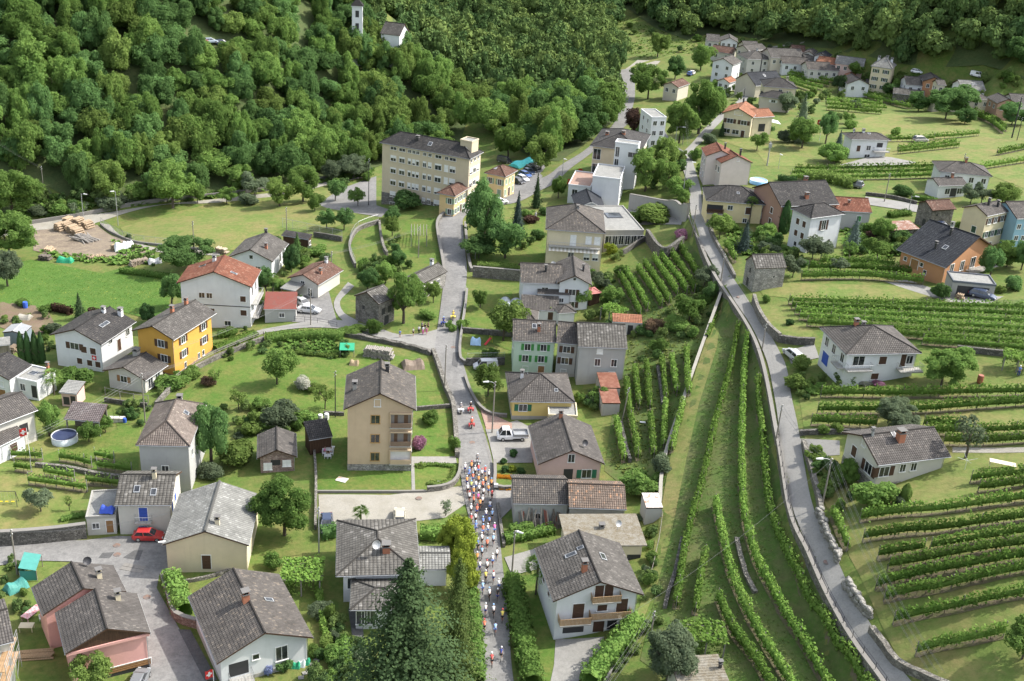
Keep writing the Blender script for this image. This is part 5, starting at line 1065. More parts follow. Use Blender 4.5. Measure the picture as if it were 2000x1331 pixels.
HS = plaster('far_beige_plaster', (.52,.47,.39), .3)
house('house', 'big house with black slate roof beside the upper lane', (1476,170), (1534,166), depth_m=11, he=4.5, roof='gable', ax='x', pitch=30, wm=HS, rm=DARK, over=.3, sky=((.0,-.3,.8,1),), wins=((0,(.3,.6),1.6,1,1.2,'o'),))
house('house', 'two tier house with charcoal hipped roofs, upper part', (1491,170), (1558,175), depth_m=9, he=7.2, roof='hip', ax='x', pitch=24, wm=CREAM, rm=CHAR, over=.5, wins=((0,.52,1.3,1,1.1,'o'), (0,.75,1.5,.5,.7,'o')), chim=((.5,.3,.6,.8,CREAM),))
house('house', 'two tier house with charcoal hipped roofs, broad lower part', (1482,189), (1546,197), depth_m=7.5, he=4.6, roof='hip', ax='x', pitch=20, wm=HS, rm=CHAR, over=.5, wins=((0,.45,1.2,1.2,.8,'s','w'), (0,.86,1.8,1.2,.9,'o')))

house('hut', 'small stone hut with slab roof standing alone at the lane', (1476,526), (1538,525), None, (1453,508), he=4.4, roof='gable', ax='x', rise=1.8, wm=STONEL, rm=SLATE, over=.15, wins=((3,.5,1.2,.6,.9,'v'), (3,.4,3.6,.9,1.6,'v'), (0,.65,1.8,.3,.3,'v')), gutter=False, cat='hut')
house('hut', 'low hut with rusty sheet roof above the timber house', (1742,453), (1797,450), depth_m=4, he=2.2, roof='shed', rise=.5, wm=STONE, rm=rusty('rusty_sheet', (.24,.12,.08), (.42,.36,.32), .55), over=.2, gutter=False, cat='hut')
# ------------------------------------------------------------ the upper village, far away
def far(label, P0, P1, d=9, he=4.5, roof='gable', ax='x', wm=OFFW, rm=GREY, name='house', pitch=24, nw=2, rows=1, over=.35, st='o', sh='b', **k):
    us = tuple((i+.5)/nw for i in range(nw)); w = [(0, us, 1.5+2.7*r, 1.0, 1.2, st, sh) for r in range(rows)]
    w += [(3, (.3,.7), 1.5+2.7*r, .9, 1.1, st, sh) for r in range(rows)]
    return house(name, label, P0, P1, depth_m=d, he=he, roof=roof, ax=ax, wm=wm, rm=rm, pitch=pitch, over=over, wins=w if nw else (), **k)
far('white house at the top left of the upper village', (1380,80), (1406,82), 9, 4, nw=2)
far('white gabled house joined to the topmost one', (1407,80), (1442,83), 9, 4, ax='y', nw=3, wm=WHITE)
far('low house with brown roof behind the big round tree', (1387,100), (1430,106), 8, 3.5, rm=REDD)
far('tall grey house where the lane enters the upper village', (1437,93), (1462,100), 10, 7.5, ax='y', wm=HS, nw=2, rows=2)
far('grey roofed house behind the lane entry', (1455,95), (1485,96), 9, 6, wm=HS)
far('two storey white house with hipped roof and garage at the lane', (1459,116), (1509,117), 10, 5.5, 'hip', wm=OFFW, rows=2, chim=((.2,.2,.5,.8,WHITE),))
far('very long house with grey slab roof', (1506,113), (1573,115), 11, 5, wm=HS, rm=GREY, nw=5)
far('low white house with pinkish roof', (1528,124), (1581,127), 8, 3.6, wm=WHITE, rm=MIXED, nw=3)
far('house with vivid orange roof in the upper village', (1593,122), (1639,129), 8, 4, wm=OFFW, rm=ORANGE)
far('long low grey roofed house with lean-to', (1578,136), (1640,139), 9, 3.6, wm=OFFW, rm=MIXED, nw=4)
far('brown roofed house on the upper edge', (1547,101), (1574,103), 8, 4, rm=REDD, wm=HS)
far('grey gabled house next to the brown roofed one', (1568,104), (1590,107), 8, 4.5, ax='y', rm=BROWN, wm=OFFW)
far('white gabled house with black roof', (1589,110), (1618,114), 8, 4.5, ax='y', rm=DARK, wm=WHITE)
far('long pale roofed house right of the orange roofs', (1631,120), (1688,127), 9, 4, rm=GREYL, wm=PINK, nw=4)
far('grey roofed shed between orange and brown roofs', (1572,118), (1595,119), 7, 3, wm=HS, nw=0, name='shed')
far('tall beige tower-like house with pyramid roof and many chimneys', (1701,129), (1743,135), 9, 9.6, 'hip', wm=CREAM, rm=GREYL, nw=2, rows=3, pitch=33, st='s', sh='k', chim=((-.6,.3,.8,1.2,WHITE), (.1,.6,.8,1.2,WHITE), (.6,.3,.8,1.2,WHITE)))
far('white gabled house below the tall tower-like one', (1655,164), (1700,166), 9, 4.5, ax='y', wm=WHITE, rm=CHAR, nw=2)
far('small orange roofed house behind the dark cypress', (1647,150), (1670,153), 6, 3.5, rm=ORANGE, ax='y')
far('small grey roofed store right of the white gable', (1690,165), (1716,168), 6, 2.6, wm=HS, rm=BROWN, nw=0, name='shed')
far('orange brown timber house below the wood', (1803,156), (1846,160), 9, 5, ax='y', wm=plaster('orange_brown', (.42,.22,.12)), rm=BROWN)
far('grey roofed white house under the timber house', (1770,166), (1824,170), 9, 4.6, wm=WHITE, rm=GREY, nw=3)
far('long roofless looking stone barn with slab roof', (1744,182), (1806,189), 6, 3.2, wm=STONE, rm=SLATE, nw=0, name='barn')
far('white house with pale roof and two dark skylights', (1877,174), (1926,177), 9, 4.2, wm=WHITE, rm=GREYL, nw=3, sky=((.1,-.4,.6,1.2), (.3,-.4,.6,1.2)))
far('grey hipped house in front of the pale roof', (1882,192), (1938,194), 9, 4, 'hip', wm=HS, rm=GREY, nw=3)
far('brown gabled house with brick wall at the right edge', (1949,200), (1990,202), 8, 5, ax='y', wm=plaster('faded_brick', (.40,.25,.19)), rm=BROWN)
far('grey house cut by the right edge in the upper village', (1978,196), (2040,200), 8, 4.5, wm=OFFW, rm=GREY)
far('white house behind the dark round trees by the lane', (1390,121), (1432,128), 9, 7, ax='y', wm=WHITE, rm=GREY, nw=2, rows=2)
far('small white house with two orange roofs beside the lane', (1400,158), (1425,163), 6, 3.4, ax='y', rm=ORANGE, wm=WHITE)
far('house with reddish roof among trees left of the lane', (1294,166), (1325,172), 9, 5, ax='y', rm=REDD, wm=HS)
far('modern white cube house with long windows', (1273,232), (1302,232), 9, 9, 'flat', wm=WHITE, rm=FLATG, nw=2, rows=3, over=.05)
far('small hut with grey roof hidden in the valley trees', (1108,148), (1150,150), 7, 3, wm=WOODD, rm=GREY, nw=2, name='hut')
far('pale stone hut high at the edge of the wood', (1838,133), (1856,134), 5, 3.4, wm=HS, rm=GREY, nw=1, name='hut')
far('small grey barn under the top right wood', (1920,2), (1934,2), 6, 5, wm=OFFW, rm=GREY, nw=1, name='chapel')
# ------------------------------------------------------------ woods
def to_px(P):
    V = np.asarray(P)-CAM; d = V@cF
    return 1000+FPX*(V@cR)/d, 665.5-FPX*(V@cU)/d, d
LEAFT = None
def forest(pix, step, wr, hr, seed):
    """bases of the trees of one wood, given by its outline in the photograph"""
    rng = np.random.default_rng(seed)
    X, Y = np.meshgrid(np.arange(-300, 360, step), np.arange(200, 700, step)); X = X.ravel()+rng.uniform(-.42, .42, X.size)*step; Y = Y.ravel()+rng.uniform(-.42, .42, Y.size)*step
    Z = HV(X, Y); px, py, d = to_px(np.c_[X, Y, Z]); m = inside_np(pix, px, py)
    X, Y, Z, d, px, py = X[m], Y[m], Z[m], d[m], px[m], py[m]
    keep = []
    for i in range(len(X)):              # only what the terrain in front does not hide
        v = np.array((X[i], Y[i], Z[i]+hr[1]))-CAM; t = np.linspace(.55, .985, 28); Q = CAM+t[:,None]*v; keep.append(not (HV(Q[:,0], Q[:,1]) > Q[:,2]).any())
    k = np.array(keep, bool)
    return np.c_[X, Y, Z, rng.uniform(*wr, len(X)), rng.uniform(*hr, len(X)), d, px, py][k]
FA = [(-90,-90),(735,-90),(742,40),(760,75),(840,140),(890,185),(918,225),(900,275),(850,290),(760,318),(715,335),(640,350),(520,365),(420,380),(330,388),(220,394),(130,385),(92,365),(45,335),(-90,315)]
FB = [(745,-90),(1195,-90),(1200,60),(1205,120),(1208,200),(1198,238),(1165,264),(1130,292),(1092,316),(1070,314),(1040,310),(1000,285),(975,262),(945,250),(915,205),(890,175),(840,130),(770,75)]
FC = [(1200,-90),(2100,-90),(2100,185),(1990,150),(1920,128),(1850,132),(1780,128),(1700,112),(1650,103),(1560,90),(1450,72),(1390,64),(1345,80),(1290,60),(1230,20),(1200,10)]
for nm_, pl_, dn in (('forest_floor', FA, 4), ('forest_floor', FB, 6), ('forest_floor', FC, 8)): patch(nm_, pl_, FLOOR, .12, dn)
CLEAR = [(375,65),(440,75),(455,112),(400,120)]
ALL = []
for pl_, st_, wr, hr, sd, lab, g in ((FA, 5.8, (5.5, 11.5), (7, 14.5), 1, 'broadleaf tree in the dense wood covering the left hillside', 'trees of the left hillside wood'), (FB, 6.6, (6.5, 14), (8, 16), 2, 'broadleaf tree in the valley wood beyond the beige institution', 'trees of the valley wood'), (FC, 7.0, (7, 15), (9, 18), 3, 'broadleaf tree on the wooded mountainside above the upper village', 'trees of the mountain wood')):
    A = forest(pl_, st_, wr, hr, sd)
    for r in A:
        if inside(CLEAR, r[6], r[7]): continue
        if g.startswith('trees of the valley') and inside([(930,262),(1000,275),(1010,345),(940,345)], r[6], r[7]): continue
        ALL.append((r, lab, g))
vis = [t for t in ALL if -40 < t[0][6] < 2040 and -60 < t[0][7]-t[0][4]*FPX/t[0][5]*.9 and t[0][7]-t[0][4]*FPX/t[0][5] < 1331]
vis.sort(key=lambda t: t[0][5]); ids = {id(t) for t in vis[:300]}
MATS = ['mid']*7+['dark']*5+['pale']*2
SK, SV, SQ, ST_, TN = {}, [], [], [], []
def small_crown(v): return lobes_crown(100+v, 14, 900, .068, (.14, .24), ('round', 'tall', 'flat')[v % 3], .8, 4)
so_ = 0; rr = random.Random(5); rest = []
for t in ALL:
    r, lab, g = t
    k = rr.choice(('oak', 'oak', 'ash', 'ash', 'oak')); mt = rr.choice(MATS); v = rr.randrange(5)
    if g.startswith('trees of the left') and r[6] > 700 and rr.random() < .4: mt = 'pale'  # paler leaves put the sunlight on the spur crest into the colour
    if g.startswith('trees of the valley') and r[6] < 960 and r[7] < 190: mt = 'dark'  # darker leaves put the valley shade behind the spur into the colour
    if id(t) in ids:
        if 'left' in g:
            x, y = r[6], r[7]; lab = f"{dict(mid='fresh green', dark='dark green', pale='yellow green', grey='grey green')[mt]} {'round' if k == 'oak' else 'tall'} tree {'low down' if y > 300 else 'half way up' if y > 160 else 'high up'} in the hillside wood {'at the left edge' if x < 170 else 'above the timber yard' if x < 330 else 'above the dry meadow' if x < 480 else 'above the silver willows' if x < 620 else 'left of the church' if y < 120 else 'behind the institution'}"
        else: lab = f"{dict(mid='fresh green', dark='dark green', pale='yellow green', grey='grey green')[mt]} {'round' if k == 'oak' else 'tall'} tree {lab[lab.index('in the') if 'in the' in lab else lab.index('on the'):]}"
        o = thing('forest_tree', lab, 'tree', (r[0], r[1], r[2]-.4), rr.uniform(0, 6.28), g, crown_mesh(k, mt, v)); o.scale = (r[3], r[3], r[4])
    else: rest.append((r, v))
for r, v in rest:
    if v not in SK: SK[v] = small_crown(v)
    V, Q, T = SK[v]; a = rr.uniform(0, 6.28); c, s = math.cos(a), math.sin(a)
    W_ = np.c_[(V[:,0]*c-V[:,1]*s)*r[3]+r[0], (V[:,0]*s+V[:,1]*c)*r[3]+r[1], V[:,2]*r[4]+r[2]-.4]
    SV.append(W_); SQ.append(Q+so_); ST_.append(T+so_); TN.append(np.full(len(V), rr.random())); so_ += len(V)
def leaf_attr():
    s = N('distant_leaves'); a = s.n('Attribute', _attribute_name='tone').outputs['Fac']; n = s.noise(.5, s.geo(), 3)
    c = s.mix(a, (.068, .125, .046), (.155, .215, .066)); c = s.mix(s.n('Math', _operation='MULTIPLY', i0=s.ramp(n, .45, .75), i1=.4).outputs[0], c, (.12, .14, .045))
    t = s.n('BsdfTranslucent', Color=c); d = s.n('BsdfDiffuse', Color=c); m = s.n('MixShader', i0=.2); s.L(d.outputs[0], m.inputs[1]); s.L(t.outputs[0], m.inputs[2]); s.L(m.outputs[0], s.t.nodes['Material Output'].inputs[0]); return s.m
tag(link('far_wood', mesh_qt('far_wood', np.concatenate(SV), np.concatenate(SQ), np.concatenate(ST_), [leaf_attr()], np.concatenate(TN))), 'far part of the woods, crown behind crown', None, None, 'stuff')
# rough growth: tufts of tall grass, weeds and brambles
def tufts(name, label, pix, n, size, mat, seed, hmul=1.0):
    rng = np.random.default_rng(seed); P = [G(*p).to_2d() for p in pix]; xs = [p.x for p in P]; ys = [p.y for p in P]
    X = rng.uniform(min(xs), max(xs), n*4); Y = rng.uniform(min(ys), max(ys), n*4); m = inside_np(P, X, Y); X, Y = X[m][:n], Y[m][:n]; k = len(X)
    V = []; C = np.c_[X, Y, HV(X, Y)]
    s = size*rng.uniform(.5, 1.4, k)[:,None]
    for j in range(5):
        a = rng.uniform(0, 6.283, k); d = np.c_[np.cos(a), np.sin(a), np.zeros(k)]; e = np.c_[-np.sin(a), np.cos(a), np.zeros(k)]; up = np.c_[np.zeros(k), np.zeros(k), np.ones(k)]*hmul
        V.append(np.stack((C+e*s*.5, C-e*s*.5, C-e*s*.3+d*s*.7+up*s*.7, C+e*s*.3+d*s*.7+up*s*.7), 1))
    V = np.concatenate(V).reshape(-1, 3)
    tag(link(name, mesh_qt(name, V, np.arange(len(V)).reshape(-1, 4), [], [LEAF[mat]])), label, None, None, 'stuff')
tufts('weeds', 'rough weeds', [(1412,600),(1480,700),(1522,870),(1620,1190),(1735,1360),(1480,1380),(1260,1260),(1330,1000)], 4200, .13, 'grass', 11)
tufts('weeds', 'rough weeds', [(1200,560),(1300,500),(1400,560),(1385,640),(1300,900),(1230,960),(1190,900),(1225,700)], 2600, .25, 'grass', 12)
tufts('weeds', 'meadow flowers and tall grass', [(0,520),(60,508),(200,535),(250,520),(335,555),(330,600),(240,610),(100,605),(0,585)], 5000, .12, 'vine', 14)
tufts('weeds', 'rough growth along the river bank', [(0,425),(60,390),(200,388),(420,378),(640,350),(730,330),(730,345),(560,368),(300,398),(120,425)], 1500, .9, 'mid', 15)
tufts('weeds', 'scrub above the clearing', [(1200,20),(1330,75),(1440,75),(1330,110),(1250,115),(1205,90)], 400, .6, 'pale', 16)
tufts('weeds', 'rough growth by the timber yard', [(220,470),(300,492),(300,515),(240,520),(120,508),(70,490),(110,495),(230,505)], 380, .6, 'hedge', 17)
tufts('weeds', 'kitchen garden greens', [(560,665),(650,665),(680,690),(640,700),(560,690)], 260, .5, 'hedge', 19)
tufts('weeds', 'shrubby growth in front gardens', [(1420,440),(1500,470),(1560,500),(1500,530),(1420,480)], 300, .7, 'mid', 20)
tufts('weeds', 'rough growth in the cottage gardens', [(1640,440),(1760,450),(1790,500),(1720,505),(1650,500)], 320, .7, 'mid', 21)

# ------------------------------------------------------------ single trees and shrubs, each with what it stands by
T_ = tree
T_(541,752,74,80,'round apple tree alone in the middle of the orchard lawn','fruit','mid')
T_(556,1046,118,118,'large round dark tree right of the pale slate hall','big','mid')
T_(788,632,72,110,'tall loose tree in front of the ruinous stone barn','ash','mid')
T_(846,592,38,46,'yellowing bushy tree beside the long low barn','fruit','pale')
T_(638,447,40,44,'left one of the two dark clipped trees on the meadow edge','fruit','dark'); T_(672,450,46,48,'right one of the two dark clipped trees on the meadow edge','fruit','dark')
T_(655,393,38,48,'round dark tree left of the institution yard','fruit','dark'); T_(699,403,36,40,'small round tree on the institution yard','fruit','mid')
T_(766,462,38,46,'light green young tree on the curved lawn','fruit','pale'); T_(778,524,36,42,'dark round tree behind the ruinous barn','oak','dark'); T_(718,566,44,48,'very dark bushy tree between stone barn and bungalow','oak','dark'); T_(753,554,46,50,'bright green tree behind the stone barn roof','oak','mid')
T_(569,532,40,60,'big egg shaped dark topiary beside the mossy roofed white house','egg','thuja','topiary'); T_(581,499,36,46,'conical tree behind the dark topiary','spruce','dark')
T_(521,580,38,62,'dark slim tree right of the big white house','ash','dark')
T_(370,526,108,72,'wide dark tree behind the red roofed white house','big','dark'); T_(336,602,44,74,'dark tree at the left corner of the red roofed white house','ash','dark')
T_(157,624,40,54,'lone fir at the lower edge of the lush meadow','spruce','spruce'); T_(289,632,34,42,'dark egg shaped topiary above the ochre house','egg','thuja','topiary')
for i_, (x, w_) in enumerate(((45,16),(58,15),(72,16),(84,14))): T_(x,710,w_,62,'columnar thuja in the row of four left of the Swiss cross house','column','thuja',group='row of columnar thujas')
T_(97,851,54,76,'leafy tree between brown carport and left edge house','oak','mid'); T_(174,864,48,46,'bushy fruit tree beside the covered pool','fruit','mid'); T_(206,845,32,38,'slim fruit tree at the corner of the carport','fruit','mid'); T_(80,1000,50,54,'small grey green olive like tree on the lower left lawn','fruit','grey'); T_(136,998,18,30,'thin sapling on the lower left lawn','sparse','pale')
T_(413,905,74,128,'tall dark tree beside the stone steps and the bare grey house','ash','dark'); T_(466,800,44,44,'small yellowish half bare fruit tree on the orchard lawn','sparse','pale'); T_(635,799,42,50,'pale crooked fruit tree near the peach house','sparse','pale'); T_(422,752,26,34,'small sapling by the brown bush','sparse','mid')
T_(953,773,66,74,'round light green tree at the bend of the main road','fruit','pale'); T_(983,666,84,92,'light green plum tree in front of the mint green house','fruit','pale'); T_(938,602,34,42,'small dark tree on the garden lawn beside the road','fruit','mid')
T_(943,478,84,140,'tall dark conical tree at the road bend in the hospital park','ash','dark'); T_(986,505,80,86,'broad dark maple in the hospital park','oak','dark'); T_(935,505,70,50,'low dark spreading tree at the foot of the conical one','fruit','dark'); T_(1009,457,44,84,'grey blue cedar in the hospital park','spruce','bluespruce'); T_(1047,406,32,68,'slender spruce on the lawn of the hospital park','spruce','spruce'); T_(1090,387,32,46,'small leafy tree beside the white chalet','oak','mid')
T_(1056,332,66,80,'light green tree at the end of the car park','oak','pale'); T_(992,312,62,74,'round tree on the dry grass behind the institution','oak','mid'); T_(1010,292,46,56,'tree left of the turquoise sail','oak','mid')
T_(1260,374,72,92,'tree right of the white stair tower','oak','mid'); T_(1290,342,62,80,'light green tree between stair tower and lane','oak','pale'); T_(1302,368,50,58,'dark tree below the lane wall','oak','mid'); T_(1326,392,56,48,'spreading tree beside the stained concrete wall','fruit','mid')
T_(1240,264,54,58,'dark copper beech in front of the modern white house','oak','copper'); T_(1262,280,48,54,'dark green tree below the copper beech','ash','dark')
T_(1326,280,74,92,'left tree of the big group under the upper lane','big','mid'); T_(1364,262,84,112,'tallest tree of the big group under the upper lane','big','mid'); T_(1392,225,50,70,'right tree of the big group under the upper lane','ash','mid')
T_(1265,194,72,76,'pair crowned tree at the valley road','big','mid'); T_(1318,156,42,50,'dark round tree near the clearing','oak','dark'); T_(1368,138,52,56,'bright round tree at the foot of the upper village','oak','mid'); T_(1405,152,44,42,'black green pine by the upper lane','oak','dark'); T_(1426,150,32,40,'dark pine right beside the upper lane','oak','spruce'); T_(1284,112,44,52,'light yellow green tree on the open slope','oak','pale')
T_(1560,278,62,96,'huge grey green cedar right of the cream house','spruce','grey'); T_(1566,290,64,68,'round leafy tree in front of the grey cedar','oak','mid'); T_(1612,281,36,66,'dark column shaped pine by the red flag','ash','dark'); T_(1637,291,28,38,'small blue spruce at the white villa','spruce','bluespruce'); T_(1478,294,34,40,'round young tree on the lawn below the cream house','fruit','mid'); T_(1409,267,20,32,'narrow dark conifer at the corner of the cream house','spruce','spruce'); T_(1535,222,48,48,'pale willow like tree behind the cream house','oak','grey'); T_(1655,242,24,26,'small round tree at the meadow corner','fruit','mid')
T_(1846,234,116,80,'very large dark walnut tree on the upper meadow','big','dark'); T_(1793,218,52,44,'dark companion tree left of the large walnut','oak','dark'); T_(1884,242,46,36,'dark low tree right of the large walnut','oak','dark'); T_(1976,244,64,50,'dark round tree at the right edge near the tall pole','oak','dark')
T_(1636,182,30,40,'dark cypress left of the white gabled house','ash','spruce'); T_(1668,152,40,36,'round tree behind the orange roof','oak','mid'); T_(1702,168,32,36,'light tree at the foot of the tall beige house','oak','mid'); T_(1738,188,38,30,'dark bush like tree below the tall beige house','oak','dark'); T_(1790,182,38,28,'light tree behind the long stone barn','oak','pale')
T_(1405,466,58,54,'light round tree below the pale yellow house','fruit','pale'); T_(1452,491,48,64,'silver blue fir below the pale yellow house','spruce','bluespruce'); T_(1530,456,24,64,'dark cypress between reddish house and white cube house','column','thuja'); T_(1586,506,70,54,'grey green tree in front of the white cube house','fruit','grey'); T_(1665,482,44,62,'blue green fir at the right corner of the white cube house','spruce','bluespruce'); T_(1656,506,30,38,'small fruit tree right of the white cube house','sparse','mid')
T_(1548,542,46,44,'grey leaning olive beside the stone hut','fruit','grey'); T_(1640,531,42,30,'grey olive among the vine rows','fruit','grey')
T_(1722,472,48,52,'leafy tree left of the orange timber house','oak','mid'); T_(1712,507,52,48,'fruit tree in the garden left of the timber house','fruit','mid'); T_(1874,469,38,40,'light green tree under the tall cream house','oak','pale'); T_(1933,542,46,66,'dark tree right of the glazed gable','ash','dark'); T_(1966,522,62,58,'mid green tree at the right edge below the blue house','oak','mid'); T_(1994,528,44,64,'tree cut by the right edge below the blue house','oak','dark')
T_(1895,399,38,42,'left one of two olives before the white villa','fruit','grey'); T_(1916,398,40,44,'right one of two olives before the white villa','fruit','grey'); T_(1956,402,64,50,'bright spreading tree right of the olives','oak','pale')
T_(1838,753,116,88,'wide dark cherry tree beside the white villa with balconies','big','mid'); T_(1753,841,100,70,'grey green dense tree behind the brick chimney house','big','grey'); T_(1886,895,74,98,'half bare old tree with bent trunk at the field track','sparse','grey'); T_(1648,949,50,60,'round evergreen left of the cellar door house','egg','hedge'); T_(1766,981,24,38,'narrow pale shrub tree at the cellar door','column','pale')
T_(1996,1288,84,80,'tree at the right edge of the lowest vineyard','fruit','mid')
T_(1304,1328,124,112,'large grey green tree at the bottom beside the vine pergola','big','grey')
T_(790,1420,420,318,'giant dark spruce in front of the grey slate villa','bigspruce','spruce'); T_(886,1352,160,246,'tall pale larch leaning against the giant spruce','larch','larch')
T_(893,1090,78,90,'rear golden conifer beside the cyclists','egg','gold'); T_(906,1160,68,88,'front golden conifer beside the cyclists','egg','gold')
T_(870,1009,34,30,'thin sapling at the edge of the gravel lot','sparse','grey'); T_(174,1352,82,80,'yellow green tree in front of the rose pink house','fruit','pale')
T_(1346,627,66,58,'bushy tree at the top of the terraced garden','fruit','mid'); T_(1375,562,44,48,'pale willow bush under the lane railing','fruit','grey'); T_(1388,585,40,38,'dark bush tree below the lane railing','oak','dark'); T_(1141,602,38,46,'young tree in front of the white gabled wing','fruit','mid'); T_(1166,562,36,38,'grey green tree right of the white gabled wing','fruit','grey'); T_(1190,594,46,42,'leafy tree above the garden pavilion','fruit','mid')
T_(25,424,118,112,'big tree at the left edge above the timber yard','big','mid'); T_(20,505,118,98,'broad tree at the left edge beside the timber yard','big','mid'); T_(15,560,66,76,'grey leaved tree at the left edge of the lush meadow','oak','grey')
T_(338,407,100,104,'largest tree on the rim of the dry meadow','big','mid'); T_(498,384,54,52,'silvery willow on the track beside the wood','fruit','grey'); T_(546,404,56,64,'light tree on the meadow rim','oak','pale'); T_(592,394,70,78,'tall tree on the meadow rim near the institution','oak','mid'); T_(615,413,38,38,'small bushy tree right on the meadow rim','oak','mid'); T_(692,348,70,52,'silver grey willow left of the institution','big','grey'); T_(648,354,50,44,'silver willow further left of the institution','oak','grey'); T_(443,399,38,38,'little tree below the track wall','fruit','mid'); T_(386,398,40,42,'little tree touching the largest one on the rim','fruit','mid')
T_(708,82,44,46,'tree hiding the foot of the church tower','oak','pale'); T_(738,118,50,22,'left tree in front of the church','oak','mid'); T_(788,120,50,20,'right tree in front of the church','oak','pale'); T_(885,136,50,62,'pointed yellowish tree standing free behind the spur','oak','pale'); T_(905,150,44,60,'dark pointed tree beside the yellowish one','spruce','dark')
S_ = shrub
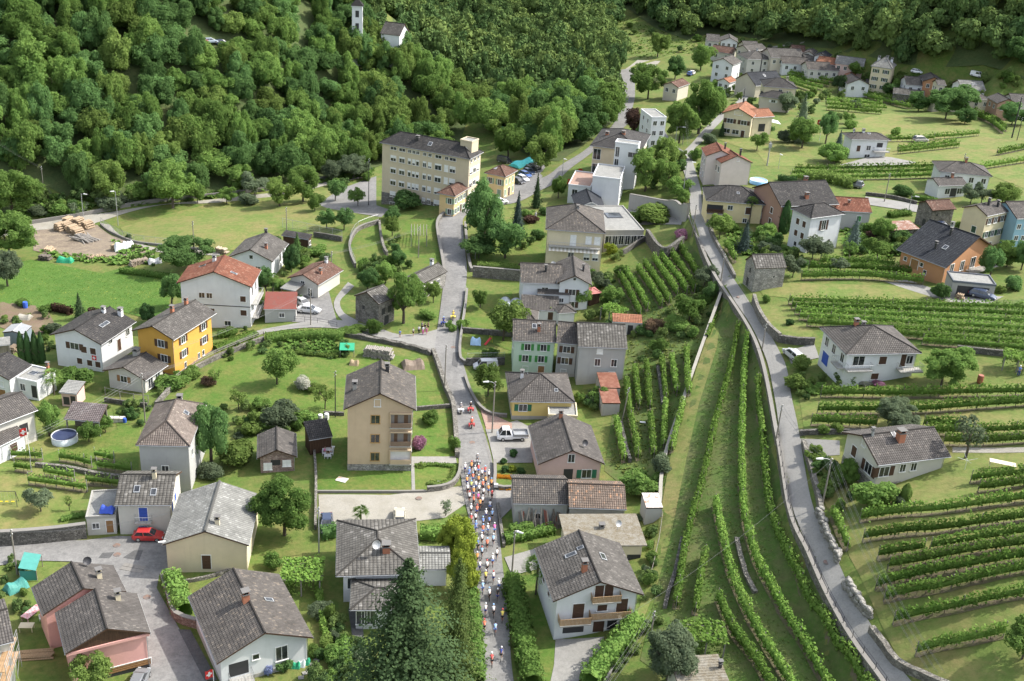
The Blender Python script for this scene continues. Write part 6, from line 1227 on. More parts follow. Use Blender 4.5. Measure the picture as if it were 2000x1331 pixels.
for a in ((796,416,64,46,'large round bush before the institution','dark'),(765,434,36,32,'dark bush at the institution lawn','dark'),(545,568,26,24,'low round bush by the red garage','mid'),(620,502,40,26,'leafy bush behind the bungalow','mid'),(600,505,30,22,'shrub beside the vegetable bed','pale'),(155,762,70,52,'large leafy bush below the Swiss cross house','mid'),(190,715,34,30,'climbing shrub at the corner of the Swiss cross house','mid'),(470,917,76,62,'light green vine covered bush left of the stone hut','pale'),(411,938,48,38,'palm leaved shrub at the foot of the stone steps','grey'),
 (545,838,74,62,'broad grey green bush in the orchard','grey'),(512,802,34,32,'small dark bush in the orchard','mid'),(490,848,50,50,'yellowish bush left of the grey green one','pale'),(600,828,48,32,'bush near the tarred shed','mid'),(520,842,40,40,'green bush between yellowish and grey bushes','mid'),(594,764,38,32,'white flowering elder bush','white'),(620,770,34,26,'green bush right of the white elder','pale'),(405,756,32,24,'dry brown bush on the orchard edge','brown'),(340,760,60,40,'scrub on the wall by the bare grey house','mid'),(372,742,40,30,'scrub above the wall','mid'),
 (840,830,40,34,'round bush on the lawn of the peach house','mid'),(818,884,30,36,'lilac flowering bush at the corner of the peach house','pinkf'),(885,884,26,34,'leafy border bush at the road wall','mid'),(822,914,18,14,'small bush by the garden path','pale'),
 (1030,424,28,18,'clipped bush on the park lawn','mid'),(1036,440,32,20,'dark red bush on the park lawn','copper'),(1064,422,24,18,'dark bush at the park path','dark'),(1050,470,26,22,'dark bush at the cream villa','dark'),
 (1030,898,0,0,'',''),(983,906,13,13,'left clipped ball in the rock garden','thuja'),(1003,894,18,18,'largest clipped ball in the rock garden','thuja'),(986,924,16,16,'lower left clipped ball in the rock garden','thuja'),(1019,927,17,16,'lower right clipped ball in the rock garden','thuja'),(1001,922,17,15,'yellow green bush between the clipped balls','gold'),
 (1628,324,54,46,'big dome shaped yellow green bush on the lawn','hedge'),(1530,282,30,28,'grey bush below the round leafy tree','grey'),(1385,284,30,24,'grey bush at the lane fork','grey'),(1360,316,30,30,'bush at the lane junction','mid'),(1372,340,26,26,'bush at the pink house','mid'),(1660,254,24,20,'bush on the meadow corner','mid'),(1748,268,22,20,'bush at the villa balcony','mid'),(1425,455,32,24,'bush left of the silver blue fir','mid'),(1495,468,50,36,'bush behind the silver blue fir','mid'),(1510,478,34,28,'dark bush under the cypress','dark'),(1505,498,44,26,'grey spiky shrub before the white cube house','grey'),(1541,637,17,15,'little dark ball bush on the dry lawn','thuja'),(1496,592,15,17,'small bush at the lane','mid'),(1700,472,28,20,'dark red bush in the cottage garden','copper'),(1760,480,50,30,'dark bush by the sheet roofed hut','dark'),(1837,587,36,38,'dark round bush under the timber house','dark'),(1952,574,24,20,'light bush right of the garage deck','pale'),(1978,570,38,34,'dark bush at the right edge by the garage deck','dark'),(1762,386,36,24,'clipped dark bush on the lawn','dark'),
 (1568,727,40,36,'yellow green bush by the parked estate car','pale'),(1562,764,54,42,'big yellow green bush at the lane','pale'),(1590,768,44,26,'low green bush before the white villa','hedge'),(1650,754,36,30,'leafy bush under the corner balcony','mid'),(1716,755,24,12,'pink flowering bush at the villa wall','pinkf'),(1690,754,22,11,'white flowering bush at the villa wall','white'),(1590,903,40,38,'light green bush at the driveway','pale'),(1706,998,78,70,'big bush before the cellar door house','mid'),(1757,990,30,26,'grey shrub at the cellar door','grey'),(1637,846,32,24,'round light bush behind the driveway','pale'),(1610,850,26,22,'brown green bush behind the driveway','mid'),
 (648,1217,28,40,'yellow green shrub behind the vine hedge','pale'),(531,1113,38,40,'lilac bush at the vegetable beds','mid'),(549,1312,40,46,'dark round bush before the lower white house','dark'),(521,1318,26,28,'pale blue hydrangea at the terrace','bluef'),(612,1274,18,22,'light ball bush at the house corner','pale'),(638,1266,32,30,'light bush at the end of the vine hedge','pale'),(664,1300,56,50,'bush left of the giant spruce','mid'),(640,1325,44,30,'bush at the lower edge','mid'),(700,1322,60,36,'dark scrub under the giant spruce','dark'),
 (1256,968,80,62,'large bush at the lower end of the terraced vines','mid'),(1292,928,44,46,'grey bush beside the path wall','grey'),(1175,728,32,40,'round bush before the grey barn','dark'),(1286,688,34,34,'bush on the garden terrace','mid'),(1276,650,40,30,'dry bush on the garden terrace','brown'),(1320,650,50,36,'bush on the upper garden terrace','mid'),(1215,540,30,28,'bush by the vine terrace','mid'),(1190,500,28,26,'golden bush at the cream villa corner','gold'),(1196,478,26,24,'dark bush at the annexe','dark'),(1276,442,76,46,'wide light bush below the concrete wall','pale'),(1240,440,40,30,'bush before the annexe','mid'),(1330,470,30,24,'pink flowering bush on the bastion','pinkf'),(1170,790,40,44,'bush right of the yellow villa','mid'),(1130,790,24,30,'bush at the villa corner','mid'),
 (75,425,40,24,'scrub at the river bank left','grey'),(120,424,46,30,'scrub at the river bank by the lamp','mid'),(215,415,44,34,'bush at the lamp','grey'),(270,395,50,40,'bush on the track wall','mid'),(486,404,40,28,'grey bush on the meadow rim','grey'),(90,612,26,20,'bush in the vegetable plot','mid'),(105,655,30,26,'bush behind the thujas','grey'),(45,600,30,18,'bush in the plot at the left edge','mid'),(135,680,26,22,'bush beside the thuja row','mid'),
 (880,650,20,26,'bush at the road wall','mid'),(905,645,26,24,'round bush at the fence','mid'),(958,700,30,26,'bush beside the red slide','mid'),(1045,610,30,20,'climber on the carport roof','pale'),(795,570,40,30,'bush behind the stone barn','mid'),(835,625,34,22,'bush at the lane corner','mid'),(730,655,28,34,'tall shrub on the orchard wall','mid'),(690,655,50,24,'bush on the orchard wall','mid')):
    if a[2]: S_(a[0], a[1], a[2], a[3], a[4], a[5], 'ball' if 'ball' in a[4] or 'dome' in a[4] else 'bush')
def palm(px, py, hpx, wpx, label):
    p = G(px, py); s = ppm(p); h = hpx/s/math.cos(psi(p)); w = wpx/s; root = thing('palm_tree', label, 'palm', p, R.uniform(0, 6))
    MB().tube([(0,0,-.1),(.05,0,h*.5),(0,0,h*.86)], .14, 7).obj('trunk', BARK, root); mb = MB(); r = random.Random(px)
    for k in range(34):
        a = k*2.4; el = r.uniform(-.5, 1.0); c = Vector((math.cos(a)*math.cos(el), math.sin(a)*math.cos(el), math.sin(el)))*w*.30; t = Vector((-math.sin(a), math.cos(a), 0)); b = Vector((0,0,h*.86))
        for j in range(7):
            q = (j-3)/3; tip = b+c*1.55+t*q*w*.26+Vector((0,0,-.25*w*(.3+abs(q)*.2))); mb.quad((b+c*.9, b+c*.93+t*.03, tip+t*.03, tip-t*.03)); mb.quad((b+c*.8-t*.05, b+c*.8+t*.05, b+c*1.2+t*(q*w*.14+.06), b+c*1.2+t*(q*w*.14-.06)))
        mb.quad((b-t*.02, b+t*.02, b+c*.9+t*.02, b+c*.9-t*.02))
    mb.obj('fronds', LEAF['mid'], root)
palm(1046,1162,62,66,'fan palm beside the long hedge and the white chalet'); palm(106,772,44,42,'fan palm at the flat roofed white house'); palm(1463,438,52,26,'tall fan palm before the pale yellow house'); palm(704,1022,26,36,'fan palm behind the grey slate villa'); palm(534,582,44,30,'palm between dark topiary and red garage')

UG = []
for pix, n, wr, what in (([(1385,430),(1470,470),(1560,500),(1580,520),(1500,530),(1430,470)],26,(1.2,2.6),'in the gardens below the pale yellow house'),([(1680,440),(1760,445),(1800,470),(1760,505),(1660,505),(1655,480)],26,(1.2,3),'in the cottage gardens left of the timber house'),([(1150,520),(1215,500),(1200,560),(1205,640),(1150,660),(1140,580)],22,(1.2,2.6),'behind the white cross gabled house'),
    ([(1215,640),(1260,620),(1390,600),(1385,640),(1330,700),(1260,720),(1235,700)],15,(1.2,2.8),'on the terraces above the garden vines'),([(1180,740),(1205,790),(1200,830),(1140,800),(1125,780)],12,(.8,1.8),'between the yellow villa and the rust red sheds'),([(500,480),(560,470),(640,490),(660,540),(640,520),(560,530),(520,590)],24,(1.2,2.8),'between the white house and the bungalow'),([(690,520),(770,490),(800,540),(760,560),(700,560)],18,(1.2,3),'in the garden behind the stone barns'),
    ([(620,1200),(700,1260),(720,1345),(600,1345),(610,1270)],26,(1.0,2.4),'between the stepping stones and the giant spruce'),([(1430,140),(1475,150),(1480,200),(1465,235),(1440,200)],18,(1.5,3.2),'beside the upper lane'),([(1540,180),(1650,185),(1700,225),(1640,235),(1560,230)],26,(1.6,3.4),'on the slope behind the cream house'),([(1620,130),(1780,150),(1880,180),(1870,200),(1760,175),(1640,170)],30,(1.8,4),'among the houses of the upper village'),
    ([(1420,80),(1540,95),(1640,112),(1660,130),(1540,118),(1440,100)],22,(1.8,3.6),'between the roofs of the upper village'),([(1880,160),(2000,175),(2010,215),(1900,205)],20,(2,4.5),'among the last houses on the right'),([(920,455),(1010,440),(1040,480),(990,515),(920,515)],20,(1.2,3),'under the park trees'),([(1230,300),(1330,300),(1345,400),(1300,400),(1240,350)],20,(1.5,3.5),'on the bank below the lane junction'),
    ([(1560,720),(1600,745),(1720,752),(1600,780),(1555,790)],14,(1,2.2),'around the drive of the white villa'),([(1575,880),(1640,930),(1720,985),(1640,1000),(1600,970)],16,(1,2.2),'around the cellar door house'),([(200,740),(330,760),(340,800),(280,840),(210,800)],18,(.8,2),'around the vegetable terraces'),([(0,1095),(60,1100),(60,1200),(40,1240),(-10,1180)],14,(.8,1.8),'in the lower left allotment'),([(1230,990),(1285,980),(1275,1130),(1245,1200),(1262,1060)],18,(.8,2.0),'along the path right of the mossy garage'),
    ([(1340,195),(1400,160),(1440,170),(1440,215),(1400,260),(1350,290)],20,(2,4),'on the bank under the upper lane'),([(1195,30),(1330,60),(1400,75),(1330,108),(1240,112),(1205,90)],15,(1.5,4),'on the open slope above the clearing'),([(1270,1150),(1300,1200),(1260,1345),(1160,1345),(1230,1230)],14,(.8,2),'at the lower end of the grassy path'),([(430,690),(520,667),(690,682),(690,700),(560,705),(450,720)],24,(.8,2),'along the side lane gardens'),([(400,800),(560,790),(600,840),(500,870),(440,850)],24,(1,2.6),'in the shrubbery behind the stone hut'),([(735,500),(790,440),(800,540),(760,550)],12,(1,2.2),'on the curved lawn'),([(0,600),(140,620),(130,700),(0,650)],18,(.7,1.8),'around the bare vegetable plot'),([(60,385),(330,388),(250,408),(120,424)],30,(1.5,4),'on the river bank'),([(620,352),(735,332),(735,350),(640,372)],14,(1.5,3.5),'on the bank left of the institution'),([(240,460),(330,490),(330,520),(250,520)],14,(.7,1.8),'beside the firewood'),([(1405,560),(1400,640),(1390,640),(1360,600),(1340,560)],12,(1,2.5),'under the outer lane bend'),([(575,560),(600,565),(590,600),(510,640),(430,660),(520,590)],16,(.8,2.2),'around the red roofed garage')):
    P_ = [G(*q).to_2d() for q in pix]; rq = random.Random(n+pix[0][0]); k_ = 0; tr_ = 0
    while k_ < n and tr_ < 4000:
        tr_ += 1; x, y = rq.uniform(min(p.x for p in P_), max(p.x for p in P_)), rq.uniform(min(p.y for p in P_), max(p.y for p in P_))
        if not inside(P_, x, y): continue
        hit = False
        for o_ in HOUSES.values():
            d_ = o_['_d']; a_ = -o_.rotation_euler.z; dx, dy = x-o_.location.x, y-o_.location.y
            if abs(dx*math.cos(a_)-dy*math.sin(a_)) < d_[0]+.6 and abs(dx*math.sin(a_)+dy*math.cos(a_)) < d_[1]+.6: hit = True; break
        if hit: continue
        w_ = rq.uniform(*wr); k_ += 1
        if k_ % 3:
            V, Q, T = SK.setdefault(k_ % 5, None) or small_crown(k_ % 5); UG.append((V*np.array((w_, w_, w_*rq.uniform(.7, 1.2)))+np.array((x, y, H(x, y)-.15)), Q, T, rq.random())); continue
        mt = rq.choice(('mid', 'mid', 'dark', 'pale', 'grey', 'hedge')); h_ = w_*rq.uniform(.7, 1.2)
        nm = dict(mid='fresh green', dark='dark green', pale='yellow green', grey='grey green', hedge='light green')[mt]
        o_ = thing('shrub', f'{"large" if w_ > sum(wr)/2 else "small"} {nm} {"tall" if h_ > w_ else "spreading"} shrub {what}', 'shrub', (x, y, H(x, y)-.15), rq.uniform(0, 6), 'shrubs '+what, crown_mesh('bush', mt, rq.randrange(9))); o_.scale = (w_, w_*rq.uniform(.8, 1.2), h_)
of_ = np.cumsum([0]+[len(u[0]) for u in UG])
tag(link('undergrowth', mesh_qt('undergrowth', np.concatenate([u[0] for u in UG]), np.concatenate([u[1]+f for u, f in zip(UG, of_)]), np.concatenate([u[2]+f for u, f in zip(UG, of_)]), [leaf_attr()], np.concatenate([np.full(len(u[0]), u[3]) for u in UG]))), 'mixed undergrowth between the garden shrubs', None, None, 'stuff')
# ------------------------------------------------------------ hedges
hedge('long clipped laurel hedge right of the main road', [(999,1142),(1010,1200),(1022,1270),(1040,1345)], 2.2, 2.4, size=.26, dens=55)
hedge('laurel hedge along the left side of the road under the larch', [(918,1160),(926,1220),(930,1280),(934,1345)], 2.0, 1.6, size=.26, dens=60)
hedge('hedge sloping down right of the white chalet', [(1240,1225),(1215,1262),(1180,1300),(1150,1345)], 2.4, 2.4, size=.28, dens=50)
hedge('thick hedge on the wall above the lower street', [(335,1138),(345,1165),(362,1205)], 2.2, 2.4, size=.26, dens=60)
hedge('low hedge before the planked barn', [(985,1060),(1030,1052),(1080,1040)], 1.4, 1.5); hedge('leafy border before the planked barn', [(995,1040),(1040,1034)], 1.2, 1.2, mat='mid')
hedge('hedge left of the grey slate villa', [(628,1052),(662,1045)], 1.8, 1.8, mat='dark'); hedge('hedge right of the grey slate villa', [(820,1050),(866,1052)], 1.8, 2.0)
hedge('dark beech hedge below the lush meadow, left half', [(104,607),(140,615)], 1.6, 1.2, mat='copper'); hedge('dark beech hedge below the lush meadow, right half', [(175,617),(215,622)], 1.6, 1.2, mat='copper')
hedge('clipped hedge between lush meadow and firewood', [(235,533),(290,540),(330,546)], 1.2, 1.2); hedge('hedge on the terrace of the ochre house', [(425,660),(460,655)], 1.3, 1.6); hedge('long climbing hedge below the side lane', [(520,668),(570,662),(620,660),(672,662)], 1.5, 2.2, mat='mid')
hedge('vine covered garden border by the ochre house', [(420,685),(460,670),(500,655)], 1.0, 2.0, mat='vine'); hedge('leafy border curving along the corner wall', [(836,945),(865,948),(885,935),(890,912)], .5, 1.2, mat='pale'); hedge('border of shrubs under the peach house path', [(812,912),(850,910),(890,914)], .5, .7, mat='mid')
hedge('arbour hedge on the hospital park wall', [(932,522),(1015,528)], 1.2, 1.8, mat='pale'); hedge('clipped hedge before the veranda of the white villa', [(1782,388),(1830,396)], 1.0, 1.6); hedge('hedge under the cream house terrace', [(1480,252),(1512,256)], 1.1, 1.4, mat='dark'); hedge('hedge at the curved lane', [(1735,425),(1775,420)], 1.2, 2.0); hedge('hedge before the long climbing border', [(560,690),(660,700)], .6, 1.0, mat='pale')
hedge('ivy covered wall top at the vine path', [(1403,600),(1395,625),(1380,660)], .8, .7, mat='vine'); hedge('reed like bamboo belt behind the red tile house', [(1570,350),(1620,355),(1672,368)], 2.2, 4.0, mat='pale', size=.4, dens=14); hedge('privet behind the red roofed pink house', [(1520,352),(1555,358)], 1.4, 1.2, mat='thuja'); hedge('green strip before the two storey white house', [(1508,140),(1535,142)], 1.2, 2.5, mat='pale', size=.4, dens=18)
hedge('marigold border on the rock garden', [(968,932),(1000,934)], .35, 1.0, mat='orangef', size=.15); hedge('marigold trough beside the letter box', [(975,957),(1000,958)], .35, .5, mat='orangef', size=.15); hedge('green border above the street wall', [(120,1018),(165,1008)], .6, 1.0, mat='mid')

# ------------------------------------------------------------ vineyards
def vines(group, what, rows, **k):
    n = len(rows); ords = ['first', 'second', 'third', 'fourth', 'fifth', 'sixth', 'seventh', 'eighth', 'ninth', 'tenth', 'eleventh', 'twelfth']
    for i, r in enumerate(rows): vine_row(f'{ords[i]} vine row {what}' if n > 1 else f'vine row {what}', r, group=group, **k)
vines('vines in the sloping strip beside the lane', 'from the left in the grassy strip left of the hillside lane', [[(1440,645),(1425,725),(1395,835),(1370,950),(1348,1025),(1332,1100),(1319,1192)],[(1376,1090),(1364,1150),(1356,1204)],[(1395,990),(1414,1083),(1430,1140),(1467,1222),(1532,1330),(1560,1375)],[(1401,1176),(1426,1235),(1463,1284),(1490,1325),(1510,1360)],[(1457,665),(1448,800),(1446,900),(1450,1005),(1463,1062),(1477,1107),(1504,1157),(1532,1210),(1569,1267),(1606,1333),(1630,1375)],[(1478,750),(1483,820),(1490,900),(1502,1005),(1528,1075),(1557,1132),(1582,1189),(1627,1259),(1672,1322),(1710,1370)]], z0=.35, w=.85, h=1.75)
vines('vines in the garden terraces', 'from the left on the garden terraces under the path wall', [[(1202,830),(1211,876),(1218,906)],[(1222,753),(1227,802),(1239,866),(1245,902)],[(1238,728),(1247,802)],[(1261,719),(1268,804)],[(1268,820),(1273,866),(1276,899)],[(1291,710),(1299,789)],[(1298,795),(1295,881)],[(1310,706),(1321,776)],[(1333,795),(1322,838),(1310,887)],[(1339,690),(1344,776)]], z0=.35, w=.85)
vines('vines on the upper terrace', 'from the left on the steep terrace below the lane railing', [[(1209,545),(1226,575),(1249,622)],[(1223,541),(1243,572),(1264,610)],[(1244,531),(1268,565),(1292,604)],[(1257,521),(1280,555),(1306,598)],[(1276,512),(1298,545),(1322,581)],[(1289,506),(1315,540),(1341,577)],[(1309,501),(1332,535),(1356,575)],[(1326,488),(1343,515),(1361,543)]], z0=.3, w=.8)
vines('vines in the large block above the white villa', 'from the top of the wide block above the white villa with balconies', [[(1540,595),(1700,600),(1850,606),(2050,613)],[(1545,605),(1700,610),(1850,617),(2050,627)],[(1552,615),(1700,622),(1850,630),(2050,641)],[(1560,626),(1700,634),(1850,643),(2050,655)],[(1575,638),(1700,646),(1850,656),(2050,669)],[(1740,658),(1850,668),(2050,683)],[(1800,674),(1900,682),(2050,695)]], w=1.0, z0=.6, dens=34)
vines('vines beside the stone hut', 'from the top right of the stone hut', [[(1600,518),(1680,520),(1745,524)],[(1578,530),(1690,532),(1785,540)],[(1564,548),(1690,547),(1802,557)]])
vines('vines between the white villa and the chimney house', 'from the top between the white villa and the brick chimney house', [[(1602,777),(1800,778),(2050,774)],[(1595,810),(1700,810),(1808,808),(2050,792)],[(1583,832),(1640,834),(1710,838)],[(1802,836),(1870,838)],[(1805,850),(1900,852),(2050,846)],[(1841,871),(1920,872),(2050,864)]])
vines('vines in the lower right vineyard', 'from the top in the lower right vineyard', [[(1894,945),(1950,940),(2050,930)],[(1909,963),(1960,958),(2050,944)],[(1678,1021),(1760,1010),(1850,1003),(2050,978)],[(1684,1060),(1770,1047),(1856,1040),(2050,1014)],[(1713,1094),(1760,1086),(1803,1080)],[(1815,1078),(1900,1064),(2050,1043)],[(1733,1115),(1790,1106),(1856,1093),(2050,1068)],[(1709,1154),(1795,1131),(1900,1113),(2050,1090)],[(1725,1176),(1790,1163),(1856,1152),(2050,1114)],[(1743,1222),(1800,1208),(1877,1193),(2050,1162)],[(1787,1283),(1836,1270),(1900,1258),(1959,1245)]], post=6)
vines('vines beside the boulder wall', 'running along the boulder wall of the lane', [[(1624,1012),(1638,1042),(1653,1078)]])
vines('vines below the white villa drive', 'from the back below the drive of the hipped white villa', [[(1552,336),(1700,334),(1830,331)],[(1546,344),(1700,343),(1830,339)],[(1542,353),(1690,352),(1830,348)]], post=8, dens=20, size=.34)
vines('vines on the upper meadow', 'on the upper meadow, counted from the villa outwards', [[(1752,296),(1810,290),(1866,283)],[(1753,302),(1810,296),(1872,289)],[(1728,278),(1780,277),(1823,275)],[(1823,273),(1870,270),(1911,266)],[(1946,305),(2020,289)],[(1900,335),(1950,327),(2020,316)]], post=8, dens=20, size=.34)
vines('vines running down beside the walnut tree', 'from the left running down right of the large walnut tree', [[(1884,214),(1920,236),(1958,262)],[(1892,211),(1930,235),(1964,258)],[(1900,207),(1925,216),(1950,228)]], post=8, dens=18, size=.36)
vines('vines under the upper village', 'from the top on the slope under the upper village', [[(1540,145),(1580,154),(1628,163)],[(1538,151),(1575,161),(1618,170)],[(1538,157),(1570,168),(1606,177)],[(1540,164),(1570,175),(1595,183)]], post=9, dens=16, size=.4, w=1.1)
vines('vines on the terrace below the white gable', 'from the top below the white gabled house', [[(1690,184),(1740,196),(1790,209)],[(1686,190),(1730,202),(1778,214)],[(1612,200),(1670,204),(1722,208)],[(1612,208),(1670,212),(1730,216)],[(1614,216),(1670,220),(1720,224)]], post=9, dens=16, size=.4, w=1.1)
vines('garden vines at the lower left', 'from the top in the lower left garden', [[(186,897),(205,900),(224,905)],[(24,898),(50,898),(84,900)],[(117,902),(148,906),(180,915)],[(30,920),(62,925)],[(191,917),(225,922),(258,927)],[(87,930),(115,934),(147,941)],[(169,947),(200,950),(234,954)],[(57,947),(110,954),(171,962)]], w=.9, z0=.6, post=2.6, dens=22, tp=CONC)
vines('young vines behind the lane wall', 'beside the lane wall below the pale yellow house', [[(1416,485),(1426,500),(1435,515)]])
# ------------------------------------------------------------ walls, fences, railings
LS = stone('garden_wall_stone', (.16,.15,.132), (.27,.255,.225), 2.2)
DS = stone('dark_wall_stone', (.11,.105,.095), (.21,.20,.18), 2.4)
COPE = plaster('concrete_coping', (.20,.19,.175), .9)
wall('roadside_wall', 'pale coped wall curving along the left side of the road bend', [(884,413),(864,424),(854,440),(855,462),(862,500),(867,530),(868,549)], .9, .5, LS, cap=COPE)
wall('roadside_wall', 'grey wall at the hospital park side of the road', [(909,440),(911,475),(917,520),(922,532)], .8, .5, LS, cap=COPE)
wall('garden_wall', 'tall stained wall below the arbour hedge', [(923,541),(970,545),(1016,549)], 2.3, .5, LS, cap=COPE)
wall('roadside_wall', 'long low wall with rail along the right of the main road', [(912,570),(909,600),(903,640),(898,680),(900,706),(910,714)], .7, .4, LS, cap=COPE)
wall('garden_wall', 'dark stone wall across the lawn behind the blue play tent', [(902,650),(950,654),(1000,658)], 1.1, .5, DS)
wall('garden_wall', 'stone wall above the parked silver van', [(910,714),(950,713),(985,712)], 1.4, .5, DS)
wall('garden_wall', 'curved low wall around the corner tree by the main road', [(908,738),(920,770),(938,798),(960,812),(990,815)], .5, .4, LS, cap=COPE)
wall('garden_wall', 'long mossy wall left of the peach house lawn', [(607,835),(613,880),(617,930),(617,985),(616,1035)], .8, .35, LS)
wall('garden_wall', 'straight low kerb wall in front of the peach house lawn', [(616,963),(700,963),(780,963),(832,962)], .4, .3, COPE)
wall('garden_wall', 'rounded corner wall of the peach house garden', [(834,961),(862,958),(885,949),(897,930),(899,905)], .8, .4, LS, cap=COPE)
wall('garden_wall', 'dark low wall behind the peach house, left part', [(632,810),(672,812)], .6, .4, DS)
wall('garden_wall', 'dark low wall behind the peach house, right part', [(812,802),(850,799),(884,796)], .7, .4, DS)
wall('roadside_wall', 'rough dry stone wall between orchard and main road', [(846,690),(860,730),(872,765),(884,793),(889,835),(893,895)], 1.0, .7, LS, jag=.12)
wall('orchard_wall', 'mossy dry stone wall along the side lane', [(662,654),(705,662),(760,672),(805,682),(842,694)], .8, .8, DS, jag=.15)
wall('lane_wall', 'long sloping stone wall below the ochre house', [(305,795),(345,752),(380,725),(420,704),(470,683),(515,666)], .9, .5, LS)
wall('street_wall', 'high dark stone wall along the upper side of the village street', [(-40,1068),(40,1064),(110,1058),(170,1050)], 2.2, .6, DS, cap=COPE)
wall('street_wall', 'reddish stone wall under the thick hedge', [(318,1135),(330,1175),(345,1212),(392,1228)], 1.2, .5, stone('reddish_wall_stone', (.22,.15,.12), (.33,.26,.22)), cap=COPE)
wall('garden_wall', 'little garden wall with fence behind the lower white house', [(352,1140),(400,1132),(480,1108)], .5, .3, LS)
wall('path_wall', 'pale coped wall along the left of the grassy vine path', (), .3, .45, LS, cap=plaster('pale_coping', (.30,.285,.25), .9), sink=2.6, pts=LINES[1])
wall('retaining_wall', 'long stone retaining wall with concrete edge under the hillside lane', (), .22, .5, LS, cap=COPE, sink=3.4, pts=LINES[0])
wall('lane_wall', 'stone wall along the right of the lane above the stone hut', [(1374,380),(1378,425),(1393,466),(1413,504),(1434,545)], .9, .5, LS)
wall('lane_wall', 'tall wedge shaped stone wall beside the dry lawn', [(1471,590),(1480,618),(1499,648),(1521,668)], 1.6, .6, LS)
wall('lane_wall', 'dark stone wall below the dry lawn', [(1521,668),(1555,673),(1590,674)], 1.3, .6, DS)
wall('lane_wall', 'crumbling stone wall under the lamp post garden', [(1568,868),(1582,915),(1594,960),(1602,1000)], .9, .6, LS, jag=.1)
wall('field_wall', 'stone wall under the white villa orchard', [(1868,686),(1930,693),(2040,704)], 1.0, .5, DS)
wall('field_wall', 'low stone wall below the dark hedge vines', [(1560,850),(1640,848),(1720,850)], .8, .5, DS)
wall('retaining_wall', 'big stained concrete wall below the lane', [(1228,408),(1270,416),(1320,424),(1342,428)], 3.6, .6, CONC, cap=COPE)
wall('bastion_wall', 'stone bastion at the top of the steep vine terrace', [(1262,470),(1280,496),(1300,506),(1332,484)], 2.6, .7, DS)
wall('bastion_wall', 'stepped stone wall beside the bastion garden', [(1215,500),(1245,480),(1262,470)], 1.2, .5, DS)
wall('track_wall', 'long pale wall between track and wood', [(62,438),(150,424),(230,408),(300,396),(400,386),(480,377),(560,368),(640,350)], .9, .4, COPE)
wall('meadow_wall', 'curved wall of the sloping lawn by the institution', [(739,438),(700,452),(684,478),(685,502),(694,524)], 1.0, .4, LS, cap=COPE)
wall('meadow_wall', 'second curved wall above the barns', [(741,438),(744,465),(750,490),(756,500)], 1.0, .5, LS)
wall('meadow_wall', 'dark wall between meadow and vegetable garden', [(613,463),(640,467),(668,472)], 1.2, .4, DS)
wall('meadow_wall', 'kerb wall under the meadow fence', [(197,440),(222,458),(262,474),(327,482),(400,490)], .5, .4, COPE)
wall('garden_wall', 'stone terrace wall across the lower left vine garden', [(70,912),(130,918),(190,930),(236,936)], .7, .5, LS)
wall('garden_wall', 'concrete edged vegetable terrace below the cottage', [(205,785),(250,792),(288,796)], .8, .3, DS)
wall('terrace_wall', 'crooked stone line in the middle of the vine strip', [(1438,1055),(1446,1090),(1458,1130),(1475,1160)], .5, .6, LS, jag=.1)
wall('terrace_wall', 'rubble edge along the grassy vine path', [(1332,1055),(1318,1120),(1305,1160),(1298,1190)], .5, .5, DS, jag=.12)
wall('terrace_wall', 'tumbled terrace wall in the terraced garden', [(1212,830),(1220,870),(1230,905)], .8, .5, DS, jag=.1)
wall('terrace_wall', 'upper tumbled terrace wall in the terraced garden', [(1284,720),(1290,760),(1294,795)], .8, .5, DS, jag=.1)
wall('meadow_wall', 'long low wall along the curved lane on the right', [(1690,382),(1740,388),(1790,400)], .8, .4, DS)
wall('garden_wall', 'low wall of the rock garden beside the pack', [(966,905),(967,930),(968,955),(1000,957)], .6, .4, LS, cap=COPE)
wall('garden_wall', 'low wall from the barn yard along the road', [(972,990),(976,1020),(984,1070)], .7, .4, LS)
wall('garden_wall', 'pale kerb wall behind the flagged yard', [(1245,1228),(1225,1262),(1200,1300),(1180,1340)], .5, .3, COPE)
fence('railing', 'metal railing along the outer edge of the hillside lane', (), 1.3, 2.2, (1.25, .8), .03, DMET, 'railing', pts=LINES[0][:-4])
fence('railing', 'metal railing above the steep vine terrace', [(1355,458),(1375,500),(1397,545)], 1.3, 2.2, (1.25, .8), .03, DMET, 'railing')
fence('railing', 'rail on the long wall right of the main road', [(910,572),(907,600),(902,640),(898,680)], 1.5, 2.5, (1.45, 1.1), .025, METAL, 'railing')
fence('mesh_fence', 'wire mesh fence around the dry meadow', [(197,437),(222,455),(262,471),(327,479),(400,487)], 1.6, 3, (1.55,), .025, METAL, mesh=True)
fence('mesh_fence', 'green wire fence on the curved lawn wall', [(739,436),(700,450),(684,476),(685,500),(694,522)], 2.2, 2.5, (2.1,), .025, METAL, mesh=True)
fence('mesh_fence', 'tall wire fence on the meadow side above the shed', [(552,445),(600,455),(668,470)], 2.4, 3, (2.3,), .025, METAL, mesh=True)
fence('mesh_fence', 'wire fence above the parked silver van', [(912,712),(950,711),(985,710)], 2.3, 2, (2.2,), .02, METAL, mesh=True)
fence('wooden_fence', 'weathered wooden rail fence on the wall below the ochre house', [(345,750),(380,723),(420,702),(470,681),(515,664)], 1.7, 2.5, (1.65, 1.3), .05, WOODG)
fence('yard_fence', 'dark panelled fence at the yard corner', [(575,628),(620,632),(658,640)], 1.1, 2, (1.05, .6), .025, DMET)
fence('post_fence', 'white concrete posts above the vegetable terrace', [(206,772),(235,780),(262,785),(290,788)], 1.5, 4, (1.4,), .05, COPE)
fence('handrail', 'handrail down the path of the beige hall', [(342,1118),(375,1102),(402,1092)], 1.0, 2, (.95,), .03, DMET, 'handrail')
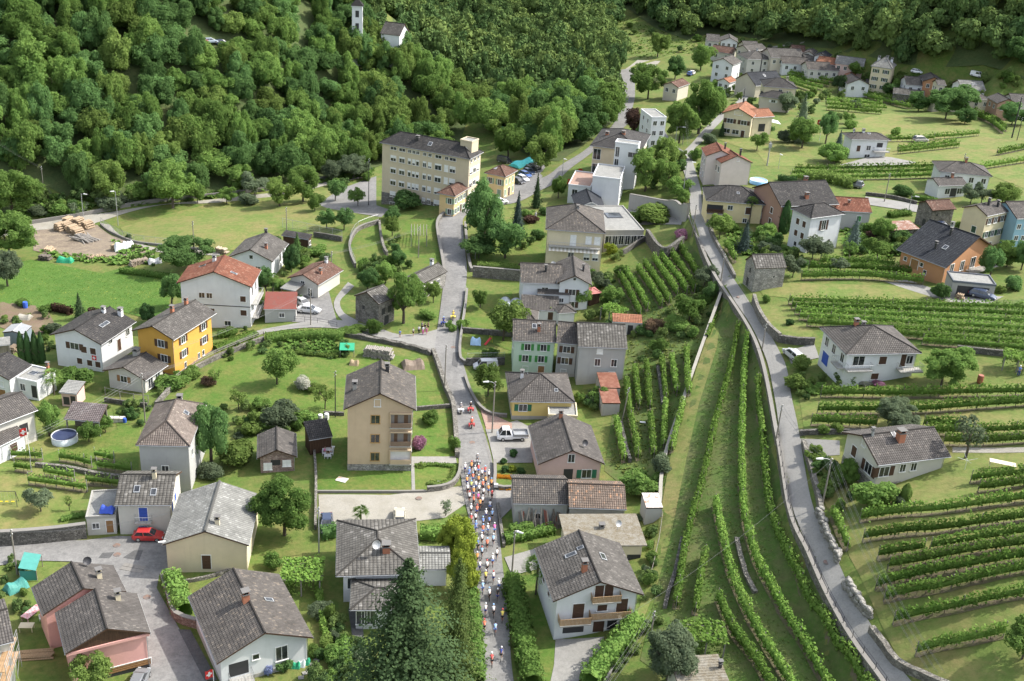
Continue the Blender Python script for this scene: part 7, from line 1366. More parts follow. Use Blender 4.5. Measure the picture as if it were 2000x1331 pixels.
fence('wooden_fence', 'thin wooden fence beside the grassy vine path', [(1293,1010),(1286,1060),(1275,1110),(1268,1135)], .9, 3, (.85,), .04, WOODG)
def boulders(label, pix, n, rows, seed):
    P = pline(pix, .25); o = P[0].copy(); root = thing('dry_stone_wall', label, 'wall', o); r = random.Random(seed); iv, fi = ico(); ms = []
    for k in range(5):
        q = iv*np.array((.55, .38, .3))*(1+np.array([[r.uniform(-.22, .22)] for _ in iv])); ms.append(np_mesh('boulder', q, fi, [stone('boulder_stone', (.22,.21,.19), (.36,.345,.31), 1.2, .9)]))
    for i in range(n):
        p = P[int(i*(len(P)-1)/n)]; t = (P[min(len(P)-1, int(i*(len(P)-1)/n)+3)]-p); a = math.atan2(t.y, t.x)
        for j in range(rows):
            b = link('boulder', ms[r.randrange(5)], p-o+Vector((r.uniform(-.1,.1)-math.sin(a)*r.uniform(-.25,.25), r.uniform(-.1,.1)+math.cos(a)*r.uniform(-.25,.25), .15+j*.4)), root); b.rotation_euler = (r.uniform(-.3,.3), r.uniform(-.3,.3), a+r.uniform(-.4,.4)); s = r.uniform(.8, 1.3); b.scale = (s, s, s)
boulders('boulder wall of big loose stones right of the lane', [(1598,1005),(1612,1045),(1638,1100)], 26, 3, 1)
boulders('second short boulder wall further down the lane', [(1653,1145),(1676,1185),(1698,1207)], 15, 3, 2)
wall('lane_wall', 'last stone wall at the bottom right of the lane', [(1700,1234),(1726,1268),(1748,1298),(1795,1322),(1860,1350)], .9, .7, LS, jag=.1)
# ------------------------------------------------------------ poles, lamps and wires
def pole(name, label, px, py, hpx, r=.11, mat=None, lamp=None, arm=False, tx=0, cat='pole', ins=True, trafo=False):
    p = G(px, py); s = ppm(p); h = hpx/s/math.cos(psi(p)); root = thing(name, label, cat, p); mat = mat or WOODG
    lx = tx/s
    MB().tube([(0,0,-.3), (lx,0,h)], r, 8, r1=r*.7).obj('pole', mat, root)
    if lamp:
        m = MB(); d = Vector((lamp, -.15, 0)); m.tube([(lx,0,h-.3), Vector((lx,0,h-.05))+d*.6, Vector((lx,0,h))+d*1.3], .04, 5); m.obj('lamp_arm', METAL, root)
        e = Vector((lx,0,h))+d*1.6; n = d.normalized()*.45; t = Vector((-n.y, n.x, 0))*.4; MB().hexa([e-n-t-Vector((0,0,.06)), e+n-t*.6-Vector((0,0,.06)), e+n+t*.6-Vector((0,0,.06)), e-n+t-Vector((0,0,.06)), e-n-t*.6+Vector((0,0,.12)), e+n-t*.3+Vector((0,0,.05)), e+n+t*.3+Vector((0,0,.05)), e-n+t*.6+Vector((0,0,.12))]).obj('lamp_head', plain('lamp_white', (.7,.7,.68)), root)
    if ins:
        for i in range(4):
            m = MB().box(-.16 if i % 2 else .03, -.03 if i % 2 else .16, -.05, .05, 0, .16); q = m.obj('insulator', plain('porcelain', (.6,.6,.58)), root, (lx*(1-i*.06), 0, h-.15-i*.28))
    if arm: MB().box(-.9, .9, -.05, .05, h-.6, h-.48).obj('cross_arm', WOODG, root)
    if trafo: MB().box(-.4, .4, -.5, -.1, h-1.4, h-.4).obj('transformer', METAL, root)
    return Vector((p.x+lx, p.y, p.z+h-.25))
PT = {}
for k_, a in dict(road=('utility_pole','wooden pole between orchard wall and main road',868,764,88,.12,None,None,False,.0), lamp1=('street_lamp','wooden lamp pole at the white pickup yard',961,846,98,.13,None,-.9), orch=('utility_pole','dark pole left of the peach house',655,815,88,.10,DMET), l2=('street_lamp','wooden lamp pole beside the flagged drive',1000,1118,78,.12,None,.4), tl=('street_lamp','twin headed lamp at the timber yard',163,425,46,.10,METAL,.7,False,0), t2=('utility_pole','thin pole at the dark forest edge',88,392,66,.10,WOODG), t3=('street_lamp','lamp pole on the meadow kerb',231,441,66,.09,METAL,-.4), t4=('utility_pole','pole behind the red roofed white house',381,517,83,.12), t5=('utility_pole','braced pole on the meadow above the dark shed',560,450,44,.11), t6=('utility_pole','pole on the paved yard by the silver car',607,636,70,.12), t7=('utility_pole','pole at the reddish brown bungalow',648,545,53,.11), t8=('utility_pole','pole on the lawn below the pergola path',817,504,60,.11), t9=('utility_pole','tall wire pole beside the bare grey house',284,826,95,.12), t10=('utility_pole','pole with many insulators at the street in the lower left',34,1122,86,.13), t11=('street_lamp','lamp at the corner of the beige hall',339,1117,58,.09,METAL,-.7), t12=('utility_pole','thin pole at the gravel lot wall',623,1080,86,.10,METAL), t13=('utility_pole','leaning pole in the terraced vine garden',1215,822,64,.11,None,None,False,6), t14=('utility_pole','leaning pole at the outer bend of the lane',1406,562,65,.12), t15=('utility_pole','pole at the lane railing above the vine strip',1488,685,52,.11), t16=('utility_pole','leaning pole at the middle of the lane',1514,868,77,.12), t17=('street_lamp','lamp pole with wire fan in the garden of the chimney house',1605,991,95,.13,None,-1.0), t18=('utility_pole','pole above the dark bottom tree',1270,1252,56,.11), t19=('utility_pole','tall dark pole on the far right meadow',1976,270,78,.22,DMET), t20=('utility_pole','thin pole on the far right meadow',1986,275,45,.12,DMET), t21=('utility_pole','thick pole with box on the lawn of the pink house',1498,324,46,.2,CONC,None,False,0), t22=('utility_pole','twin pole at the curved lane',1727,395,56,.13), t23=('street_lamp','lamp at the curved lane',1773,420,37,.09,METAL,.7), t24=('street_lamp','tall lamp on the concrete wall by the lane',1333,387,70,.10,METAL,1.0), t25=('street_lamp','lamp at the lane junction',1318,286,38,.09,METAL,1.2), t26=('utility_pole','pole beside the junction lamp',1333,283,54,.11), t27=('utility_pole','pole on the upper lane wall',1352,463,62,.11), t28=('utility_pole','big dark pole in the upper village',1480,171,64,.25,DMET), t29=('utility_pole','thin pole beside the upper lane',1435,182,38,.14,DMET), t30=('utility_pole','second thin pole beside the upper lane',1450,208,36,.14,DMET), t31=('street_lamp','lamp at the bend of the school road',1098,344,33,.08,METAL,.3), t32=('street_lamp','small lamp in the hospital park',928,507,22,.06,METAL,.1), t33=('utility_pole','thin pole on the right hand vineyard meadow',1880,326,26,.09,DMET), t34=('street_lamp','lamp on the lawn of the pink house',1520,330,28,.06,METAL,.1), t35=('utility_pole','dark pole at the institution wall',720,402,90,.10,DMET)).items():
    PT[k_] = pole(*a[:5], r=a[5], mat=a[6] if len(a) > 6 else None, lamp=a[7] if len(a) > 7 else None, tx=a[9] if len(a) > 9 else 0, cat='street lamp' if a[0] == 'street_lamp' else 'utility pole', ins=a[0] != 'street_lamp' or a[1].startswith('wooden') or 'fan' in a[1], trafo='box' in a[1])
WIREM = plain('wire', (.16,.16,.165), .6, .2)
def span(label, a, b, n=3, sag=.8, sp=.28):
    a = PT[a] if isinstance(a, str) else a; b = PT[b] if isinstance(b, str) else b; root = thing('power_line', label, 'wires', a)
    d = (b-a); s = Vector((-d.y, d.x, 0)).normalized()
    for i in range(n):
        off = s*((i-(n-1)/2)*sp)+Vector((0,0,-.28*(i % 2))); MB().tube([d*t+off+Vector((0,0,-sag*4*t*(1-t))) for t in np.linspace(0, 1, 13)], .011, 4, cap=False).obj('wire', WIREM, root)
off_ = lambda px, py, z: Vector(at_z(px, py, z))
span('wires across the lower left garden from the bare grey house', 't9', off_(-60,905,7), 4); span('wires from the bare grey house up to the ochre house', 't9', off_(520,640,9), 4, .6); span('wires from the yard pole to the bungalow pole', 't6', 't7', 3, .3); span('wires from the ochre house to the yard pole', off_(340,680,8), 't6', 3, .8); span('wires from the bungalow pole to the lawn pole', 't7', 't8', 3, .6)
span('wire fan running down the right vineyard', 't17', off_(1830,1310,20), 6, 1.5, .35); span('wires crossing the lane towards the lamp pole garden', 't16', 't17', 4, .8); span('wires along the lane between two leaning poles', 't15', 't16', 4, .8); span('wires along the lane from the outer bend', 't14', 't15', 4, .7); span('wires along the upper part of the lane', 't27', 't14', 3, .6); span('wires from the upper lane pole to the junction', 't27', 't26', 3, .7); span('wires between junction and upper lane', 't26', 't30', 2, .7); span('wires along the upper lane', 't30', 't29', 2, .3); span('long wire over the vine strip', 't17', off_(1180,1230,8), 1, 1.5); span('wires at the bottom over the hedge', 't18', off_(1120,1420,9), 4, .6); span('wires above the street at the lower left', 't10', off_(330,1000,8), 2, .8); span('wires at the dark forest edge', 't2', off_(-60,240,25), 3, .6); span('wires of the twin pole at the curved lane', 't22', 't21', 2, .8)
# ------------------------------------------------------------ cars
TYRE = plain('tyre', (.02,.02,.022), .8); RIM = plain('rim', (.45,.46,.47), .35, .6); HLIGHT = plain('headlight_glass', (.55,.57,.6), .1); TLIGHT = plain('tail_light_glass', (.35,.02,.015), .2)
_cm = {}
def car_meshes(kind):
    if kind in _cm: return _cm[kind]
    L, Hh, w, hood, boot = dict(hatch=(4.0,1.45,.84,1.05,.25), estate=(4.6,1.47,.86,1.15,.2), suv=(4.5,1.72,.9,1.05,.15), van=(4.4,1.85,.88,.8,.08), sedan=(4.5,1.42,.86,1.15,.75), pickup=(5.0,1.95,.95,.35,2.7))[kind]
    belt = .92 if Hh < 1.6 else 1.05; yr, yf = -L/2, L/2
    b = MB(); sec = [(yr, .42, belt*.86, w*.88), (yr+.25, .30, belt*.97, w), (yr+L*.3, .26, belt, w), (yf-hood, .26, belt, w), (yf-.45, .28, belt*.86, w*.97), (yf-.08, .34, belt*.68, w*.84), (yf, .42, belt*.55, w*.74)]
    if kind == 'pickup': sec = [(yr, .55, .80, w), (yr+.3, .5, .82, w), (-.05, .5, .82, w), (0, .35, belt, w), (yf-.5, .3, belt*.98, w), (yf-.1, .34, belt*.8, w*.9), (yf, .42, belt*.6, w*.8)]
    rings = [[(-ww, y, zb), (ww, y, zb), (ww*1.0, y, zb+(zt-zb)*.6), (ww*.9, y, zt), (-ww*.9, y, zt), (-ww*1.0, y, zb+(zt-zb)*.6)] for y, zb, zt, ww in sec]
    for r0, r1 in zip(rings[:-1], rings[1:]):
        for i in range(6): j = (i+1) % 6; b.quad((r0[i], r0[j], r1[j], r1[i]))
    b.quad(rings[0][::-1]); b.quad(rings[-1])
    c0, c1 = yr+boot, yf-hood; r0_, r1_ = c0+(.35 if kind != 'van' else .12), c1-(.75 if kind not in ('van', 'pickup') else .55); wb, wt = w*.89, w*.70
    g = MB(); base = [(-wb, c0, belt-.02), (wb, c0, belt-.02), (wb, c1, belt-.02), (-wb, c1, belt-.02)]; topz = [(-wt, r0_, Hh-.05), (wt, r0_, Hh-.05), (wt, r1_, Hh-.05), (-wt, r1_, Hh-.05)]; g.hexa(base+topz)
    rf = MB(); rf.hexa([(-wt-.03, r0_-.06, Hh-.08), (wt+.03, r0_-.06, Hh-.08), (wt+.03, r1_+.06, Hh-.08), (-wt-.03, r1_+.06, Hh-.08), (-wt*.9, r0_+.05, Hh), (wt*.9, r0_+.05, Hh), (wt*.9, r1_-.1, Hh), (-wt*.9, r1_-.1, Hh)])
    for x in (-1, 1):
        for (p, q) in (((wb*x, c0, belt), (wt*x, r0_, Hh-.05)), ((wb*x, c1, belt), (wt*x, r1_, Hh-.05)), ((wb*x*1.005, (c0+c1)/2-.1, belt), (wt*x*1.01, (r0_+r1_)/2, Hh-.05))): rf.tube([p, q], .05, 4)
    if kind == 'van' : rf.hexa([(-wb-.015, c0-.01, belt), (wb+.015, c0-.01, belt), (wb+.015, -.1, belt), (-wb-.015, -.1, belt), (-wt-.02, r0_-.01, Hh-.1), (wt+.02, r0_-.01, Hh-.1), (wt+.02, -.1, Hh-.1), (-wt-.02, -.1, Hh-.1)])
    wh = MB(); wh.lathe([(.0, -.1), (.2, -.11), (.31, -.1), (.33, 0), (.31, .1), (.2, .11), (.0, .1)], 14); wh.v = [(z, x, y) for x, y, z in wh.v]
    ri = MB(); ri.lathe([(.0, .115), (.12, .12), (.2, .112)], 10); ri.v = [(z, x, y) for x, y, z in ri.v]; ri2 = MB(); ri2.lathe([(.0, -.115), (.12, -.12), (.2, -.112)], 10); ri2.v = [(z, x, y) for x, y, z in ri2.v]
    d = dict(body=b, cabin=g, roof=rf, wheel=wh.mesh('wheel', [TYRE], True), rim=(ri2.mesh('rim', [RIM]), ri.mesh('rim', [RIM])), hl=MB().box(-.17, .17, -.06, .04, -.07, .07).mesh('headlight', [HLIGHT]), tl=MB().box(-.12, .12, -.03, .03, -.14, .14).mesh('tail_light', [TLIGHT]), dim=(L, Hh, w, belt)); _cm[kind] = d
    d['mb'] = b.mesh('body', [car_paint('car_white', (.7,.7,.7))], False); d['mc'] = g.mesh('windows', [glass()]); d['mr'] = rf.mesh('roof', [car_paint('car_white', (.7,.7,.7))]); return d
def car(label, px, py, qx, qy, col, kind='hatch', cat='car', z=None, name='parked_car'):
    p = G(px, py) if z is None else Vector(at_z(px, py, z)); q = G(qx, qy) if z is None else Vector(at_z(qx, qy, z)); a = math.atan2(q.y-p.y, q.x-p.x)-math.pi/2; d = car_meshes(kind); L, Hh, w, belt = d['dim']
    root = thing(name, label, cat, (p.x, p.y, p.z+.12), a); m = car_paint('car_%d_%d_%d' % tuple(int(c*100) for c in col), col)
    for k, n in (('mb', 'body'), ('mc', 'windows'), ('mr', 'roof')):
        o = link(n, d[k], (0,0,0), root)
        if k != 'mc': o.material_slots[0].link = 'OBJECT'; o.material_slots[0].material = m
    for x in (-1, 1):
        for y in (-L*.30, L*.31): wl = link('wheel', d['wheel'], (x*(w-.09), y, .33), root); link('rim', d['rim'][0 if x < 0 else 1], (0,0,0), wl)
        link('headlight', d['hl'], (x*w*.62, L/2-.06, belt*.62), root); link('tail_light', d['tl'], (x*w*.74, -L/2-.01, belt*.72), root)
    if kind == 'pickup':
        b = MB(); b.box(-w, w, -L/2, -.1, .82, .88); b.box(-w, -w+.05, -L/2, -.1, .88, 1.25); b.box(w-.05, w, -L/2, -.1, .88, 1.25); b.box(-w+.05, w-.05, -L/2, -L/2+.05, .88, 1.25); b.box(-w+.05, w-.05, -.15, -.1, .88, 1.3); b.obj('cargo_bed', METAL, root)
    return root
SILV, WHT, BLK, BLU, NAVY, REDC, GRYC = (.42,.43,.44), (.72,.72,.72), (.03,.03,.035), (.06,.12,.32), (.03,.045,.09), (.42,.03,.03), (.16,.17,.18)
car('red hatchback parked in front of the blue shuttered house',291,1054,325,1054,REDC)
car('silver car in the paved yard by the red garage',604,611,630,613,SILV,'sedan'); car('silver car half hidden behind the red garage corner',592,598,606,606,SILV,'hatch')
car('white pickup with flat cargo bed beside the lamp pole',1000,858,960,858,WHT,'pickup','pickup truck'); car('dark blue car at the left edge of the gravel lot',638,1030,638,1050,NAVY,'sedan'); car('beige car half hidden by the grey slate roof',780,1018,780,990,(.45,.42,.34),'sedan')
car('silver van parked below the stone wall',948,722,915,722,SILV,'van'); car('silver estate car in the bay of the white villa',1548,700,1535,690,SILV,'estate'); car('black car parked by the stone barn',1836,447,1862,452,NAVY,'estate')
car('blue grey car on the lawn before the bamboo belt',1667,366,1640,362,GRYC,'suv'); car('weathered pale car on the vineyard meadow',1797,278,1812,277,(.35,.34,.31),'suv')
for lab, x, y, c, k in (('black car at the near end of the car park row',1012,359,BLK,'hatch'),('white car second in the car park row',1021,354,WHT,'hatch'),('bright blue car in the car park row',1026,346,BLU,'hatch'),('dark car behind the bright blue one in the car park',1033,341,NAVY,'hatch'),('black estate in the car park row',1038,336,BLK,'estate'),('darkest car at the far end of the car park row',1042,331,(.02,.02,.02),'sedan')): car(lab, x, y, x+10, y+2, c, k)
car('black van on the dry grass behind the yellow house',985,319,1000,319,BLK,'van'); car('white patrol car with blue stripe at the road junction',977,399,990,398,WHT,'hatch',name='driving_car')
car('grey car cut by the bottom edge before the open garage',272,1338,280,1322,GRYC,'hatch')
car('white car in the street of the modern white house',1290,254,1286,246,WHT,'hatch'); car('light blue car behind the copper beech',1278,250,1274,244,(.3,.4,.5),'hatch')
for i_, (x, y, c, n) in enumerate(((382,84,WHT,'white car at the left of the wood clearing'),(393,84,(.2,.03,.04),'dark red car in the wood clearing'),(412,85,(.3,.36,.42),'pale blue car in the wood clearing'),(433,88,NAVY,'dark car at the right of the wood clearing'))): car(n, x, y, x+8, y+2, c)
car('blue car on the clearing at the foot of the upper village',1347,148,1353,144,BLU,'hatch'); car('white car beside the blue one at the upper village',1352,146,1358,142,WHT,'hatch'); car('white car by the tall beige house',1790,144,1797,144,WHT,'hatch'); car('white van high by the timber house',1907,151,1915,151,WHT,'van'); car('dark car in the open garage under the deck',1918,583,1925,584,NAVY,'estate'); car('small blue car in the valley trees',1166,126,1172,126,BLU,'hatch')
# ------------------------------------------------------------ people, bicycles, motorcycles
SKIN = plain('skin', (.50,.32,.23), .6); JC = dict(white=(.66,.67,.68), orange=(.64,.27,.08), red=(.50,.08,.08), blue=(.12,.22,.50), lime=(.42,.56,.16), pink=(.65,.14,.38), yellow=(.68,.55,.12), navy=(.04,.06,.22), lightblue=(.30,.50,.78), black=(.02,.02,.022), grey=(.25,.25,.26), redorange=(.72,.17,.10), brown=(.2,.12,.08))
def cloth(c): return plain('cloth_'+c, JC[c], .8)
def helm(kind):
    key = 'helmet'+kind
    if key not in PM:
        m = MB(); m.lathe([(.115,-.02), (.118,.03), (.10,.085), (.06,.12), (.0,.13)], 10); m.v = [(x, y*1.25, z) for x, y, z in m.v]; PM[key] = m.mesh('helmet', [None], True)
    return PM[key]
def dress(o, mat):
    o.material_slots[0].link = 'OBJECT'; o.material_slots[0].material = mat; return o
def person(label, loc, rz, pose, top, low='black', hat='white', shorts=True, sc=1.0, group=None, hatname='helmet'):
    P = PM[pose]; b = thing('person', label, 'person', loc, rz, group, P['body']); b.scale = (sc, sc, sc); dress(b, SKIN)
    dress(link('jersey' if pose == 'ride' else 'jacket' if pose == 'moto' else 'shirt', P['shirt'], (0,0,0), b), cloth(top)); dress(link('shorts' if shorts else 'trousers', P['shorts' if shorts else 'trousers'], (0,0,0), b), cloth(low))
    h = P['head']; dress(link(hatname, helm(''), (h[0], h[1]-.01, h[2]+.0), b), cloth(hat)); return b
BIKE = None
def bike(label, loc, rz, col, group):
    global BIKE
    if BIKE is None:
        f = MB(); bb, st, hd, ra, fa = (0,-.02,.28), (0,-.2,.9), (0,.42,.9), (0,-.45,.34), (0,.58,.34)
        for a, b in ((bb, st), (bb, hd), (st, hd), (bb, ra), (st, ra), (hd, fa)): f.tube([a, b], .025, 5)
        f.tube([(-.21,.58,1.0), (-.2,.46,.98), (.2,.46,.98), (.21,.58,1.0)], .018, 5); f.box(-.06, .06, -.33, -.08, .92, .96, 1); f.tube([(-.12,.02,.38), (.12,-.06,.16)], .015, 4)
        w = MB(); n = 16; w.tube([(0, .325*math.cos(6.2832*k/n), .325*math.sin(6.2832*k/n)) for k in range(n+1)], .022, 5, cap=False)
        for k in range(5): a = 6.2832*k/5; w.tube([(0,0,0), (0, .32*math.cos(a), .32*math.sin(a))], .006, 3, cap=False)
        BIKE = (f.mesh('bicycle', [None, TYRE]), w.mesh('wheel', [TYRE]))
    o = thing('bicycle', label, 'bicycle', loc, rz, group, BIKE[0]); dress(o, plain('frame_'+col, JC[col], .35)); link('wheel', BIKE[1], (0,-.45,.34), o); link('wheel', BIKE[1], (0,.58,.34), o); return o
CY = [(168,135,'white'),(243,120,'orange'),(286,170,'white'),(326,155,'red'),(404,170,'red'),(217,200,'blue'),(367,205,'white'),(447,220,'white'),(261,250,'redorange'),(190,290,'orange'),(326,280,'orange'),(411,290,'orange'),(477,320,'orange'),(241,345,'lime'),(295,340,'white'),(377,345,'redorange'),(197,385,'white'),(332,390,'white'),(443,390,'orange'),(269,425,'orange'),(384,425,'white'),(485,450,'red'),(219,480,'white'),(323,485,'pink'),(270,520,'redorange'),(373,525,'white'),(344,565,'orange'),(462,580,'white'),(237,625,'white'),(308,635,'redorange'),(415,680,'white'),(488,690,'lightblue'),(240,740,'red'),(290,725,'white'),(380,775,'blue'),(452,765,'blue'),(296,830,'blue'),(379,870,'redorange'),(437,855,'white'),(515,855,'pink'),(272,940,'white'),(365,975,'white'),(500,985,'lightblue'),(319,1040,'blue'),(427,1035,'redorange'),(366,1125,'lightblue'),(541,1150,'white'),(310,1190,'orange'),(493,1220,'white'),(341,1290,'white'),(427,1295,'white')]
CY = [(880+x/6.05, 890+y/6.05, c) for x, y, c in CY]+[(880+x/2.95, 880+y/2.95, c) for x, y, c in ((200,720,'yellow'),(244,720,'white'),(183,780,'lightblue'),(275,765,'white'),(155,830,'red'),(221,820,'white'),(268,825,'black'),(199,908,'white'),(245,915,'white'),(296,945,'yellow'),(192,1000,'redorange'),(255,1015,'lightblue'),(289,1160,'navy'),(235,1195,'red'))]
BANDS = [(918,'at the front'),(928,'in front rows'),(940,'by rock garden'),(952,'by marigold trough'),(963,'by letter box'),(975,'by paved drive'),(990,'by gravel lot'),(1004,'by barn wall'),(1022,'by rear conifer'),(1045,'by low hedge'),(1072,'by flagged drive'),(1100,'by front conifer'),(1130,'behind the pack'),(1160,'by long hedge'),(1200,'by the larch'),(1240,'far behind'),(1400,'riding last')]
rp = random.Random(4); used = {}
for i_, (x, y, c) in enumerate(CY):
    pz = G(x, y); p = G(x, y+1.05*ppm(pz)*.9); up = G(x+ (-.045*60 if y > 1000 else -.02*60), y-60); a = math.atan2(up.y-p.y, up.x-p.x)-math.pi/2+rp.uniform(-.08, .08)
    band = next(t for v, t in BANDS if y < v); l = 898+(y-900)*.12; f = (x-(l+4))/66; side = 'left' if f < .34 else 'centre' if f < .67 else 'right'
    hat = rp.choice(('white', 'white', 'white', 'red', 'black', 'lightblue')); low = 'red' if (x < 965 and c == 'pink') else rp.choice(('black', 'black', 'blue', 'navy', 'black')); nmc = {'redorange': 'red and orange', 'lightblue': 'light blue'}.get(c, c)
    lab = f'cyclist in {nmc} jersey, {"blue" if hat == "lightblue" else hat} helmet, {side}, {band}'; q = used.get(lab, 0); used[lab] = q+1
    if q: lab += ', second' if q == 1 else ', third'
    fr = rp.choice(('black', 'white', 'red', 'blue', 'black'))
    loc = (p.x, p.y, p.z+.14); s_ = rp.uniform(.88, .96)
    person(lab, loc, a, 'ride', c, low, hat, True, s_, 'cyclists riding up the road'); bike('bicycle under '+lab, loc, a, fr, 'racing bicycles of the pack')
def moto(label, px, py, col, plab, jac, hat, qx=0, qy=-60, two=None):
    p = G(px, py); q = G(px+qx, py+qy); a = math.atan2(q.y-p.y, q.x-p.x)-math.pi/2; loc = Vector((p.x, p.y, p.z+.14)); root = thing('motorcycle', label, 'motorcycle', loc, a)
    b = MB(); b.hexa([(-.16,-.5,.45), (.16,-.5,.45), (.18,.45,.4), (-.18,.45,.4), (-.13,-.55,.82), (.13,-.55,.82), (.16,.4,1.0), (-.16,.4,1.0)]); b.hexa([(-.2,-.95,.75), (.2,-.95,.75), (.15,-.35,.7), (-.15,-.35,.7), (-.14,-1.0,.95), (.14,-1.0,.95), (.14,-.4,.85), (-.14,-.4,.85)]); b.obj('body', car_paint('moto_'+col, JC[col]), root)
    for s in (-1, 1): MB().box(s*.36-.14, s*.36+.14, -.95, -.4, .45, .85).obj('pannier', plain('pannier_'+col, JC[col]), root)
    w = MB(); w.lathe([(.0,-.07), (.26,-.08), (.32,0), (.26,.08), (.0,.07)], 14); w.v = [(z, x, y) for x, y, z in w.v]; me = w.mesh('wheel', [TYRE], True); link('wheel', me, (0,-.75,.32), root); link('wheel', me, (0,.75,.32), root)
    MB().quad([(-.22,.5,1.0), (.22,.5,1.0), (.14,.35,1.38), (-.14,.35,1.38)]).obj('windscreen', glass(), root); MB().tube([(-.36,.38,1.06), (0,.5,1.06), (.36,.38,1.06)], .02, 5).obj('handlebar', DMET, root); MB().tube([(0,.72,.34), (0,.5,1.0)], .04, 6).obj('fork', METAL, root)
    person(plab, loc, a, 'moto', jac, 'black', hat, False)
    if two: v = Vector((math.sin(a), -math.cos(a), 0))*.42+Vector((0,0,.06)); person(two, loc+v, a, 'moto', 'redorange', 'black', 'white', False)
moto('white motorcycle leading on the left of the road',900,806,'white','motorcyclist in grey jacket on the white leading motorcycle','grey','white'); moto('red and black motorcycle right of the white one',919,804,'red','motorcyclist in dark jacket and white helmet on the red motorcycle','black','white'); moto('red motorcycle with passenger following the first two',921,834,'red','motorcyclist in red jacket','red','red',0,-60,'passenger in orange red jacket behind the red motorcyclist'); moto('dark motorcycle just ahead of the pack',932,907,'grey','motorcyclist in grey jacket just ahead of the pack','grey','white'); moto('yellow motorcycle far up the road',885,624,'yellow','motorcyclist in yellow jacket far up the road','yellow','yellow',6); moto('dark blue motorcycle far up the road',866,636,'navy','motorcyclist in dark blue far up the road','navy','lightblue',8)
for lab, x, y, c, l, hc, sh, sc in (('spectator in blue shirt standing on the side lane',781,661,'blue','grey','black',True,.95),('spectator in white shirt and dark shorts at the lane edge',807,657,'white','black','brown',True,.95),('spectator in white top left in the group at the corner',818,653,'white','black','black',False,.95),('spectator in pale pink trousers in the corner group',826,654,'white','pink','black',False,.95),('spectator in pink dress right in the corner group',833,655,'pink','pink','brown',True,.85),('spectator in dark clothes behind the corner group',824,646,'grey','black','brown',False,1),('tall spectator in brown shirt at the right of the corner group',836,646,'brown','black','black',True,1.02),('spectator in dark shirt in the middle of the corner group',830,649,'black','grey','black',True,1),
    ('walker in white on the hospital park path',1046,428,'white','white','grey',False,1),('gardener in blue overalls at the edge of the vines',1988,736,'blue','navy','white',False,1)):
    p = G(x, y); person(lab, (p.x, p.y, p.z+.06), rp.uniform(-1.2, .2), 'stand', c, l, hc, sh, sc, None, 'hair')
# ------------------------------------------------------------ smaller things
def at(px, py, dz=0.0): p = G(px, py); return Vector((p.x, p.y, p.z+dz))
def yaw(px, py, qx, qy): a, b = G(px, py), G(qx, qy); return math.atan2(b.y-a.y, b.x-a.x)
def pool(label, px, py, wpx, hgt, wallm, topm, cover=True):
    p = at(px, py); r = wpx/ppm(p)/2; root = thing('swimming_pool', label, 'pool', p)
    MB().lathe([(r*1.02,0), (r*1.02,hgt), (r*.95,hgt)], 28).obj('pool_wall', wallm, root, smooth=True)
    m = MB(); m.lathe([(r*.99,hgt+.02), (r*.97,hgt-.05), (r*.6,hgt-.16), (0,hgt-.2)], 28); m.obj('pool_cover' if cover else 'water', topm, root, smooth=True)
    MB().tube([(r*math.cos(k*.2244), r*math.sin(k*.2244), hgt+.02) for k in range(29)], .06, 5).obj('rim', WHT_M, root)
WHT_M = plain('white_plastic', (.7,.7,.7), .4)
pool('round above ground pool under a dark blue cover', 127, 862, 48, 1.1, plain('pale_pool_wall', (.62,.68,.70)), plain('dark_blue_cover', (.03,.04,.09), .35)); pool('light blue round paddling pool behind the red roofed pink house', 1481, 358, 34, .8, plain('blue_pool_wall', (.25,.5,.75)), plain('pool_blue', (.35,.6,.85), .2), False)
def tarp(label, px, py, L, W_, Hh, rz, mat, name='tarpaulin', cat='tarpaulin'):
    m = MB(); n = 6; r = random.Random(px)
    def pt(u, v): return ((u-.5)*L, (v-.5)*W_, Hh*(1-abs(2*v-1)**2.2)*(.85+.15*math.sin(u*9))*(.5+.5*min(1, 6*min(u+.05, 1.05-u)))+r.uniform(-.04, .04)+.03)
    g = [[pt(i/8, j/n) for j in range(n+1)] for i in range(9)]
    for i in range(8):
        for j in range(n): m.quad((g[i][j], g[i+1][j], g[i+1][j+1], g[i][j+1]))
    for i in (0, 8): m.quad([g[i][j] for j in range(n+1)])
    return thing(name, label, cat, at(px, py), rz, None, m.mesh(name, [mat], False))
TEAL = plain('teal_tarp', (.06,.24,.21)); GRNT = plain('green_tarp', (.03,.30,.16)); WTAR = plain('white_tarp', (.62,.63,.64))
def logstack(label, px, py, qx, qy, n, rows, Ln, rad, c1, c2, cat='log pile', name='log_stack', sparse=False):
    p = at(px, py); a = yaw(px, py, qx, qy); root = thing(name, label, cat, p, a); r = random.Random(px+py); ms = []
    for k in range(4):
        t = MB(); t.tube([(0,-Ln/2,0), (0,Ln/2,0)], rad*r.uniform(.8, 1.1), 7); ms.append(t.mesh('log', [wood('log_%d' % k, mul(c1, r.uniform(.8, 1.15)), mul(c2, r.uniform(.8, 1.15)))]))
    for j in range(rows):
        for i in range(n-j//2):
            o = link('log', ms[r.randrange(4)], ((i+.5*(j % 2)+j*.12)*rad*2.0, r.uniform(-.2, .2), rad*(1+1.75*j)), root); o.rotation_euler = (0, 0, r.uniform(-.06, .06) if not sparse else r.uniform(-.5, .5))
LC1, LC2 = (.27,.20,.13), (.40,.31,.22)
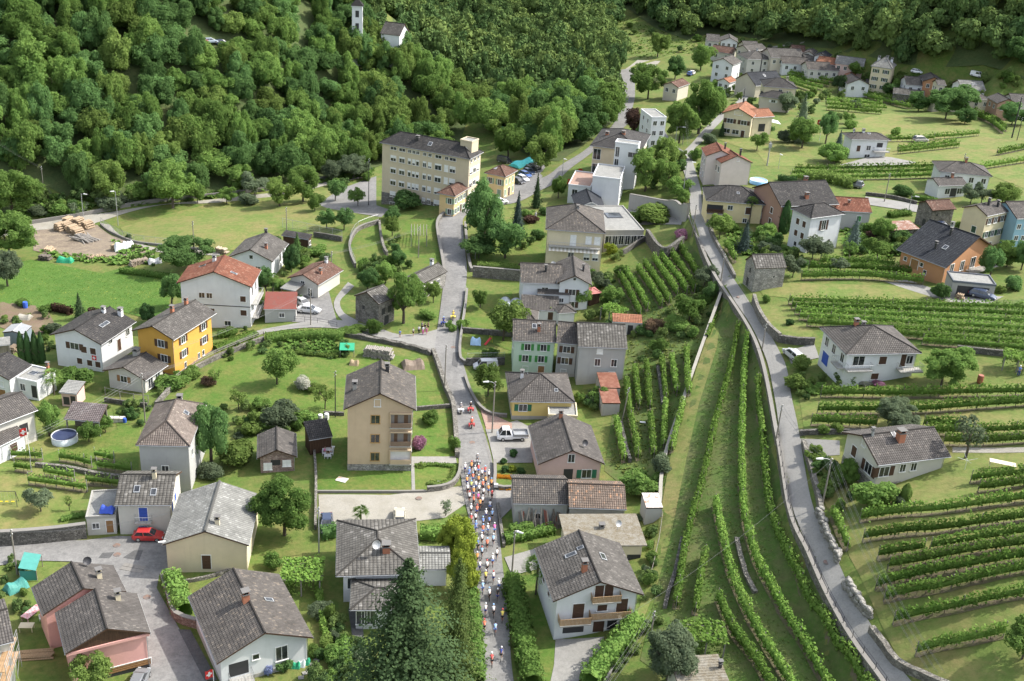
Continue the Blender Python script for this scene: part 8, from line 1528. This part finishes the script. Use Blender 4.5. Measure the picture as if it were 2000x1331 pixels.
for i_, (x, y, lab) in enumerate(((112,448,'front left stack of fresh round timber'),(124,446,'second stack of fresh round timber'),(137,452,'third stack of fresh round timber'),(148,458,'front right stack of fresh round timber'),(128,437,'rear left stack of fresh round timber'),(148,438,'rear middle stack of fresh round timber'),(166,444,'rear right stack of fresh round timber'))): logstack(lab, x, y, x+14, y+4, 8, 7, 2.3, .14, LC1, LC2)
logstack('heap of grey poles on the timber yard', 158, 473, 185, 466, 9, 3, 6.5, .16, (.20,.18,.16), (.32,.30,.27), sparse=True); logstack('firewood bundle half under white tarpaulin', 222, 487, 240, 492, 6, 4, 1.6, .2, (.25,.19,.13), (.38,.3,.2)); logstack('scattered firewood behind the weeds', 172, 507, 205, 500, 10, 2, 1.6, .17, LC1, LC2, sparse=True); logstack('split firewood stack behind the clipped hedge', 255, 521, 300, 508, 12, 4, 1.2, .17, (.28,.24,.2), LC2); logstack('dark brushwood pile on the dry grass', 78, 507, 104, 509, 8, 4, 1.4, .17, (.08,.07,.06), (.15,.13,.11)); logstack('orange bark planks at the yard edge', 90, 490, 120, 492, 6, 3, 2.2, .16, LC1, LC2, sparse=True)
logstack('long weathered firewood stack on the orchard wall', 712, 694, 755, 700, 16, 6, 1.6, .17, (.17,.155,.14), (.33,.31,.28)); logstack('firewood stack by the mossy roofed white house', 422, 492, 448, 497, 9, 4, 1.2, .17, LC1, (.45,.4,.33)); logstack('firewood in the open store at the left edge', 22, 690, 30, 686, 6, 4, 1.2, .15, (.25,.2,.15), LC2); logstack('firewood at the wall of the garage deck', 1866, 583, 1874, 584, 5, 4, 1.0, .15, LC1, LC2); logstack('timber heap by the scaffold', 70, 1290, 78, 1268, 6, 2, 3.6, .12, (.22,.15,.09), (.34,.25,.16))
tarp('white tarpaulin over the right firewood bundle', 240, 488, 3.6, 2.4, 1.9, .5, WTAR); tarp('white tarpaulin beside the firewood', 250, 483, 2.4, 2.0, 1.5, .5, WTAR); tarp('green tarpaulin over a trailer on the dry grass', 128, 512, 3.4, 1.8, 1.2, -.1, GRNT); tarp('grey sheet over the split firewood end', 302, 514, 2.8, 1.8, 1.2, .5, METAL)
tarp('teal tarpaulin over stored boards at the lower left', 31, 1150, 2.6, 2.0, 1.2, .9, TEAL); tarp('pale blue play tent on the lawn', 929, 672, 1.9, 1.6, 1.4, 0, plain('tent_blue', (.40,.58,.80)), 'play_tent', 'tent'); tarp('turquoise sail on the meadow behind the car park', 1022, 322, 8, 4, 1.6, .9, plain('turquoise_sail', (.10,.55,.55)), 'sail', 'sail'); tarp('green tent among the valley trees', 989, 266, 5, 5, 3.0, 0, plain('tent_green', (.06,.38,.24)), 'tent', 'tent'); tarp('grey brush heap beside the main road', 806, 716, 3.8, 3.2, 1.4, .3, plain('dry_brush', (.17,.13,.10)), 'brush_heap', 'brush heap'); tarp('small hay heap near the orchard wall', 692, 712, 1.6, 1.6, .9, 0, plain('hay', (.26,.20,.12)), 'hay_heap', 'hay heap'); tarp('grey gravel heap in the bare garden', 48, 622, 2.6, 2.2, .8, 0, GRAV, 'gravel_heap', 'gravel heap')
def shelter(label, px, py, qx, qy, L, D, h, mat):
    root = thing('shelter', label, 'shelter', at(px, py), yaw(px, py, qx, qy))
    for x in (-L/2, L/2):
        for y in (-D/2, D/2): MB().tube([(x,y,-.1),(x,y,h)], .05, 5).obj('post', WOODG, root)
    m = MB(); m.hexa([(-L/2-.1,-D/2,h), (L/2+.1,-D/2,h), (L/2+.1,D/2,h+.5), (-L/2-.1,D/2,h+.5), (-L/2-.1,-D/2,h+.06), (L/2+.1,-D/2,h+.06), (L/2+.1,D/2,h+.56), (-L/2-.1,D/2,h+.56)]); m.obj('cover', mat, root); MB().box(-L/2,-L/2+.05,-D/2,D/2,.2,h).box(-L/2+.05,L/2,D/2-.05,D/2,.2,h).obj('side_cover', mat, root)
shelter('teal covered shelter with wheelbarrow space in the lower left garden', 62, 1122, 72, 1095, 3.2, 2.0, 1.7, TEAL); shelter('patched green shelter in the kitchen garden', 678, 694, 692, 694, 2.4, 2.0, 1.4, GRNT)
def table(label, px, py, rz, L=1.8, W_=.8, mat=None, cat='table', name='table'):
    root = thing(name, label, cat, at(px, py, .05), rz); mat = mat or WOODL; MB().box(-L/2, L/2, -W_/2, W_/2, .70, .75).obj('table_top', mat, root)
    for x in (-L/2+.1, L/2-.1):
        for y in (-W_/2+.1, W_/2-.1): MB().box(x-.04, x+.04, y-.04, y+.04, 0, .70).obj('leg', mat, root)
    return root
def chair(label, px, py, rz, mat, g=None):
    root = thing('garden_chair', label, 'chair', at(px, py, .04), rz, g); MB().box(-.25,.25,-.25,.25,.40,.45).obj('seat', mat, root); MB().box(-.25,.25,.21,.26,.45,.95).obj('backrest', mat, root)
    for x in (-.2,.2):
        for y in (-.2,.2): MB().box(x-.025, x+.025, y-.025, y+.025, 0, .40).obj('leg', mat, root)
table('white picnic table by the tarred shed', 640, 886, .1, 1.6, .9, WHT_M); MB_b = thing('bench', 'long white bench behind the picnic table', 'bench', at(641,878,.04), .06); MB().box(-1.0,1.0,-.2,.2,.42,.48).obj('seat', WHT_M, MB_b); MB().box(-.9,-.8,-.15,.15,0,.42).obj('leg', WHT_M, MB_b); MB().box(.8,.9,-.15,.15,0,.42).obj('leg', WHT_M, MB_b)
for i_, (x, y, a, l) in enumerate(((633,890,1.57,'left'),(648,890,-1.57,'right'),(637,896,3.14,'near left'),(644,896,3.14,'near right'))): chair(f'white plastic chair at the {l} of the picnic table', x, y, a, WHT_M, 'white chairs round the picnic table')
p = at(634,889,.04); person('person in pink top seated at the picnic table', p, -1.4, 'sit', 'pink', 'white', 'brown', True, 1, None, 'hair'); p = at(648,889,.04); person('person in white seated at the picnic table', p, 1.4, 'sit', 'white', 'grey', 'brown', True, 1, None, 'hair')
table('long table under red and white cloth on the terrace of the pink house', 64, 1205, 1.2, 2.6, 1.1, ground('red_white_cloth', (.5,.08,.1), (.6,.5,.5), (.65,.6,.6), 2, 4, 6)); table('terrace table with papers below the pink house', 53, 1232, .1, 1.6, 1.0, CREAM); chair('white garden chair beside the long table', 83, 1214, 1.0, WHT_M); table('pale wooden board table in the vine garden', 1956, 914, -.3, 3.2, 1.0, plain('pale_board', (.62,.56,.42)))
def sheet(label, px, py, L, W_, rz, mat, name='towel', cat='towel', dz=.09): return thing(name, label, cat, at(px, py, dz), rz, None, MB().box(-L/2, L/2, -W_/2, W_/2, 0, .03).mesh(name, [mat]))
sheet('white and orange towel lying on the lawn', 668, 938, 1.6, 1.2, -.3, ground('towel', (.65,.68,.72), (.72,.72,.72), (.75,.5,.25), .8, 1.2, 3)); sheet('small white sign board lying in the grass', 855, 942, .5, .7, -.3, WHT_M, 'board', 'board'); sheet('white door like panel in the rock of the vine strip', 1257, 826, 1.2, .5, 0, WHT_M, 'panel', 'panel'); sheet('white awning sheet left of the pale yellow house', 1388, 428, 2.6, 1.6, 0, WTAR, 'sheet', 'sheet', 1.2)
for i_, (x, y) in enumerate(((287,1168),(229,1085),(818,975),(922,866),(885,680),(1443,582),(1615,1100),(228,1067),(1123,565))): thing('manhole_cover', ('round manhole cover in the lower street bend','square drain cover in the resurfaced street','rusty manhole cover on the gravel lot','manhole cover in the road ahead of the pack','manhole cover at the side lane junction','reddish manhole cover at the lane bend','dark manhole cover on the lower lane','small cover before the red car','cover in the villa court')[i_], 'manhole cover', at(x, y, .13), 0, None, MB().lathe([(.48,0),(.46,.025),(.0,.03)], 16).mesh('manhole_cover', [rusty('rusty_iron', (.20,.13,.10), (.15,.13,.12))]))
g_ = thing('paving_grid', 'pale rectangle of eight concrete slabs set into the street', 'paving', at(260,1111,.125), yaw(248,1105,272,1109))
for i in range(4):
    for j in range(2): MB().box(i*.75-1.5, i*.75-.8, j*.75-.75, j*.75-.05, 0, .03).obj('slab', COPE, g_)
g_ = thing('stepping_stones', 'stepping stone path on the lawn of the lower white house', 'path', at(610,1300,.08), 0)
for x, y in ((624,1284),(618,1291),(611,1299),(604,1308),(596,1316),(588,1325),(632,1276)): MB().box(-.32,.32,-.28,.28,0,.06).obj('slab', PAVE, g_, at(x,y,.06)-Vector(g_.location), R.uniform(-.5,.5))
CROSSR = plain('flag_red', (.62,.03,.03)); CROSSW = plain('flag_white', (.78,.78,.78))
def flag(label, px, py, hpx, w, h, lean=0, r=.06):
    p = at(px, py); H_ = hpx/ppm(p)/math.cos(psi(p)); root = thing('flagpole', label, 'flagpole', p); MB().tube([(0,0,0),(0,0,H_)], r, 6, r1=r*.6).obj('pole', WHT_M, root); fo = link('flag', None, (0,0,H_-h), root)
    bpy.data.objects.remove(fo); m = MB(); n = 8; f = lambda u: .14*math.sin(u*6)
    def strip_(u0, u1, z0, z1, mat, d=0.0):
        for i in range(n):
            a, b = u0+(u1-u0)*i/n, u0+(u1-u0)*(i+1)/n; s = -.25*a, -.25*b
            m.quad(((-a*w, f(a)+d, H_-h+z0*h+s[0]), (-b*w, f(b)+d, H_-h+z0*h+s[1]), (-b*w, f(b)+d, H_-h+z1*h+s[1]), (-a*w, f(a)+d, H_-h+z1*h+s[0])), mat)
    strip_(0, 1, 0, 1, 0); strip_(.4, .6, .2, .8, 1, -.015); strip_(.2, .4, .4, .6, 1, -.015); strip_(.6, .8, .4, .6, 1, -.015); strip_(.4, .6, .2, .8, 1, .015); m.obj('flag', [CROSSR, CROSSW], root)
patch('asphalt_patch', [(885,690),(897,690),(893,720),(882,715)], RDARK, .155)
patch('asphalt_patch', [(868,600),(880,600),(876,628),(866,628)], ground('grey_repair', (.15,.15,.147), (.18,.18,.175), (.21,.21,.2), .1, .5, 5, .2), .155)
patch('asphalt_patch', [(936,985),(962,985),(962,1000),(936,1000)], RDARK, .155)
patch('asphalt_patch', [(200,1082),(224,1080),(214,1092),(192,1092)], RDARK, .125)
strip('road_line', [((946,862),(948,862)),((958,905),(960,905))], COPE, .165)
flag('white flagpole with Swiss flag in the lower left garden', 60, 901, 64, 1.1, 1.25); flag('flagpole with red flag on the lawn by the cedar', 1600, 276, 42, 1.4, 1.6); flag('small Swiss flag at the porch of the lower white house', 418, 1340, 30, .9, 1.1); flag('Swiss flag before the dark roofed house in the upper village', 1458, 160, 12, 1.2, 1.4)
h_ = [o for k, o in HOUSES.items() if 'Swiss cross plaque' in k][0]; d_ = h_['_d']; pl_ = MB(); x0_ = -d_[4]+2*d_[4]*.83; z_ = d_[2]-3.15; y_ = -d_[5]
pl_.box(x0_-.42, x0_+.42, y_-.05, y_, z_-.42, z_+.42); po_ = pl_.obj('plaque', CROSSR, h_); MB().box(x0_-.09, x0_+.09, y_-.075, y_-.052, z_-.27, z_+.27).box(x0_-.27, x0_-.092, y_-.075, y_-.052, z_-.09, z_+.09).box(x0_+.092, x0_+.27, y_-.075, y_-.052, z_-.09, z_+.09).obj('cross', CROSSW, po_)
def dish(label, hk, fx, fy, r=.5, h=.7, mat=None):
    hs = [o for k, o in HOUSES.items() if hk in k][0]; X, Y, he, ri, *_ = hs['_d']; a = hs.rotation_euler.z; x, y = fx*X, fy*Y; z = he+ri*max(0, 1-max(abs(fx), 0)) if True else he
    w = Vector(hs.location)+Vector((x*math.cos(a)-y*math.sin(a), x*math.sin(a)+y*math.cos(a), z)); root = thing('satellite_dish', label, 'satellite dish', w, .5); MB().tube([(0,0,-.5),(0,0,h)], .03, 5).obj('mast', METAL, root)
    m = MB(); m.lathe([(0,0),(r*.5,.04),(r,.16)], 14); c, s = math.cos(1.1), math.sin(1.1); m.v = [(x_, y_*c+z_*s*-1, y_*s+z_*c) for x_, y_, z_ in m.v]; m.obj('reflector', mat or METAL, root, (0, 0, h))
dish('dark satellite dish on the rear brown roof of the pink house', 'rear half of the rose pink', .35, .75, .5, .8, DMET); dish('satellite dish on the pink house with green shutters', 'pink house with grey-brown', .45, -.55, .5, .8, DMET); dish('satellite dish on the grey slate villa', 'grey slate hipped villa', -.05, -.55, .55, .9); dish('big satellite dish on the cross gabled white house', 'white house with cross gable', .6, .2, .55, 1.0); dish('satellite dish beside the chalet roof', 'mossy gravel roof', .3, -.5, .45, .6)
def planks():
    hs = [o for k, o in HOUSES.items() if 'planks leaning' in k][0]; X, Y, he, ri, wx, wy, lo = hs['_d']; a = hs.rotation_euler.z; o = Vector(hs.location); rr_ = random.Random(9)
    root = thing('plank_stack', 'many old boards and poles leaning against the barn wall', 'planks', o, a); ms = [wood('plank_%d' % i, c, mul(c, 1.5)) for i, c in enumerate(((.12,.10,.085), (.22,.20,.18), (.20,.07,.05), (.30,.26,.22)))]
    for i in range(26):
        x = -wx*.75+i*wx*1.55/26+rr_.uniform(-.1, .1); h = rr_.uniform(1.6, 2.9); l = rr_.uniform(-.5, .5); MB().hexa([(x,-wy-1.0,.0), (x+.16,-wy-1.0,.0), (x+.16,-wy-.92,.0), (x,-wy-.92,.0), (x+l,-wy-.16,h), (x+l+.16,-wy-.16,h), (x+l+.16,-wy-.08,h), (x+l,-wy-.08,h)]).obj('plank', ms[rr_.randrange(4)], root)
planks()
def arch(label, px, py, W_, L, h, rz):
    root = thing('carport_arch', label, 'carport', at(px, py), rz, 'arched carport roofs'); m = MB(); n = 10; P = [(-W_/2*math.cos(math.pi*i/n), h*.4+h*.6*math.sin(math.pi*i/n)) for i in range(n+1)]
    for a, b in zip(P[:-1], P[1:]): m.quad(((a[0],-L/2,a[1]), (a[0],L/2,a[1]), (b[0],L/2,b[1]), (b[0],-L/2,b[1])))
    m.obj('roof', plain('clear_ribbed_sheet', (.35,.38,.40), .25), root)
    for y in (-L/2, 0, L/2):
        MB().tube([(p[0], y, p[1]+.03) for p in P], .05, 4).obj('rib', METAL, root)
        for s in (-1, 1): MB().tube([(s*W_/2,y,-.1), (s*W_/2,y,h*.4)], .05, 4).obj('post', METAL, root)
arch('right one of two arched translucent carports', 1012, 616, 2.6, 5, 2.6, .25); arch('left one of two arched translucent carports', 990, 612, 2.4, 4.5, 2.5, .25)
def swing():
    root = thing('swing_set', 'children swing set with yellow seats on the lower left lawn', 'swing', at(14,985), .1); f = MB()
    for x in (-1.3, 1.3): f.tube([(x-.3*(1 if x > 0 else -1)*-1,-.8,0), (x,0,2.1)], .04, 5); f.tube([(x,.8,0), (x,0,2.1)], .04, 5)
    f.tube([(-1.3,0,2.1), (1.3,0,2.1)], .04, 5); f.obj('frame', DMET, root)
    for x in (-.8, 0, .8): s = MB().box(x-.22, x+.22, -.1, .1, .4, .46).obj('seat', plain('yellow_plastic', (.7,.5,.03)), root); MB().tube([(x-.2,0,.45),(x-.2,0,2.1)], .01, 3).tube([(x+.2,0,.45),(x+.2,0,2.1)], .01, 3).obj('chain', METAL, s)
swing()
s_ = thing('slide', 'small red garden slide on the lawn', 'slide', at(953,672), .9); MB().hexa([(-.9,-.22,.05), (.7,-.22,.95), (.7,.22,.95), (-.9,.22,.05), (-.9,-.22,.12), (.7,-.22,1.02), (.7,.22,1.02), (-.9,.22,.12)]).obj('chute', plain('red_plastic', (.55,.03,.04), .3), s_); MB().tube([(.7,-.22,1.4),(.95,-.25,0)], .03, 5).tube([(.7,.22,1.4),(.95,.25,0)], .03, 5).obj('ladder', plain('yellow_plastic', (.7,.5,.03)), s_)
def cart(label, px, py, c, s=.5, name='barrel', cat='barrel'): return thing(name, label, cat, at(px, py), 0, None, MB().lathe([(s*.5,0),(s*.55,.1),(s*.58,s*.8),(s*.55,s*1.5),(s*.5,s*1.6),(0,s*1.6)], 12).mesh(name, [plain('barrel_%d' % int(c[2]*100), c, .4)]))
cart('blue barrel beside the storage boxes', 244, 826, (.04,.10,.42)); cart('blue barrel in the vegetable plot', 50, 602, (.05,.12,.5), .8); cart('left white water tank by the tarred shed', 626, 822, (.6,.6,.6), .7, 'water_tank', 'tank'); cart('right white water tank by the tarred shed', 638, 820, (.6,.6,.6), .7, 'water_tank', 'tank'); cart('terracotta tub by the white villa', 1913, 748, (.3,.11,.07), .8, 'tub', 'tub')
for x, y, c, l in ((588,1300,WTAR,'white garbage bag at the house wall'),(578,1303,GRNT,'left green garbage bag at the house wall'),(597,1296,GRNT,'right green garbage bag at the house wall'),(210,1000,plain('blue_tarp_bag', (.05,.1,.5)),'crumpled blue cover on the flat terrace')):
    o = tarp(l, x, y, 1.0, .9, .8, 0, c, 'garbage_bag', 'bag')
    if 'terrace' in l: o.location = Vector(at_z(x, y, 2.0))+Vector((0,0,.05)); o.scale = (1.8, 1.4, 1.2)
r_ = thing('box_row', 'row of pale storage boxes beside the carport', 'boxes', at(228,824), .1)
for i in range(3): MB().box(i*.9-1.3, i*.9-.5, -.4, .4, 0, .8).obj('box', OFFW, r_)
def pergola(label, px, py, qx, qy, L, D, h, leaf_='vine'):
    root = thing('pergola', label, 'pergola', at(px, py), yaw(px, py, qx, qy))
    for x in (-L/2, 0, L/2):
        for y in (-D/2, D/2): MB().box(x-.08, x+.08, y-.08, y+.08, -.2, h).obj('post', COPE, root)
    for i in range(6): y = -D/2+D*i/5; MB().box(-L/2-.2, L/2+.2, y-.05, y+.05, h, h+.12).obj('beam', WOODG, root)
    if leaf_:
        rng = np.random.default_rng(int(px)); n = int(L*D*55); P = np.c_[rng.uniform(-L/2-.3, L/2+.3, n), rng.uniform(-D/2-.3, D/2+.3, n), h+.12+rng.exponential(.14, n)]; V, Q = leaf_quads(P, np.tile((0,0,1.), (n,1)), .3, rng, 1.2, .5)
        n2 = int((L+D)*2*18); t = rng.uniform(0, 1, n2); sd_ = rng.integers(0, 4, n2); ex = np.where(sd_ < 2, (t-.5)*L, np.where(sd_ == 2, -L/2, L/2)); ey = np.where(sd_ < 2, np.where(sd_ == 0, -D/2, D/2), (t-.5)*D); V2, Q2 = leaf_quads(np.c_[ex, ey, h-rng.exponential(.35, n2)], rng.normal(0, 1, (n2, 3)), .28, rng)
        link('foliage', mesh_qt('foliage', np.concatenate((V, V2)), np.concatenate((Q, Q2+len(V))), [], [LEAF[leaf_]]), (0,0,0), root)
pergola('vine covered pergola between the two lower white houses', 592, 1145, 630, 1145, 4.6, 4.2, 2.4); pergola('long pergola beside the lane in the institution park', 818, 470, 818, 440, 7, 3.4, 2.4, None); pergola('vine pergola in the terraced garden', 1198, 625, 1215, 628, 4, 3, 2.2); pergola('half bare vine pergola at the bottom', 1372, 1268, 1405, 1265, 4.2, 3.4, 2.5); pergola('arbour behind the arched carports', 1065, 622, 1085, 622, 3.4, 2.2, 2.3, 'pale'); pergola('vine roof in the right hand garden', 1985, 720, 2010, 722, 4, 3, 2.0)
hedge('thin climbing vine hedge running down from the pergola', [(621,1150),(626,1190),(632,1230),(638,1255)], 1.3, .8, mat='vine'); hedge('low vine border along the lawn', [(560,1170),(575,1120)], .4, .8, mat='pale')
l_ = thing('sun_lounger', 'white plastic sun lounger at the bottom', 'lounger', at(1382,1308,.05), .4); MB().box(-.8,.3,-.3,.3,.28,.34).obj('seat', WHT_M, l_); MB().hexa([(.3,-.3,.28),(.9,-.3,.7),(.9,.3,.7),(.3,.3,.28),(.3,-.3,.34),(.9,-.3,.76),(.9,.3,.76),(.3,.3,.34)]).obj('backrest', WHT_M, l_)
house('outbuilding', 'flat brown roof at the bottom edge below the pergola', (1330,1352), (1430,1345), depth_m=5, he=2.6, roof='shed', rise=.5, wm=OFFW, rm=MOSS, over=.2, cat='outbuilding', chim=((.85,.2,.3,.7,DMET),))
house('house', 'brown eaves corner of a house under scaffolding at the bottom left', (-120,1290), (28,1252), depth_m=8, he=5.5, roof='gable', ax='x', pitch=20, wm=OFFW, rm=BROWN, over=.5)
def scaffold(px, py, qx, qy, n, lv):
    root = thing('scaffold', 'grey tube scaffold with timber decks at the bottom left corner', 'scaffold', at(px, py), yaw(px, py, qx, qy)); t = MB()
    for i in range(n+1):
        for y in (0, 1.1): t = MB().tube([(i*1.9,y,-.2),(i*1.9,y,lv*2+1)], .035, 5); t.obj('standard', METAL, root)
    for l in range(1, lv+1):
        for y in (0, 1.1):
            for z in (0, .5, 1.0): MB().tube([(0,y,l*2+z),(n*1.9,y,l*2+z)], .025, 4).obj('ledger', METAL, root)
        for k in range(3): MB().box(0, n*1.9, .08+k*.34, .38+k*.34, l*2-.06, l*2).obj('deck_board', WOODL, root)
    for i in range(n): MB().tube([(i*1.9,0,.2),(i*1.9+1.9,0,2)], .02, 4).obj('brace', METAL, root)
scaffold(20, 1370, 45, 1300, 3, 2)
# church on the wooded spur
ct = Vector(_onray(698, 62, 372)); tw = thing('church_tower', 'white church bell tower rising from the wooded spur', 'church tower', (ct.x, ct.y, H(ct.x, ct.y)), .1); tz = H(ct.x, ct.y); d_ = depth(ct); th_ = at_z(697, 8, 0); topz = CAMH+ray(697, 12)[2]*(math.hypot(ct.x, ct.y)/math.hypot(*ray(697, 12)[:2]))-tz
MB().box(-1.6,1.6,-1.6,1.6,-1,topz).obj('wall', WHITE, tw); MB().box(-1.8,1.8,-1.8,1.8,topz,topz+.25).obj('cornice', WHITE, tw); rf_ = MB()
for a in range(4): c = [(-1.9,-1.9),(1.9,-1.9),(1.9,1.9),(-1.9,1.9)]; p, q = c[a], c[(a+1) % 4]; rf_.quad([(p[0],p[1],topz+.25),(q[0],q[1],topz+.25),(0,0,topz+2.6)])
rf_.obj('roof', [CHAR], tw)
for z in (topz-2.2, topz-6): window(tw, (0,-1.6,z), math.pi, 1.1, 2.0, 'v'); window(tw, (1.6,0,z), -math.pi/2, 1.1, 2.0, 'v')
house('church', 'white church nave with grey roof beside the bell tower', (742,66), (781,71), depth_m=8, he=10.5, roof='gable', ax='x', pitch=38, wm=WHITE, rm=GREY, over=.3, gutter=False, cat='church')
# river stones in the gap, flower boxes, letter box
tufts('flowers', 'red geraniums along the roof terrace edge', [(1105,362),(1110,366),(1136,336),(1130,334)], 40, .7, 'redf', 31)
thing('letter_box', 'white letter box on the garden wall', 'letter box', at(968,958,.6), 0, None, MB().box(-.3,.3,-.2,.2,0,.5).mesh('letter_box', [WHT_M]))
thing('sun_sail', 'white sun sail at the orange roofed wing', 'sun sail', Vector(at_z(1513, 236, 12)), .3, None, MB().hexa([(-1.5,-1,-.2),(1.5,-1.2,-.8),(1.7,1,-.4),(-1.2,1,.3),(-1.5,-1,-.15),(1.5,-1.2,-.75),(1.7,1,-.35),(-1.2,1,.35)]).mesh('sun_sail', [WTAR]))
dr = thing('rotary_dryer', 'white rotary clothes dryer beside the field track', 'clothes dryer', at(1884,918), 0); MB().tube([(0,0,0),(0,0,1.7)], .03, 5).obj('pole', WHT_M, dr)
for k in range(4): a = k*1.57; MB().tube([(0,0,1.4),(1.3*math.cos(a),1.3*math.sin(a),1.8)], .02, 4).obj('arm', WHT_M, dr)
